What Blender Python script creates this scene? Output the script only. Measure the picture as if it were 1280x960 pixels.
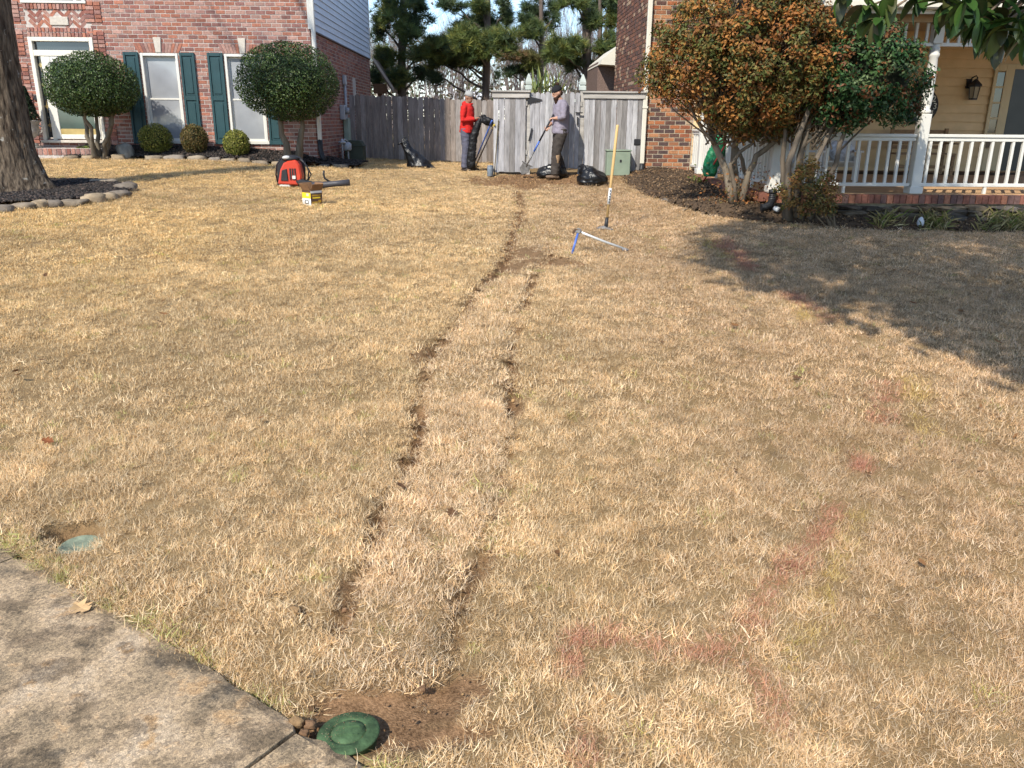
import bpy, bmesh, math, random
import numpy as np
from mathutils import Vector, Matrix, Euler, noise as mnoise

# ------------------------------------------------------------------ camera, sky, sun, exposure
F = 1020.0                                   # focal length in photo pixels (photo 1280 wide)
PITCH = math.atan(330/F); YAW = -math.atan(28/F*math.cos(PITCH)); ROLL = math.radians(0.5)
CAMZ = 1.65
SUN_EL, SUN_AZ = math.radians(42), math.radians(30)   # sun behind-left of the camera; az = travel direction, right of +Y
SC = bpy.context.scene
for o in list(bpy.data.objects): bpy.data.objects.remove(o)
def cam_axes():
    cp, sp = math.cos(PITCH), math.sin(PITCH)
    fwd = np.array([0, cp, -sp]); up = np.array([0, sp, cp]); rt = np.array([1., 0, 0])
    c, s = math.cos(YAW), math.sin(YAW)
    Rz = np.array([[c, -s, 0], [s, c, 0], [0, 0, 1]])
    fwd, up, rt = Rz@fwd, Rz@up, Rz@rt
    c, s = math.cos(ROLL), math.sin(ROLL)
    return rt*c+up*s, up*c-rt*s, -fwd
RT, UP, BK = cam_axes()
cd = bpy.data.cameras.new('camera'); cam = bpy.data.objects.new('camera', cd); SC.collection.objects.link(cam)
cd.sensor_width = 36; cd.lens = F/1280*36; cd.clip_start = 0.05; cd.clip_end = 2000
cam.matrix_world = Matrix([[RT[i], UP[i], BK[i], (0, 0, CAMZ)[i]] for i in range(3)]+[[0, 0, 0, 1]])
SC.camera = cam
W = bpy.data.worlds.new('World'); SC.world = W; W.use_nodes = True
nt = W.node_tree; bg = nt.nodes['Background']
sky = nt.nodes.new('ShaderNodeTexSky'); sky.sky_type = 'NISHITA'; sky.sun_disc = False
sky.sun_elevation = SUN_EL; sky.sun_rotation = SUN_AZ+math.pi
sky.air_density = 0.9; sky.dust_density = 0.1; sky.ozone_density = 3.0
tc = nt.nodes.new('ShaderNodeTexCoord'); mpg = nt.nodes.new('ShaderNodeMapping'); mpg.inputs['Scale'].default_value = (1, 1, 3.0); cn = nt.nodes.new('ShaderNodeTexNoise'); cn.inputs['Scale'].default_value = 5; cn.inputs['Detail'].default_value = 7
cr_ = nt.nodes.new('ShaderNodeValToRGB'); cr_.color_ramp.elements[0].position = .50; cr_.color_ramp.elements[1].position = .72; cmx = nt.nodes.new('ShaderNodeMix'); cmx.data_type = 'RGBA'; cmx.inputs[7].default_value = (3.8, 3.95, 4.3, 1)
nt.links.new(tc.outputs['Generated'], mpg.inputs[0]); nt.links.new(mpg.outputs[0], cn.inputs['Vector']); nt.links.new(cn.outputs['Fac'], cr_.inputs[0]); nt.links.new(cr_.outputs[0], cmx.inputs[0]); nt.links.new(sky.outputs[0], cmx.inputs[6])   # thin white clouds
nt.links.new(cmx.outputs[2], bg.inputs[0]); bg.inputs[1].default_value = 0.145
sd = bpy.data.lights.new('sun', 'SUN'); sd.energy = 3.2; sd.angle = math.radians(1.0); sd.color = (1, 0.94, 0.83)
sun = bpy.data.objects.new('sun', sd); SC.collection.objects.link(sun)
SDIR = Vector((math.sin(SUN_AZ)*math.cos(SUN_EL), math.cos(SUN_AZ)*math.cos(SUN_EL), -math.sin(SUN_EL)))
sun.rotation_euler = SDIR.to_track_quat('-Z', 'Y').to_euler()
SC.cycles.max_bounces = 5; SC.cycles.diffuse_bounces = 2; SC.cycles.glossy_bounces = 2; SC.cycles.transmission_bounces = 3; SC.cycles.use_light_tree = False
SC.view_settings.view_transform = 'Standard'; SC.view_settings.look = 'None'
SC.view_settings.exposure = 0.9; SC.view_settings.gamma = 1; SC.view_settings.use_curve_mapping = False

# ------------------------------------------------------------------ pixel -> place helpers
O = np.array([0, 0, CAMZ])
def ray(px, py):
    d = RT*((px-640)/F)+UP*((480-py)/F)-BK
    return d/np.linalg.norm(d)
def gz(x, y):
    """height of the lawn"""
    x = np.asarray(x, float); y = np.asarray(y, float)
    r = np.clip((y-2)/15.5, 0, 1)**1.05
    t = np.clip((-1-x)/6, 0, 1); t = t*t*(3-2*t)
    q = np.clip((x-3)/4, 0, 1)*np.clip((17-y)/3, 0, 1)
    m = np.clip((y-16.2)/1.1, 0, 1); m = m*m*(3-2*m)*np.clip((x+.5)/.8, 0, 1)*np.clip((19.5-y)/1.5, 0, 1)*np.clip((4-x)/.8, 0, 1)
    return r*(0.50+0.27*t-0.20*q)+.085*m
def G(px, py, lift=0.0):
    """where the ray through a photo pixel meets the lawn"""
    d = ray(px, py); t = 0.5
    for i in range(4000):
        p = O+d*t
        h = p[2]-float(gz(p[0], p[1]))-lift
        if h < 0.0005: break
        t += max(h*0.8, 0.001)
    return Vector(p)
def PY(px, py, Y):
    d = ray(px, py); return Vector(O+d*(Y/d[1]))
def PX(px, py, X):
    d = ray(px, py); return Vector(O+d*(X/d[0]))
def gv(x, y, dz=0.0): return Vector((x, y, float(gz(x, y))+dz))
def proj(p):
    v = np.array(p, float)-O; z = -(v@BK)
    return 640+F*(v@RT)/z, 480-F*(v@UP)/z

def hash2(ix, iy, s):
    h = (ix*374761393+iy*668265263+s*2246822519) & 0xffffffff
    h = ((h ^ (h >> 13))*1274126177) & 0xffffffff
    return ((h ^ (h >> 16)) & 0xffff)/65535.0
def vnoise(x, y, sc, seed=0):
    x = np.asarray(x, float)*sc+1000; y = np.asarray(y, float)*sc+1000
    ix = np.floor(x).astype(np.int64); iy = np.floor(y).astype(np.int64); fx = x-ix; fy = y-iy
    fx = fx*fx*(3-2*fx); fy = fy*fy*(3-2*fy)
    a = hash2(ix, iy, seed); b = hash2(ix+1, iy, seed); c = hash2(ix, iy+1, seed); d = hash2(ix+1, iy+1, seed)
    return a*(1-fx)*(1-fy)+b*fx*(1-fy)+c*(1-fx)*fy+d*fx*fy

# ------------------------------------------------------------------ object helpers
C = SC.collection
def tag(o, label=None, cat=None, group=None, kind=None):
    if label: o['label'] = label
    if cat: o['category'] = cat
    if group: o['group'] = group
    if kind: o['kind'] = kind
    return o
def thing(name, loc, label, cat, group=None, rz=0):
    o = bpy.data.objects.new(name, None); C.objects.link(o); o.location = loc; o.rotation_euler = (0, 0, rz)
    o.empty_display_size = 0.1
    return tag(o, label, cat, group)
def link(name, me, parent=None):
    o = bpy.data.objects.new(name, me); C.objects.link(o)
    if parent is not None:
        o.parent = parent
    return o
def world_of(o):
    M = Matrix.Identity(4); ch = []
    while o is not None: ch.append(o); o = o.parent
    for q in reversed(ch): M = M @ q.matrix_parent_inverse @ q.matrix_basis
    return M
def copy_tree(o, parent=None):
    c = o.copy(); C.objects.link(c); c.parent = parent
    for ch in list(o.children): copy_tree(ch, c)
    return c

class MB:
    """collects shapes in world coordinates; build() links them as ONE mesh object"""
    def __init__(s): s.v = []; s.f = []; s.c = []; s.m = []
    def add(s, vs, fs, col=(1, 1, 1), m=0):
        n = len(s.v); s.v += [tuple(map(float, p)) for p in vs]
        for q in fs: s.f.append(tuple(n+i for i in q)); s.c.append(col); s.m.append(m)
        return s
    def box(s, x0, x1, y0, y1, z0, z1, col=(1, 1, 1), M=None, m=0):
        vs = [Vector((x, y, z)) for z in (z0, z1) for y in (y0, y1) for x in (x0, x1)]
        if M is not None: vs = [M@p for p in vs]
        return s.add(vs, [(0, 2, 3, 1), (4, 5, 7, 6), (0, 1, 5, 4), (2, 6, 7, 3), (0, 4, 6, 2), (1, 3, 7, 5)], col, m)
    def tube(s, pts, rad, n=8, col=(1, 1, 1), cap=True, m=0, sq=None):
        pts = [Vector(p) for p in pts]
        if not hasattr(rad, '__len__'): rad = [rad]*len(pts)
        rings = []; ref = None
        for i, p in enumerate(pts):
            a = pts[max(i-1, 0)]; b = pts[min(i+1, len(pts)-1)]; t = (b-a)
            if t.length < 1e-9: t = Vector((0, 0, 1))
            t.normalize()
            if ref is None:
                ref = Vector((1, 0, 0)) if abs(t.x) < 0.9 else Vector((0, 1, 0))
            u = (ref-t*ref.dot(t)).normalized(); ref = u; w = t.cross(u)
            r = rad[i]; ru, rw = (r if hasattr(r, '__len__') else (r, r))
            rings.append([p+u*math.cos(k*2*math.pi/n)*ru+w*math.sin(k*2*math.pi/n)*rw for k in range(n)])
        vs = [p for r in rings for p in r]; fs = []
        for i in range(len(rings)-1):
            for k in range(n):
                k2 = (k+1) % n; fs.append((i*n+k, i*n+k2, (i+1)*n+k2, (i+1)*n+k))
        if cap: fs.append(tuple(range(n-1, -1, -1))); fs.append(tuple((len(rings)-1)*n+k for k in range(n)))
        return s.add(vs, fs, col, m)
    def lathe(s, prof, c=(0, 0, 0), n=16, col=(1, 1, 1), M=None, m=0):
        vs = []; fs = []
        for r, z in prof:
            for k in range(n):
                a = k*2*math.pi/n; p = Vector((c[0]+r*math.cos(a), c[1]+r*math.sin(a), c[2]+z))
                vs.append(M@p if M is not None else p)
        for i in range(len(prof)-1):
            for k in range(n):
                k2 = (k+1) % n; fs.append((i*n+k, i*n+k2, (i+1)*n+k2, (i+1)*n+k))
        fs.append(tuple(range(n-1, -1, -1))); fs.append(tuple((len(prof)-1)*n+k for k in range(n)))
        return s.add(vs, fs, col, m)
    def prism(s, poly, d, col=(1, 1, 1), m=0):
        """poly: 3D points of a flat outline, d: thickness vector"""
        n = len(poly); d = Vector(d); P = [Vector(p) for p in poly]
        vs = P+[p+d for p in P]
        fs = [tuple(range(n-1, -1, -1)), tuple(range(n, 2*n))]+[(i, (i+1) % n, n+(i+1) % n, n+i) for i in range(n)]
        return s.add(vs, fs, col, m)
    def ball(s, c, r, col=(1, 1, 1), n=12, k=8, jit=0.0, rng=None, M=None, m=0):
        c = Vector(c); r = Vector(r) if hasattr(r, '__len__') else Vector((r, r, r)); vs = []; fs = []
        for i in range(k+1):
            th = math.pi*i/k
            for j in range(n):
                a = 2*math.pi*j/n; q = 1+(rng.uniform(-jit, jit) if rng else 0)
                p = Vector((math.sin(th)*math.cos(a)*r.x, math.sin(th)*math.sin(a)*r.y, math.cos(th)*r.z))*q
                vs.append(c+(M@p if M is not None else p))
        for i in range(k):
            for j in range(n):
                j2 = (j+1) % n; fs.append((i*n+j, (i+1)*n+j, (i+1)*n+j2, i*n+j2))
        return s.add(vs, fs, col, m)
    def mesh(s, name, mats, org=None, smooth=False, bevel=0):
        me = bpy.data.meshes.new(name); v = s.v
        if org is not None:
            inv = org.inverted(); v = [tuple(inv@Vector(p)) for p in v]
        me.from_pydata(v, [], s.f)
        a = me.attributes.new('Col', 'FLOAT_COLOR', 'FACE')
        cc = np.ones((len(s.f), 4), np.float32); cc[:, :3] = np.array(s.c, np.float32).reshape(-1, 3)
        a.data.foreach_set('color', cc.ravel())
        for q in (mats if isinstance(mats, (list, tuple)) else [mats]): me.materials.append(q)
        if max(s.m, default=0): me.polygons.foreach_set('material_index', s.m)
        bm = bmesh.new(); bm.from_mesh(me); bmesh.ops.recalc_face_normals(bm, faces=bm.faces)
        if bevel: bmesh.ops.bevel(bm, geom=[e for e in bm.edges if e.calc_face_angle(0) > 0.6], offset=bevel, segments=1, affect='EDGES', clamp_overlap=True)
        bm.to_mesh(me); bm.free()
        if smooth: me.polygons.foreach_set('use_smooth', [True]*len(me.polygons))
        me.update(); return me
    def build(s, name, mats, parent=None, smooth=False, bevel=0):
        org = world_of(parent) if parent is not None else None
        return link(name, s.mesh(name, mats, org, smooth, bevel), parent)

def np_mesh(name, V, Fq, mats, col=None, smooth=False, parent=None):
    """big mesh from numpy arrays; Fq: (n,k) faces; col: per-face colours"""
    me = bpy.data.meshes.new(name); V = np.asarray(V, np.float32); Fq = np.asarray(Fq, np.int32); k = Fq.shape[1]
    if parent is not None:
        inv = np.array(world_of(parent).inverted()); V = (V@inv[:3, :3].T+inv[:3, 3]).astype(np.float32)
    me.vertices.add(len(V)); me.vertices.foreach_set('co', V.ravel())
    me.loops.add(Fq.size); me.loops.foreach_set('vertex_index', Fq.ravel())
    me.polygons.add(len(Fq)); me.polygons.foreach_set('loop_start', np.arange(0, Fq.size, k, dtype=np.int32))
    me.update(calc_edges=True)
    if col is not None:
        a = me.attributes.new('Col', 'FLOAT_COLOR', 'FACE'); cc = np.ones((len(Fq), 4), np.float32); cc[:, :3] = col
        a.data.foreach_set('color', cc.ravel())
    for q in (mats if isinstance(mats, (list, tuple)) else [mats]): me.materials.append(q)
    if smooth: me.polygons.foreach_set('use_smooth', np.ones(len(Fq), bool))
    return link(name, me, parent)

# ------------------------------------------------------------------ materials
MATS = {}
def mat(name, color=(1, 1, 1), rough=0.8, spec=0.3, n_scale=6.0, n_amt=0.15, bump=0.0, b_scale=40.0, stretch=(1, 1, 1),
        usecol=True, metallic=0.0, transl=0.0, fine=0.0, fine_scale=120.0, coat=0.0):
    """procedural: (face colour) * colour * two octaves of noise, bump, optional leaf translucency"""
    if name in MATS: return MATS[name]
    m = bpy.data.materials.new(name); m.use_nodes = True; t = m.node_tree; N = t.nodes; L = t.links
    P = N['Principled BSDF']; P.inputs['Roughness'].default_value = rough; P.inputs['Metallic'].default_value = metallic
    P.inputs['Specular IOR Level'].default_value = spec; P.inputs['Coat Weight'].default_value = coat
    geo = N.new('ShaderNodeNewGeometry'); mp = N.new('ShaderNodeMapping'); mp.inputs['Scale'].default_value = stretch
    L.new(geo.outputs['Position'], mp.inputs['Vector'])
    def noise(scale, detail=4):
        q = N.new('ShaderNodeTexNoise'); q.inputs['Scale'].default_value = scale; q.inputs['Detail'].default_value = detail
        L.new(mp.outputs[0], q.inputs['Vector']); return q.outputs['Fac']
    def rng_(s, lo, hi):
        q = N.new('ShaderNodeMapRange'); q.inputs['From Min'].default_value = 0.3; q.inputs['From Max'].default_value = 0.7
        q.inputs['To Min'].default_value = lo; q.inputs['To Max'].default_value = hi; L.new(s, q.inputs['Value']); return q.outputs[0]
    def mul(a, b):
        q = N.new('ShaderNodeVectorMath'); q.operation = 'MULTIPLY'
        for i, z in enumerate((a, b)):
            if isinstance(z, tuple): q.inputs[i].default_value = z
            else: L.new(z, q.inputs[i])
        return q.outputs[0]
    col = tuple(color)
    if usecol:
        at = N.new('ShaderNodeAttribute'); at.attribute_name = 'Col'; col = mul(at.outputs['Color'], col)
    col = mul(rng_(noise(n_scale), 1-n_amt, 1+n_amt), col)
    if fine: col = mul(rng_(noise(fine_scale, 2), 1-fine, 1+fine), col)
    L.new(col, P.inputs['Base Color'])
    if bump:
        b = N.new('ShaderNodeBump'); b.inputs['Strength'].default_value = min(1, bump); b.inputs['Distance'].default_value = 0.01*max(1, bump)
        L.new(noise(b_scale, 5), b.inputs['Height']); L.new(b.outputs[0], P.inputs['Normal'])
    if transl:
        tr = N.new('ShaderNodeBsdfTranslucent'); L.new(col, tr.inputs['Color']); mx = N.new('ShaderNodeMixShader')
        mx.inputs[0].default_value = transl; L.new(P.outputs[0], mx.inputs[1]); L.new(tr.outputs[0], mx.inputs[2])
        L.new(mx.outputs[0], N['Material Output'].inputs['Surface'])
    MATS[name] = m; return m
def glass_mat(name, color, rough=0.05):
    m = mat(name, color, rough, 0.7, n_amt=0.25, n_scale=1.5, usecol=False); return m
R0 = random.Random(7); NR = np.random.default_rng(11)
# ------------------------------------------------------------------ vectorised scatter helpers
def rand_rot(n, rng, tilt=None):
    """n random orthonormal frames (n,3,3); rows are axes"""
    q = rng.normal(size=(n, 4)); q /= np.linalg.norm(q, axis=1)[:, None]
    w, x, y, z = q.T
    return np.stack([np.stack([1-2*(y*y+z*z), 2*(x*y-z*w), 2*(x*z+y*w)], 1), np.stack([2*(x*y+z*w), 1-2*(x*x+z*z), 2*(y*z-x*w)], 1),
                     np.stack([2*(x*z-y*w), 2*(y*z+x*w), 1-2*(x*x+y*y)], 1)], 1)
def frames(nrm, rng):
    """frames whose third axis is nrm, random spin"""
    nrm = nrm/np.linalg.norm(nrm, axis=1)[:, None]; r = rng.normal(size=nrm.shape)
    u = r-nrm*(r*nrm).sum(1)[:, None]; u /= np.linalg.norm(u, axis=1)[:, None]
    return np.stack([u, np.cross(nrm, u), nrm], 1)
def scatter(name, P, A, size, shape, faces, mats, col, parent=None, kind='stuff', smooth=False):
    """copy a small template (shape verts, faces) to every point P with frame A and size"""
    P = np.asarray(P, float); n = len(P); sh = np.asarray(shape, float); size = np.broadcast_to(np.asarray(size, float), (n,)) if np.ndim(size) < 2 else size
    loc = sh[None]*(size[:, None, None] if size.ndim == 1 else size[:, None, :])
    V = P[:, None]+np.einsum('nvi,nij->nvj', loc, A); k = len(sh)
    Fq = (np.arange(n)[:, None, None]*k+np.asarray(faces)[None]).reshape(-1, len(faces[0]))
    o = np_mesh(name, V.reshape(-1, 3), Fq, mats, np.repeat(col, len(faces), 0), smooth, parent)
    if kind: o['kind'] = kind
    return o
LEAF = ([(-.5, 0, 0), (-.1, -.24, .07), (.5, 0, -.04), (-.1, .24, .07)], [(0, 1, 2), (0, 2, 3)])
CHIP = ([(-.5, -.1, -.1), (.1, -.4, .12), (.5, .1, -.05), (-.1, .42, .1), (0, 0, .3), (0.05, 0, -.3)],
        [(0, 1, 4), (1, 2, 4), (2, 3, 4), (3, 0, 4), (1, 0, 5), (2, 1, 5), (3, 2, 5), (0, 3, 5)])
def pick_cols(n, pal, rng, var=0.12):
    pal = np.array(pal, float); c = pal[rng.integers(0, len(pal), n)]
    return np.clip(c*(1+rng.normal(size=(n, 1))*var), 0.005, 1)

# ------------------------------------------------------------------ where soil shows through the lawn
def world_poly(px): return np.array([[G(a, b).x, G(a, b).y] for a, b in px])
def dist_poly(x, y, P):
    d = np.full(np.shape(x), 1e9)
    for a, b in zip(P[:-1], P[1:]):
        ab = b-a; t = np.clip(((x-a[0])*ab[0]+(y-a[1])*ab[1])/(ab@ab), 0, 1)
        d = np.minimum(d, np.hypot(x-a[0]-t*ab[0], y-a[1]-t*ab[1]))
    return d
CRACK_L = world_poly([(648, 240), (652, 268), (640, 300), (628, 335), (596, 362), (588, 380), (570, 405), (545, 435), (533, 462), (527, 500), (523, 545), (512, 580), (482, 628), (470, 665), (455, 715), (436, 755), (412, 800)])
CRACK_R = world_poly([(690, 310), (664, 352), (656, 385), (640, 420), (640, 500), (636, 555), (632, 612), (612, 660), (598, 708), (574, 745), (570, 790), (560, 830), (548, 865)])
SEAMS = [world_poly(s) for s in ([(527, 495), (575, 497), (636, 492)], [(575, 440), (620, 452), (655, 455)], [(596, 392), (625, 400), (655, 388)],
         [(585, 575), (600, 580), (632, 570)], [(470, 690), (530, 700), (598, 706)], [(470, 815), (520, 835), (555, 850)], [(300, 690), (345, 735), (420, 795)])]
BLOBS = [(G(470, 888), .20, .10, -.1), (G(545, 872), .20, .09, .5), (G(415, 905), .10, .07, 0), (G(520, 918), .22, .06, .1), (G(540, 440), .13, .22, -.2), (G(655, 318), .28, .4, .2), (G(635, 335), .2, .4, 0), (G(690, 330), .3, .3, 0), (G(440, 738), .06, .11, 0),
         (G(600, 705), .06, .20, -.3), (G(640, 508), .10, .2, 0)]
DIG = [(G(650, 226), .9, 1.1, 0), (G(700, 222), 1.2, .8, 0), (G(760, 218), 1.0, .7, 0), (G(625, 214), .5, .7, 0)]
HOLE = G(92, 668); LID = G(436, 920); VLV = G(100, 672)
TR_DIR = np.array([-1.51, 1.12])/math.hypot(1.51, 1.12); SW_P = np.array([-1.93, 2.89]); SW_N = np.array([1.12, 1.51])/math.hypot(1.51, 1.12)
def sw_dist(x, y): return (x-SW_P[0])*SW_N[0]+(y-SW_P[1])*SW_N[1]
def blob(x, y, c, a, b, rot=0):
    dx, dy = x-c.x, y-c.y; u = dx*math.cos(rot)+dy*math.sin(rot); w = -dx*math.sin(rot)+dy*math.cos(rot)
    return np.hypot(u/a, w/b)
def dirt_fields(x, y):
    """(soil 0..1, depth of cracks 0..1, inside the re-laid sod 0..1)"""
    n1 = vnoise(x, y, 9, 3); n2 = vnoise(x, y, 28, 5); n3 = vnoise(x, y, 3, 9); w = 0.6*n1+0.4*n2; far = np.clip(np.hypot(x, y)/9, .3, 1.3)
    sc = 0.028+0.041*far
    gate = np.clip((vnoise(x, y, 2.6, 21)-.12)*3.2, .5, 1)
    cr = np.clip(1.5-dist_poly(x+.05*(n2-.5), y+.08*(n1-.5), CRACK_L)/(sc*(.5+1.0*w)), 0, 1)*gate
    gate2 = np.clip((vnoise(x, y, 2.2, 33)-.22)*3, .36, 1)
    cr = np.maximum(cr, np.clip(1.4-dist_poly(x+.05*(n2-.5), y+.08*(n1-.5), CRACK_R)/(sc*(.4+1.0*w)), 0, 1)*gate2)
    for s in SEAMS: cr = np.maximum(cr, .55*gate*np.clip(1.2-dist_poly(x, y+.05*(n1-.5), s)/(sc*.55*(.3+w)), 0, 1))
    soil = np.clip(cr*1.15, 0, 1)
    for i, (c, a, b, r) in enumerate(BLOBS):
        k = 1.0 if i < 4 else .8
        soil = np.maximum(soil, k*np.clip((1.25-blob(x, y, c, a, b, r))*2.2+(w-.5)*(2.4 if i > 3 else 1.2), 0, 1))
    dig = np.zeros_like(soil)
    for c, a, b, r in DIG: dig = np.maximum(dig, np.clip((1.15-blob(x, y, c, a, b, r))*2+(n3-.5)*1.8+(w-.5)*1.2, 0, 1))
    soil = np.maximum(soil, dig)
    h = np.clip((1.15-blob(x, y, HOLE, .15, .12, -.5))*3, 0, 1)
    tl = np.interp(y, CRACK_L[::-1, 1], CRACK_L[::-1, 0]); tr = np.interp(y, CRACK_R[::-1, 1], CRACK_R[::-1, 0])
    sod = np.clip((x-tl)/.06, 0, 1)*np.clip((tr-x)/.06, 0, 1)*np.clip((y-1.9)/.3, 0, 1)*np.clip((12-y)/2, 0, 1)
    return np.maximum(soil, h), cr, sod, h
def bed_house(x, y):      # mulch bed along the left house
    return (y > 18.35+.05*np.sin(x*3)+np.clip(x+4.6, 0, 9)*.35) & (y < 19.3+np.clip(x+4.2, 0, .4)*5) & (x > -9.1) & (x < -3.0)
TB = Vector((-7.35, 12.85, 0)); TBA, TBB = 1.78, 1.38
def bed_tree(x, y): return blob(x, y, TB, TBA, TBB, 0) < 1
RB_EDGE = np.array([(2.6, 16.6), (2.7, 15.0), (2.95, 13.2), (3.2, 12.2), (3.7, 11.75), (4.4, 11.52), (5.5, 11.46), (7, 11.48), (9, 11.46), (12, 11.5)])
def bed_right(x, y):
    e = np.interp(x, RB_EDGE[:, 0], RB_EDGE[:, 1]); return (x > RB_EDGE[0, 0]) & (y > e+.12*(vnoise(x, y, 4, 8)-.5)) & (y < 17.5)

# ------------------------------------------------------------------ ground sheet
def axis(segs):
    out = []
    for a, b, n in segs: out.append(np.linspace(a, b, n, endpoint=False))
    return np.concatenate(out+[[segs[-1][1]]])
gx = axis([(-600, -60, 8), (-60, -12, 14), (-12, -3, 40), (-3, 3.2, 200), (3.2, 10, 36), (10, 60, 14), (60, 600, 8)])
gy = axis([(-200, -10, 6), (-10, 1.2, 10), (1.2, 6.5, 170), (6.5, 13, 90), (13, 21, 60), (21, 60, 14), (60, 900, 10)])
GX, GY = np.meshgrid(gx, gy); soil, crk, sod, hole = dirt_fields(GX, GY); nearm = np.clip((21-GY)/2, 0, 1)*(np.abs(GX) < 12)
GZ = gz(GX, GY)+nearm*(.03*(vnoise(GX, GY, 1.1, 1)-.5)+.02*(vnoise(GX, GY, 3.5, 2)-.5))
GZ -= crk*.07*nearm+hole*.09; GZ += sod*.012
GZ -= np.clip(.04*soil*(1-crk), 0, 1)*(GY < 5)*.6
sw = sw_dist(GX, GY); GZ = np.where((sw < .05) & (sw > -1.9) & (GY < 12), GZ-.06, GZ)
idx = np.arange(len(gx)*len(gy)).reshape(len(gy), len(gx))
quads = np.stack([idx[:-1, :-1], idx[:-1, 1:], idx[1:, 1:], idx[1:, :-1]], -1).reshape(-1, 4)

def ground_material():
    m = bpy.data.materials.new('lawn_soil'); m.use_nodes = True; t = m.node_tree; N = t.nodes; L = t.links; P = N['Principled BSDF']
    P.inputs['Roughness'].default_value = .95; P.inputs['Specular IOR Level'].default_value = .1
    geo = N.new('ShaderNodeNewGeometry'); at = N.new('ShaderNodeAttribute'); at.attribute_name = 'soil'
    def noise(s, d=5, st=None):
        q = N.new('ShaderNodeTexNoise'); q.inputs['Scale'].default_value = s; q.inputs['Detail'].default_value = d
        L.new(geo.outputs['Position'], q.inputs['Vector']); return q.outputs['Fac']
    def ramp(s, a, b, p0=.35, p1=.65):
        r = N.new('ShaderNodeValToRGB'); r.color_ramp.elements[0].position = p0; r.color_ramp.elements[1].position = p1
        r.color_ramp.elements[0].color = (*a, 1); r.color_ramp.elements[1].color = (*b, 1); L.new(s, r.inputs[0]); return r.outputs[0]
    def mix(f, a, b, mode='MIX'):
        q = N.new('ShaderNodeMix'); q.data_type = 'RGBA'; q.blend_type = mode
        if isinstance(f, float): q.inputs[0].default_value = f
        else: L.new(f, q.inputs[0])
        L.new(a, q.inputs[6]); L.new(b, q.inputs[7]); return q.outputs[2]
    thatch = mix(.5, ramp(noise(240, 3), (.13, .08, .037), (.38, .265, .135)), ramp(noise(2.2), (.20, .13, .062), (.32, .225, .115)))
    earth = mix(.5, ramp(noise(14), (.10, .055, .026), (.30, .175, .09)), ramp(noise(90), (.08, .045, .022), (.36, .22, .12)))
    L.new(mix(at.outputs['Fac'], thatch, earth), P.inputs['Base Color'])
    b = N.new('ShaderNodeBump'); b.inputs['Strength'].default_value = .6; b.inputs['Distance'].default_value = .012; L.new(noise(170, 5), b.inputs['Height']); L.new(b.outputs[0], P.inputs['Normal'])
    return m
gr = np_mesh('ground', np.stack([GX, GY, GZ], -1).reshape(-1, 3), quads, ground_material(), smooth=True); gr['kind'] = 'structure'
a_ = gr.data.attributes.new('soil', 'FLOAT', 'POINT'); a_.data.foreach_set('value', soil.astype(np.float32).ravel())

# ------------------------------------------------------------------ dry grass: instanced tufts
def grass_material():
    m = bpy.data.materials.new('dry_grass'); m.use_nodes = True; t = m.node_tree; N = t.nodes; L = t.links; P = N['Principled BSDF']
    P.inputs['Roughness'].default_value = .7; P.inputs['Specular IOR Level'].default_value = .25
    geo = N.new('ShaderNodeNewGeometry'); at = N.new('ShaderNodeAttribute'); at.attribute_name = 'Col'
    ti = N.new('ShaderNodeAttribute'); ti.attribute_type = 'INSTANCER'; ti.attribute_name = 'tint'
    tf = N.new('ShaderNodeAttribute'); tf.attribute_type = 'INSTANCER'; tf.attribute_name = 'paint'
    pc = N.new('ShaderNodeAttribute'); pc.attribute_type = 'INSTANCER'; pc.attribute_name = 'pcol'
    q = N.new('ShaderNodeMix'); q.data_type = 'RGBA'; q.blend_type = 'MULTIPLY'; q.inputs[0].default_value = 1
    L.new(at.outputs['Color'], q.inputs[6]); L.new(ti.outputs['Color'], q.inputs[7])
    x = N.new('ShaderNodeMix'); x.data_type = 'RGBA'; L.new(tf.outputs['Fac'], x.inputs[0]); L.new(q.outputs[2], x.inputs[6]); L.new(pc.outputs['Color'], x.inputs[7])
    L.new(x.outputs[2], P.inputs['Base Color'])
    tr = N.new('ShaderNodeBsdfTranslucent'); L.new(x.outputs[2], tr.inputs['Color']); mx = N.new('ShaderNodeMixShader'); mx.inputs[0].default_value = .36
    L.new(P.outputs[0], mx.inputs[1]); L.new(tr.outputs[0], mx.inputs[2]); L.new(mx.outputs[0], N['Material Output'].inputs['Surface'])
    return m
GM = grass_material()
STRAW = [(.74, .545, .315), (.80, .62, .385), (.67, .47, .25), (.84, .69, .47), (.58, .39, .19), (.76, .54, .28), (.72, .56, .36), (.46, .29, .14), (.78, .60, .37)]
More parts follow.
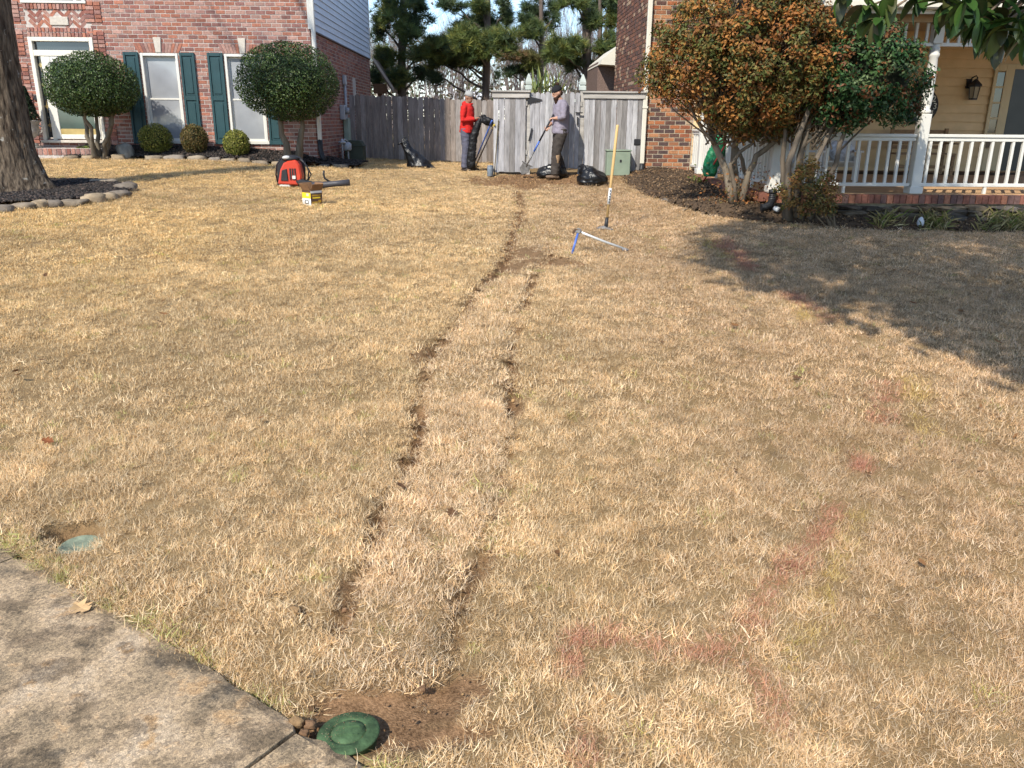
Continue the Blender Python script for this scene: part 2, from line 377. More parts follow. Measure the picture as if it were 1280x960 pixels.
def tuft(name, n, rad, ln, wd, segs, seed, lean=(25, 80)):
    rng = np.random.default_rng(seed); V = []; Fc = []; Cc = []
    for i in range(n):
        a = rng.uniform(0, 6.283); r = rad*math.sqrt(rng.uniform()); p = np.array([r*math.cos(a), r*math.sin(a), -.004])
        h = rng.uniform(0, 6.283); L = ln*rng.uniform(.55, 1.25); w = wd*rng.uniform(.7, 1.3); el = math.radians(90-rng.uniform(*lean)); cv = rng.uniform(-.9, .5); tw = rng.uniform(-1, 1)
        side = np.array([-math.sin(h+tw*.5), math.cos(h+tw*.5), rng.uniform(-.5, .5)]); b = len(V)
        for k in range(segs+1):
            f = k/segs; ww = w*(1-.85*f); V += [p-side*ww/2, p+side*ww/2]
            e = el+cv*f; p = p+np.array([math.cos(h+tw*f)*math.cos(e), math.sin(h+tw*f)*math.cos(e), math.sin(e)])*L/segs
        c = np.array(STRAW[rng.integers(0, len(STRAW))])*rng.uniform(.8, 1.15)
        for k in range(segs): Fc.append((b+2*k, b+2*k+1, b+2*k+3, b+2*k+2)); Cc.append(c)
    me = bpy.data.meshes.new(name); me.from_pydata([tuple(v) for v in V], [], Fc); me.materials.append(GM)
    at = me.attributes.new('Col', 'FLOAT_COLOR', 'FACE'); cc = np.ones((len(Fc), 4), np.float32); cc[:, :3] = np.array(Cc); at.data.foreach_set('color', cc.ravel())
    return bpy.data.objects.new(name, me)
tcol = bpy.data.collections.new('tuft_templates')
NV = 8
for i in range(NV): tcol.objects.link(tuft('tuft_%02d' % i, 50, .055, .036, .0022, 3, 40+i, (28, 82)))
for i in range(NV, 2*NV): tcol.objects.link(tuft('tuft_%02d' % i, 54, .085, .037, .0032, 2, 40+i, (28, 80)))
for i in range(2*NV, 3*NV): tcol.objects.link(tuft('tuft_%02d' % i, 60, .125, .035, .005, 1, 40+i, (30, 78)))

RED = [[(1112, 478), (1106, 505), (1098, 535)], [(1046, 630), (1022, 680), (985, 715), (955, 745), (932, 790), (888, 822), (840, 812), (800, 805), (735, 796)],
       [(905, 815), (945, 845), (972, 905)], [(712, 798), (712, 835)], [(722, 918), (738, 955)], [(903, 303), (937, 337)], [(988, 366), (1010, 388)], [(1028, 396), (1040, 404)], [(1074, 575), (1076, 590)]]
YEL = [[(1141, 478), (1148, 505), (1152, 545)], [(1078, 640), (1060, 670), (1042, 715), (1018, 765), (985, 838)], [(884, 300), (925, 332)], [(985, 375), (1010, 402)]]
RED = [world_poly(p) for p in RED]; YEL = [world_poly(p) for p in YEL]
def grass_points():
    out = []
    for r0, r1, dens, base in ((1.2, 4.6, 900, 0), (4.6, 9.0, 440, NV), (9.0, 14.5, 230, 2*NV), (14.5, 24, 150, 2*NV)):
        ang = math.radians(58 if r0 < 9 else 44); A = ang*(r1*r1-r0*r0); n = int(A*dens); r = np.sqrt(NR.uniform(r0*r0, r1*r1, n)); a = NR.uniform(-ang-.05, ang, n)+math.radians(1.5)
        x, y = r*np.sin(a), r*np.cos(a); out.append((x, y, np.full(n, base), r))
    x, y, b, r = (np.concatenate(q) for q in zip(*out))
    s, c, sd, h = dirt_fields(x, y)
    clump = vnoise(x, y, 7, 41)*.6+vnoise(x, y, 17, 42)*.4
    keep = NR.uniform(size=len(x)) > np.clip(s*1.02+np.clip(.41-clump, 0, 1)*1.4*np.where(r < 9, 1, .5), 0, .985)
    swd = sw_dist(x, y); keep &= (swd > .022+.05*(vnoise(x, y, 12, 6)-.5)) | (y > 9)
    keep &= (np.hypot(x-LID.x, y-LID.y) > .115) & (np.hypot(x-VLV.x, y-VLV.y) > .085)
    keep &= ~bed_house(x, y) & ~bed_tree(x, y) & ~(bed_right(x, y) & (NR.uniform(size=len(x)) > .01))
    keep &= ~((x < -3.95) & (y > 18.9)) & ~((x > 3.1) & (y > 17.3)) & ~((x > 4) & (y > 12)) & (y < 23.5) & ~((x > .05) & (y > 17.6))
    x, y, b, r, s, sd, clump = (q[keep] for q in (x, y, b, r, s, sd, clump)); n = len(x)
    z = gz(x, y)+(.03*(vnoise(x, y, 1.1, 1)-.5)+.02*(vnoise(x, y, 3.5, 2)-.5))*np.clip((21-y)/2, 0, 1)+sd*.012-.006*(s > .4)
    fa = vnoise(x, y, .9, 81)*9; fm_ = .32*vnoise(x, y, 2.5, 82); rot = np.stack([NR.normal(size=n)*.14+fm_*np.sin(fa), NR.normal(size=n)*.14+fm_*np.cos(fa), NR.uniform(0, 6.283, n)], 1)
    scl = NR.uniform(.7, 1.15, n)*(.62+.72*clump)*(1-.35*s)*(1+.12*sd)
    edge = (sw_dist(x, y) < .10) & (y < 9); scl = np.where(edge, scl*1.12, scl)
    t = np.ones((n, 3)); g = vnoise(x, y, .55, 50); g2 = vnoise(x, y, 1.7, 51); lft = np.clip((1.2-x)/4.5, 0, 1)*np.clip((y-2.5)/6, 0, 1)
    t *= (1.16+.20*(g2-.5)+.26*(g-.5)+.22*(clump-.5)*(r < 9))[:, None]
    gold = lft*(.65+.5*(g-.5)); t *= 1+gold[:, None]*np.array([.05, .0, -.22])
    rgt = np.clip((x-.2)/1.5, 0, 1); t *= 1+rgt[:, None]*np.array([-.05, -.085, -.05])
    dull = np.clip((vnoise(x, y, 2.3, 57)-.55)*3, 0, 1)*.35; t *= 1-dull[:, None]*np.array([.14, .17, .26])
    t = t*(1-sd[:, None]*np.array([.0, .0, -.06])); t *= NR.normal(1, .17, (n, 1))
    grn = (NR.uniform(size=n) < np.where((sw_dist(x, y) < .09) & (y < 6), .25, .012)); t[grn] *= np.array([.62, .80, .45])
    dk = (NR.uniform(size=n) < .10+.25*s); t[dk] *= .55
    wear = .7+.5*vnoise(x, y, 9, 71)
    dr = np.min([dist_poly(x, y, p) for p in RED], 0); dyl = np.min([dist_poly(x, y, p) for p in YEL], 0); wdt = .030+.009*np.clip(y-3, 0, 8)
    pr = 1.15*np.clip(1.6-dr/wdt, 0, 1)*(NR.uniform(size=n) < .92)*wear; py_ = np.clip(1.25-dyl/wdt, 0, 1)*(NR.uniform(size=n) < .75)*wear*.62
    paint = np.clip(np.maximum(pr*.72, py_), 0, .58); pc = np.where((pr*.72 >= py_)[:, None], np.array([.56, .19, .135]), np.array([.66, .50, .10]))
    return np.stack([x, y, z], 1), rot, scl, b+NR.integers(0, NV, n), t, paint, pc
P_, rot_, scl_, id_, t_, paint_, pc_ = grass_points()
me = bpy.data.meshes.new('lawn_grass'); me.vertices.add(len(P_)); me.vertices.foreach_set('co', P_.astype(np.float32).ravel())
for nm, ty, arr, key in (('rot', 'FLOAT_VECTOR', rot_, 'vector'), ('scl', 'FLOAT', scl_, 'value'), ('idx', 'INT', id_, 'value'), ('tint', 'FLOAT_VECTOR', t_, 'vector'), ('paint', 'FLOAT', paint_, 'value'), ('pcol', 'FLOAT_VECTOR', pc_, 'vector')):
    a_ = me.attributes.new(nm, ty, 'POINT'); a_.data.foreach_set(key, np.ascontiguousarray(arr, np.int32 if ty == 'INT' else np.float32).ravel())
lawn = link('lawn_grass', me); tag(lawn, 'dry straw coloured dormant grass covering the whole front yard', 'grass', kind='stuff')
me.materials.append(GM)
ng = bpy.data.node_groups.new('tufts', 'GeometryNodeTree'); ng.interface.new_socket('Geometry', in_out='INPUT', socket_type='NodeSocketGeometry'); ng.interface.new_socket('Geometry', in_out='OUTPUT', socket_type='NodeSocketGeometry')
gi = ng.nodes.new('NodeGroupInput'); go = ng.nodes.new('NodeGroupOutput'); ip = ng.nodes.new('GeometryNodeInstanceOnPoints'); ci = ng.nodes.new('GeometryNodeCollectionInfo')
ci.inputs['Collection'].default_value = tcol; ci.inputs['Separate Children'].default_value = True; ci.inputs['Reset Children'].default_value = True
def named(n, ty):
    q = ng.nodes.new('GeometryNodeInputNamedAttribute'); q.data_type = ty; q.inputs['Name'].default_value = n; return q.outputs['Attribute']
ip.inputs['Pick Instance'].default_value = True
ng.links.new(gi.outputs[0], ip.inputs['Points']); ng.links.new(ci.outputs[0], ip.inputs['Instance']); ng.links.new(named('idx', 'INT'), ip.inputs['Instance Index'])
ng.links.new(named('rot', 'FLOAT_VECTOR'), ip.inputs['Rotation']); ng.links.new(named('scl', 'FLOAT'), ip.inputs['Scale']); ng.links.new(ip.outputs[0], go.inputs[0])
md = lawn.modifiers.new('tufts', 'NODES'); md.node_group = ng
print('grass tufts', len(P_))

# ------------------------------------------------------------------ sidewalk slabs
conc = bpy.data.materials.new('weathered_concrete'); conc.use_nodes = True
def _conc():
    t = conc.node_tree; N = t.nodes; L = t.links; P = N['Principled BSDF']; P.inputs['Roughness'].default_value = .92; P.inputs['Specular IOR Level'].default_value = .2
    geo = N.new('ShaderNodeNewGeometry')
    def noise(s, d=6):
        q = N.new('ShaderNodeTexNoise'); q.inputs['Scale'].default_value = s; q.inputs['Detail'].default_value = d; q.inputs['Roughness'].default_value = .65
        L.new(geo.outputs['Position'], q.inputs['Vector']); return q.outputs['Fac']
    def ramp(s, els):
        r = N.new('ShaderNodeValToRGB'); e = r.color_ramp.elements
        while len(e) < len(els): e.new(.5)
        for i, (p, c) in enumerate(els): e[i].position = p; e[i].color = (*c, 1)
        L.new(s, r.inputs[0]); return r.outputs[0]
    def mix(f, a, b, mode='MIX'):
        q = N.new('ShaderNodeMix'); q.data_type = 'RGBA'; q.blend_type = mode
        if isinstance(f, float): q.inputs[0].default_value = f
        else: L.new(f, q.inputs[0])
        L.new(a, q.inputs[6]); L.new(b, q.inputs[7]); return q.outputs[2]
    base = ramp(noise(4.5, 10), [(.30, (.14, .115, .086)), (.43, (.31, .235, .152)), (.52, (.42, .315, .205)), (.62, (.50, .395, .28)), (.74, (.44, .29, .15))])
    rust = ramp(noise(9, 6), [(.56, (0, 0, 0)), (.66, (1, 1, 1))]); rc = N.new('ShaderNodeRGB'); rc.outputs[0].default_value = (.40, .235, .10, 1)
    vo = N.new('ShaderNodeTexVoronoi'); vo.inputs['Scale'].default_value = 130; L.new(geo.outputs['Position'], vo.inputs['Vector'])
    peb = ramp(vo.outputs['Color'], [(.1, (.55, .55, .56)), (.9, (1.4, 1.35, 1.25))])
    dk = ramp(noise(7, 12), [(.42, (.42, .42, .43)), (.50, (1, 1, 1))]); gr_ = ramp(noise(260, 4), [(.35, (.5, .5, .5)), (.65, (1.45, 1.42, 1.38))])
    rf = N.new('ShaderNodeMath'); rf.operation = 'MULTIPLY'; rf.inputs[1].default_value = .6; L.new(rust, rf.inputs[0])
    col = mix(rf.outputs[0], base, rc.outputs[0]); col = mix(.8, col, peb, 'MULTIPLY'); col = mix(.8, col, dk, 'MULTIPLY'); col = mix(.8, col, gr_, 'MULTIPLY'); L.new(col, P.inputs['Base Color'])
    b = N.new('ShaderNodeBump'); b.inputs['Strength'].default_value = .8; b.inputs['Distance'].default_value = .004; L.new(noise(150, 6), b.inputs['Height']); L.new(b.outputs[0], P.inputs['Normal'])
_conc()
SWM = Matrix(((TR_DIR[0], SW_N[0], 0, SW_P[0]), (TR_DIR[1], SW_N[1], 0, SW_P[1]), (0, 0, 1, 0), (0, 0, 0, 1)))   # local x along the walk (up-left), y into the lawn
sb = MB(); sb.box(-9.5, 9.5, -1.6, .02, -.075, -.045, M=SWM); sidewalk = sb.build('sidewalk', mat('sand_base', (.3, .24, .17), n_amt=.2)); sidewalk['kind'] = 'structure'
jl = -(np.array([G(28, 692).x, G(28, 692).y])-SW_P)@(-TR_DIR); STEP = 1.62
for k in range(-6, 6):
    x0 = jl-STEP*(k+1)+.006; x1 = jl-STEP*k-.006; s_ = MB(); nseg = 12; rg = random.Random(k+90)
    xs = np.linspace(x0, x1, 40); w = [(-.012*rg.random()-.012*abs(math.sin(q*3.1+k))) for q in xs]; w[0] -= .03; w[-1] -= .03; w[1] -= .008; w[-2] -= .008
    tilt = rg.uniform(-.004, .004); vs = []
    for (q, e) in zip(xs, w):
        for (yy, zz) in ((-1.55, -.05), (-1.55, .002), (-.05, .006+tilt), (e, -.002+tilt+rg.uniform(-.003, 0)), (e-.002, -.05)): vs.append(SWM@Vector((q, yy+.06, zz+.016)))
    fs = [(5*i+j, 5*i+(j+1) % 5, 5*(i+1)+(j+1) % 5, 5*(i+1)+j) for i in range(39) for j in range(5)]+[(0, 1, 2, 3, 4), (199, 198, 197, 196, 195)]
    s_.add(vs, fs); s_.build('slab', conc, sidewalk)

# ------------------------------------------------------------------ loose soil, mulch and litter
def hmound(x, y): return np.where(bed_house(x, y), .20*np.clip((y-18.4)/.7, 0, 1)*np.clip((-3.6-x)/.8, .15, 1), 0)
def mound(x, y):
    e = np.interp(x, RB_EDGE[:, 0], RB_EDGE[:, 1]); return np.where(bed_right(x, y), .19*np.clip((y-e)/.45, 0, 1)*np.clip((x-2.7)/.7, 0, 1), 0)
def bumpz(x, y): return mound(x, y)+hmound(x, y)+ gz(x, y)+(.03*(vnoise(x, y, 1.1, 1)-.5)+.02*(vnoise(x, y, 3.5, 2)-.5))*np.clip((21-y)/2, 0, 1)
def scatter_on(name, x, y, size, pal, m, lift=.0, var=.2, flat=.45, kind='stuff', label=None, cat=None):
    n = len(x); z = bumpz(x, y)+lift; A = frames(np.stack([NR.normal(size=n)*flat, NR.normal(size=n)*flat, np.ones(n)], 1), NR)
    o = scatter(name, np.stack([x, y, z], 1), A, size, *CHIP, m, pick_cols(n, pal, NR, var), kind=kind); return tag(o, label, cat)
soilm = mat('clod_soil', (1, 1, 1), .95, .1, 30, .25, .6, 90); mulm = mat('mulch', (1, 1, 1), .85, .25, 20, .3)
n = 110000; x = NR.uniform(-2, 3, n); y = NR.uniform(1.6, 19, n); s, c, sd, h = dirt_fields(x, y); r = np.hypot(x, y)
k = (NR.uniform(size=n) < s*np.clip(.35*r/12+.16, 0, 1)) & (s > .3) & (sw_dist(x, y) > .02) & (h < .1) & (y < 17.5); x, y, r = x[k], y[k], r[k]; n = len(x)
scatter_on('loose_soil', x, y, np.clip(NR.lognormal(-4.75, .55, n), .004, .03)*(1+r*.09), [(.24, .14, .075), (.19, .105, .055), (.30, .19, .10), (.14, .08, .04), (.33, .2, .09)], soilm, .002,
           label='crumbled brown soil and clods along the filled trench', cat='soil')
def bed_fill(name, x, y, dz, pal, smin, smax, label):
    n = len(x); scatter_on(name, x, y, NR.uniform(smin, smax, n), pal, mulm, dz, .35, .6, label=label, cat='mulch')
BLK = [(.028, .024, .021), (.045, .036, .03), (.02, .018, .017), (.07, .05, .04)]
def bed_sheet(name, test, x0, x1, y0, y1, st, color, dz):
    xs = np.arange(x0, x1, st); ys = np.arange(y0, y1, st); X, Y = np.meshgrid(xs, ys); Z = bumpz(X, Y)+dz+.03*vnoise(X, Y, 5, 60); i = np.arange(X.size).reshape(X.shape)
    q = np.stack([i[:-1, :-1], i[:-1, 1:], i[1:, 1:], i[1:, :-1]], -1).reshape(-1, 4); q = q[test(X, Y).ravel()[q].all(1)]
    o = np_mesh(name, np.stack([X, Y, Z], -1).reshape(-1, 3), q, mat(name, color, .95, .1, 25, .35, 1, 45, usecol=False), smooth=True); o['kind'] = 'structure'
bed_sheet('tree_mulch_bed', bed_tree, -9.4, -5.1, 11.4, 14.5, .06, (.032, .026, .022), .045)
bed_sheet('house_mulch_bed', bed_house, -9.2, -2.9, 18.2, 20.8, .06, (.034, .028, .024), .05)
bed_sheet('porch_soil_bed', bed_right, 2.2, 11, 10.8, 17.5, .06, (.085, .058, .038), -.02)
n = 16000; x = NR.uniform(-9.3, -5.2, n); y = NR.uniform(11.4, 14.5, n); k = bed_tree(x, y); bed_fill('bark_mulch', x[k], y[k], .065, BLK, .03, .075, 'black bark mulch around the big tree trunk')
n = 12000; x = NR.uniform(-9.1, -2.9, n); y = NR.uniform(18.3, 20.6, n); k = bed_house(x, y); bed_fill('bark_mulch', x[k], y[k], .075, BLK, .03, .08, 'black bark mulch along the house with green shutters')
n = 26000; x = NR.uniform(2.2, 10.5, n); y = NR.uniform(10.9, 17.4, n); k = bed_right(x, y) & (y < 12.6+(x < 4.1)*5)
bed_fill('leaf_litter', x[k], y[k], .008, [(.11, .065, .035), (.06, .04, .025), (.18, .11, .06), (.16, .105, .06), (.05, .035, .025), (.2, .135, .08)], .015, .05, 'brown leaf litter in the bed below the porch')
# ------------------------------------------------------------------ shared building helpers
white = mat('white_paint', (.64, .62, .56), .55, .4, 3, .05, .1, 60, usecol=False)
cream = mat('cream_paint', (.64, .60, .50), .55, .4, 3, .06, .1, 60, usecol=False)
brickm = mat('brick', (1, 1, 1), .9, .2, 25, .22, .5, 140, fine=.12)
BH, BW, JT = .083, .213, .018           # brick course, brick module, joint
def in_any(x, z, holes): return any(a < x < b and c < z < d for a, b, c, d in holes)
def brick_face(x0, x1, z0, z1, holes, pal, rng, place, single, limit, parent, prefer=None):
    """running bond on a local x/z face; place(x,y,z)->world Matrix; single bricks are objects, the rest one stuff part"""
    variants = []
    for i in range(16):
        b = MB(); c = pal[i % len(pal)]; k = rng.uniform(.85, 1.15); b.box(-(BW-JT)/2, (BW-JT)/2, -.008, .012, -(BH-JT)/2, (BH-JT)/2, tuple(min(1, q*k) for q in c))
        variants.append(b.mesh('brick', brickm))
    full, rest = [], MB(); row = 0; z = z0
    while z < z1-.02:
        x = x0-(BW/2 if row % 2 else 0); zt = min(z+BH, z1)
        while x < x1:
            a, b = max(x, x0), min(x+BW, x1); segs = [(a, b)]; zc = (z+zt)/2
            for h in holes:
                if h[2] < zc < h[3]:
                    ns = []
                    for s in segs:
                        if h[1] <= s[0] or h[0] >= s[1]: ns.append(s)
                        else:
                            if h[0]-s[0] > .03: ns.append((s[0], h[0]))
                            if s[1]-h[1] > .03: ns.append((h[1], s[1]))
                    segs = ns
            for a, b in segs:
                if b-a < .035: continue
                if single and abs(b-a-BW) < .001 and zt-z > BH-.001: full.append(((a+b)/2, zc))
                else: put(rest, a, b, z, zt, pal, rng, place)
            x += BW
        z += BH; row += 1
    if prefer: full.sort(key=prefer)
    Mi = world_of(parent).inverted()
    for x, zc in full[:limit]:
        o = link('brick', rng.choice(variants), parent); o.matrix_basis = Mi@place(x, rng.uniform(-.003, .002), zc)
    for x, zc in full[limit:]: put(rest, x-BW/2, x+BW/2, zc-BH/2, zc+BH/2, pal, rng, place)
    return rest
def put(mb, a, b, z, zt, pal, rng, place, dy=0):
    c = rng.choice(pal); k = rng.uniform(.8, 1.2); hx, hz = (b-a-JT)/2, (zt-z-JT)/2
    mb.box(-hx, hx, -.008+dy, .012, -hz, hz, tuple(min(1, q*k) for q in c), place((a+b)/2, rng.uniform(-.003, .002), (z+zt)/2))
def front(y0): return lambda x, y, z: Matrix.Translation((x, y0+y, z))
def side_r(x0): return lambda y, d, z: Matrix.Translation((x0-d, y, z))@Matrix.Rotation(math.pi/2, 4, 'Z')      # faces +X
def side_l(x0): return lambda y, d, z: Matrix.Translation((x0+d, y, z))@Matrix.Rotation(-math.pi/2, 4, 'Z')     # faces -X

# ================================================================== left brick house
HY = 19.2; HX = -3.93; ZB = .8
PINK = [tuple(q*k for q, k in zip(c, (.80, .75, .74))) for c in [(.38, .17, .12), (.43, .23, .175), (.32, .145, .115), (.45, .28, .23), (.35, .20, .17), (.45, .20, .135), (.29, .155, .135), (.40, .26, .22)]]
house = thing('brick_house', (-8, HY, ZB), 'two storey red brick house with dark green shutters and pale grey side siding', 'house')
mort = mat('mortar', (.50, .445, .40), .95, .1, 14, .15, .4, 120, usecol=False)
zt = 5.6
def X(px, py): return PY(px, py, HY).x
def Z(px, py): return PY(px, py, HY).z
w1 = (X(175, 66), X(222, 66), 1.13, 2.96); w2 = (X(280, 66), X(327, 66), 1.13, 2.96)
dr = (X(35, 46), X(116, 46), Z(85, 175), 3.26)
uw = (X(28, 4), X(107, 4), 3.93, 5.3)
zh0, zh1 = Z(70, 34), Z(70, 12)
hb = (dr[0]+.02, dr[1]-.02, zh0, zh1)
lint = [(a-.06, b+.06, 2.96, 3.17) for a, b in ((w1[0], w1[1]), (w2[0], w2[1]))]
sol = (dr[0], dr[1], 3.26, zh0); sol2 = (uw[0], uw[1], zh1, uw[2])
# walls (mortar core, recessed behind the bricks)
wall = MB()
def wall_with_holes(mb, x0, x1, z0, z1, y0, y1, holes):
    xs = sorted({x0, x1, *[h for q in holes for h in q[:2] if x0 < h < x1]}); zs = sorted({z0, z1, *[h for q in holes for h in q[2:] if z0 < h < z1]})
    for a, b in zip(xs, xs[1:]):
        run = None
        for c, d in zip(zs, zs[1:]):
            if in_any((a+b)/2, (c+d)/2, holes):
                if run: mb.box(a, b, y0, y1, run[0], run[1]); run = None
            else: run = (run[0], d) if run else (c, d)
        if run: mb.box(a, b, y0, y1, run[0], run[1])
openings = [w1, w2, dr, uw]
XL = -15.5
wall_with_holes(wall, XL, HX-.004, .5, zt, HY, HY+.25, openings)
zs_ = lambda px, py: PX(px, py, HX).z
zsid = PX(400, 43, HX).z
wall.box(HX-.25, HX-.004, HY+.25, 28.2, .5, 8.6); wall.box(XL, HX-.26, 27.9, 28.2, .5, zt); wall.box(XL, HX, HY+.26, 28, 5.61, 5.7)
wl = wall.build('wall', mort, house)
rng = random.Random(3)
rest = brick_face(XL, HX, .6, zt, openings+lint+[sol, sol2, hb], PINK, rng, front(HY), True, 250, house, prefer=lambda q: abs(q[0]+6)+abs(q[1]-3.5)*1.3)
r2 = brick_face(HY-.012, 28.2, .6, zsid, [(24.6, 25.2, 2.0, 2.75)], [tuple(q*.96 for q in c) for c in PINK], rng, side_r(HX), False, 0, house)
rest.v, base = rest.v, len(rest.v); rest.f += [tuple(i+base for i in f) for f in r2.f]; rest.v += r2.v; rest.c += r2.c; rest.m += r2.m
# soldier courses over the door and under the upper window, dentil-like
for (a, b, z0, z1) in (sol, sol2):
    nrow = 2 if z1-z0 > .14 else 1; hh = (z1-z0)/nrow
    for rI in range(nrow):
        x = a
        while x < b-.05:
            put(rest, x, x+.078, z0+rI*hh, z0+(rI+1)*hh, [tuple(min(1, q*1.15) for q in c) for c in PINK], rng, front(HY-.012), -.012*(1-rI)); x += .078
o = rest.build('brickwork', brickm, house); o['kind'] = 'stuff'
# herringbone panel with a stone plaque: each brick its own part
plq = (X(63, 27), X(86, 27), Z(75, 33)+.02, Z(75, 21)); hbm = []
for i in range(6):
    b = MB(); b.box(-.1, .1, -.01, .02, -.034, .034, PINK[i]); hbm.append(b.mesh('brick', brickm))
Mi = world_of(house).inverted(); cz = (hb[2]+hb[3])/2; w, l = .0745, .2125
ncol = int((hb[1]-hb[0]-.02)/.152); xs0_ = (hb[0]+hb[1])/2-(ncol-1)*.076
for i in range(ncol):
    for j in range(-5, 6):
        x = xs0_+i*.152; z = cz+j*.108
        if not (hb[2]-.03 < z < hb[3]+.03): continue
        if plq[0] < x < plq[1] and plq[2] < z < plq[3]: continue
        o = link('brick', rng.choice(hbm), house); o.matrix_basis = Mi@Matrix.Translation((x, HY+.006+rng.uniform(-.003, .003), z))@Matrix.Rotation(math.radians(-45 if i % 2 else 45), 4, 'Y')
stone = mat('cast_stone', (.52, .47, .40), .9, .2, 18, .12, .3, 90, usecol=False)
MB().box(plq[0], plq[1], HY-.03, HY+.02, plq[2], plq[3]).build('stone_plaque', stone, house, bevel=.008)
# arched brick lintels with keystone
for (a, b, c, d) in (w1, w2):
    xc = (a+b)/2
    MB().prism([(xc-.055, HY-.035, d+.012), (xc+.055, HY-.035, d+.012), (xc+.085, HY-.035, d+.32), (xc-.085, HY-.035, d+.32)], (0, .06, 0)).build('keystone', stone, house, bevel=.006)
    n = 6
    for sgn in (-1, 1):
        for i in range(n):
            x0_ = .07+i*(b-a)/2/n*.92; x1_ = x0_+(b-a)/2/n*.82; sl0, sl1 = .22*x0_, .22*x1_
            MB().prism([(xc+sgn*x0_, HY-.014, d+.014), (xc+sgn*x1_, HY-.014, d+.014), (xc+sgn*(x1_+sl1), HY-.014, d+.205), (xc+sgn*(x0_+sl0), HY-.014, d+.205)], (0, .03, 0), rng.choice(PINK)).build('brick', brickm, house)
# sash windows
blind_ = mat('window_blind', (.62, .61, .58), .75, .3, 2.2, .10, .15, 20, stretch=(1, 1, 9), usecol=False)
pane = mat('window_pane', (.30, .31, .325), .14, .6, 1.3, .2, usecol=False, coat=.3); pane_d = mat('dark_pane', (.025, .03, .034), .06, .8, 1.2, .4, usecol=False, coat=.5)
def sash(w, parent):
    a, b, c, d = w; f = MB(); t = .055
    f.box(a, a+t, HY-.03, HY+.1, c, d); f.box(b-t, b, HY-.03, HY+.1, c, d); f.box(a+t, b-t, HY-.03, HY+.1, d-t, d)
    fr = f.build('window', white, parent, bevel=.006)
    MB().box(a-.03, b+.03, HY-.06, HY+.08, c-.045, c+.028).build('sill', white, fr, bevel=.006)
    zm = c+(d-c)*.49
    for z0, z1, y in ((c+.028, zm+.02, HY+.035), (zm-.02, d-t, HY+.06)):
        s = MB(); s.box(a+t, a+t+.035, y, y+.03, z0, z1); s.box(b-t-.035, b-t, y, y+.03, z0, z1); s.box(a+t+.035, b-t-.035, y, y+.03, z0, z0+.04); s.box(a+t+.035, b-t-.035, y, y+.03, z1-.035, z1); s.build('sash', white, fr)
        p = MB(); p.box(a+t+.035, b-t-.035, y+.012, y+.018, z0+.04, z1-.035); p.build('pane', pane, fr)
sash(w1, house); sash(w2, house)
shut = mat('green_shutter', (.016, .055, .062), .5, .4, 4, .12, .1, 50, usecol=False)
for xa, xb in ((154, 173), (224.5, 243), (259, 278.5), (329, 347)):
    a, b = X(xa, 66), X(xb, 66); s = MB(); t = .05; z0, z1 = 1.08, 2.98; y0, y1 = HY-.055, HY-.016
    s.box(a, a+t, y0, y1, z0, z1); s.box(b-t, b, y0, y1, z0, z1)
    for q0, q1 in ((z0, z0+.09), (2.0, 2.1), (z1-.07, z1)): s.box(a+t, b-t, y0, y1, q0, q1)
    so = s.build('shutter', shut, house, bevel=.005)
    for q0, q1 in ((z0+.09, 2.0), (2.1, z1-.07)):
        p = MB(); p.box(a+t, b-t, y0+.022, y1, q0, q1); p.box(a+t+.035, b-t-.035, y0+.006, y0+.022, q0+.04, q1-.04); p.build('panel', shut, so, bevel=.006)
# entrance: frame, transom, sidelight, storm door
a, b, c, d = dr; f = MB(); t = .085; zt_ = Z(80, 63); xs_ = X(53, 80)
f.box(a, a+t, HY-.05, HY+.12, c, d); f.box(b-t, b, HY-.05, HY+.12, c, d); f.box(a+t, b-t, HY-.05, HY+.12, d-t, d); f.box(a+t, b-t, HY-.05, HY+.12, zt_-.12, zt_); f.box(xs_, xs_+.09, HY-.04, HY+.12, c, zt_-.12)
ent = f.build('entry_frame', mat('ivory_paint', (.70, .66, .56), .55, .4, 3, .06, usecol=False), house, bevel=.008)
MB().box(a+t, b-t, HY+.05, HY+.06, zt_, d-t).build('transom_pane', pane_d, ent)
MB().box(a+t, xs_, HY+.05, HY+.06, c+.05, zt_-.12).build('sidelight', pane_d, ent)
for zz in (1.45, 1.85, 2.3, 2.7):
    lead = MB(); lead.tube([((a+t+xs_)/2, HY+.045, zz-.13), ((a+t+xs_)/2, HY+.045, zz+.13)], .004, 5); lead.prism([((a+t+xs_)/2-.05, HY+.043, zz), ((a+t+xs_)/2, HY+.043, zz-.05), ((a+t+xs_)/2+.05, HY+.043, zz), ((a+t+xs_)/2, HY+.043, zz+.05)], (0, .004, 0))
    lead.build('leaded_motif', mat('brass', (.6, .45, .2), .35, .5, metallic=.8, usecol=False), ent)
x0_, x1_ = xs_+.09, b-t; s = MB(); t = .11
s.box(x0_, x0_+t, HY-.06, HY-.02, c+.02, zt_-.13); s.box(x1_-t, x1_, HY-.06, HY-.02, c+.02, zt_-.13); s.box(x0_+t, x1_-t, HY-.06, HY-.02, zt_-.25, zt_-.13); s.box(x0_+t, x1_-t, HY-.06, HY-.02, c+.02, c+.12)
door = s.build('storm_door', white, ent, bevel=.008)
MB().box(x0_+t, x1_-t, HY-.045, HY-.04, c+.12, zt_-.25).build('storm_glass', mat('storm_glass', (.05, .09, .08), .06, .7, 1.0, .5, usecol=False, coat=.4), door)
gd = MB(); gd.box(x0_, x1_, HY+.04, HY+.08, c+.02, zt_-.13); dd = gd.build('front_door', mat('green_door', (.03, .09, .075), .5, .4, usecol=False), ent)
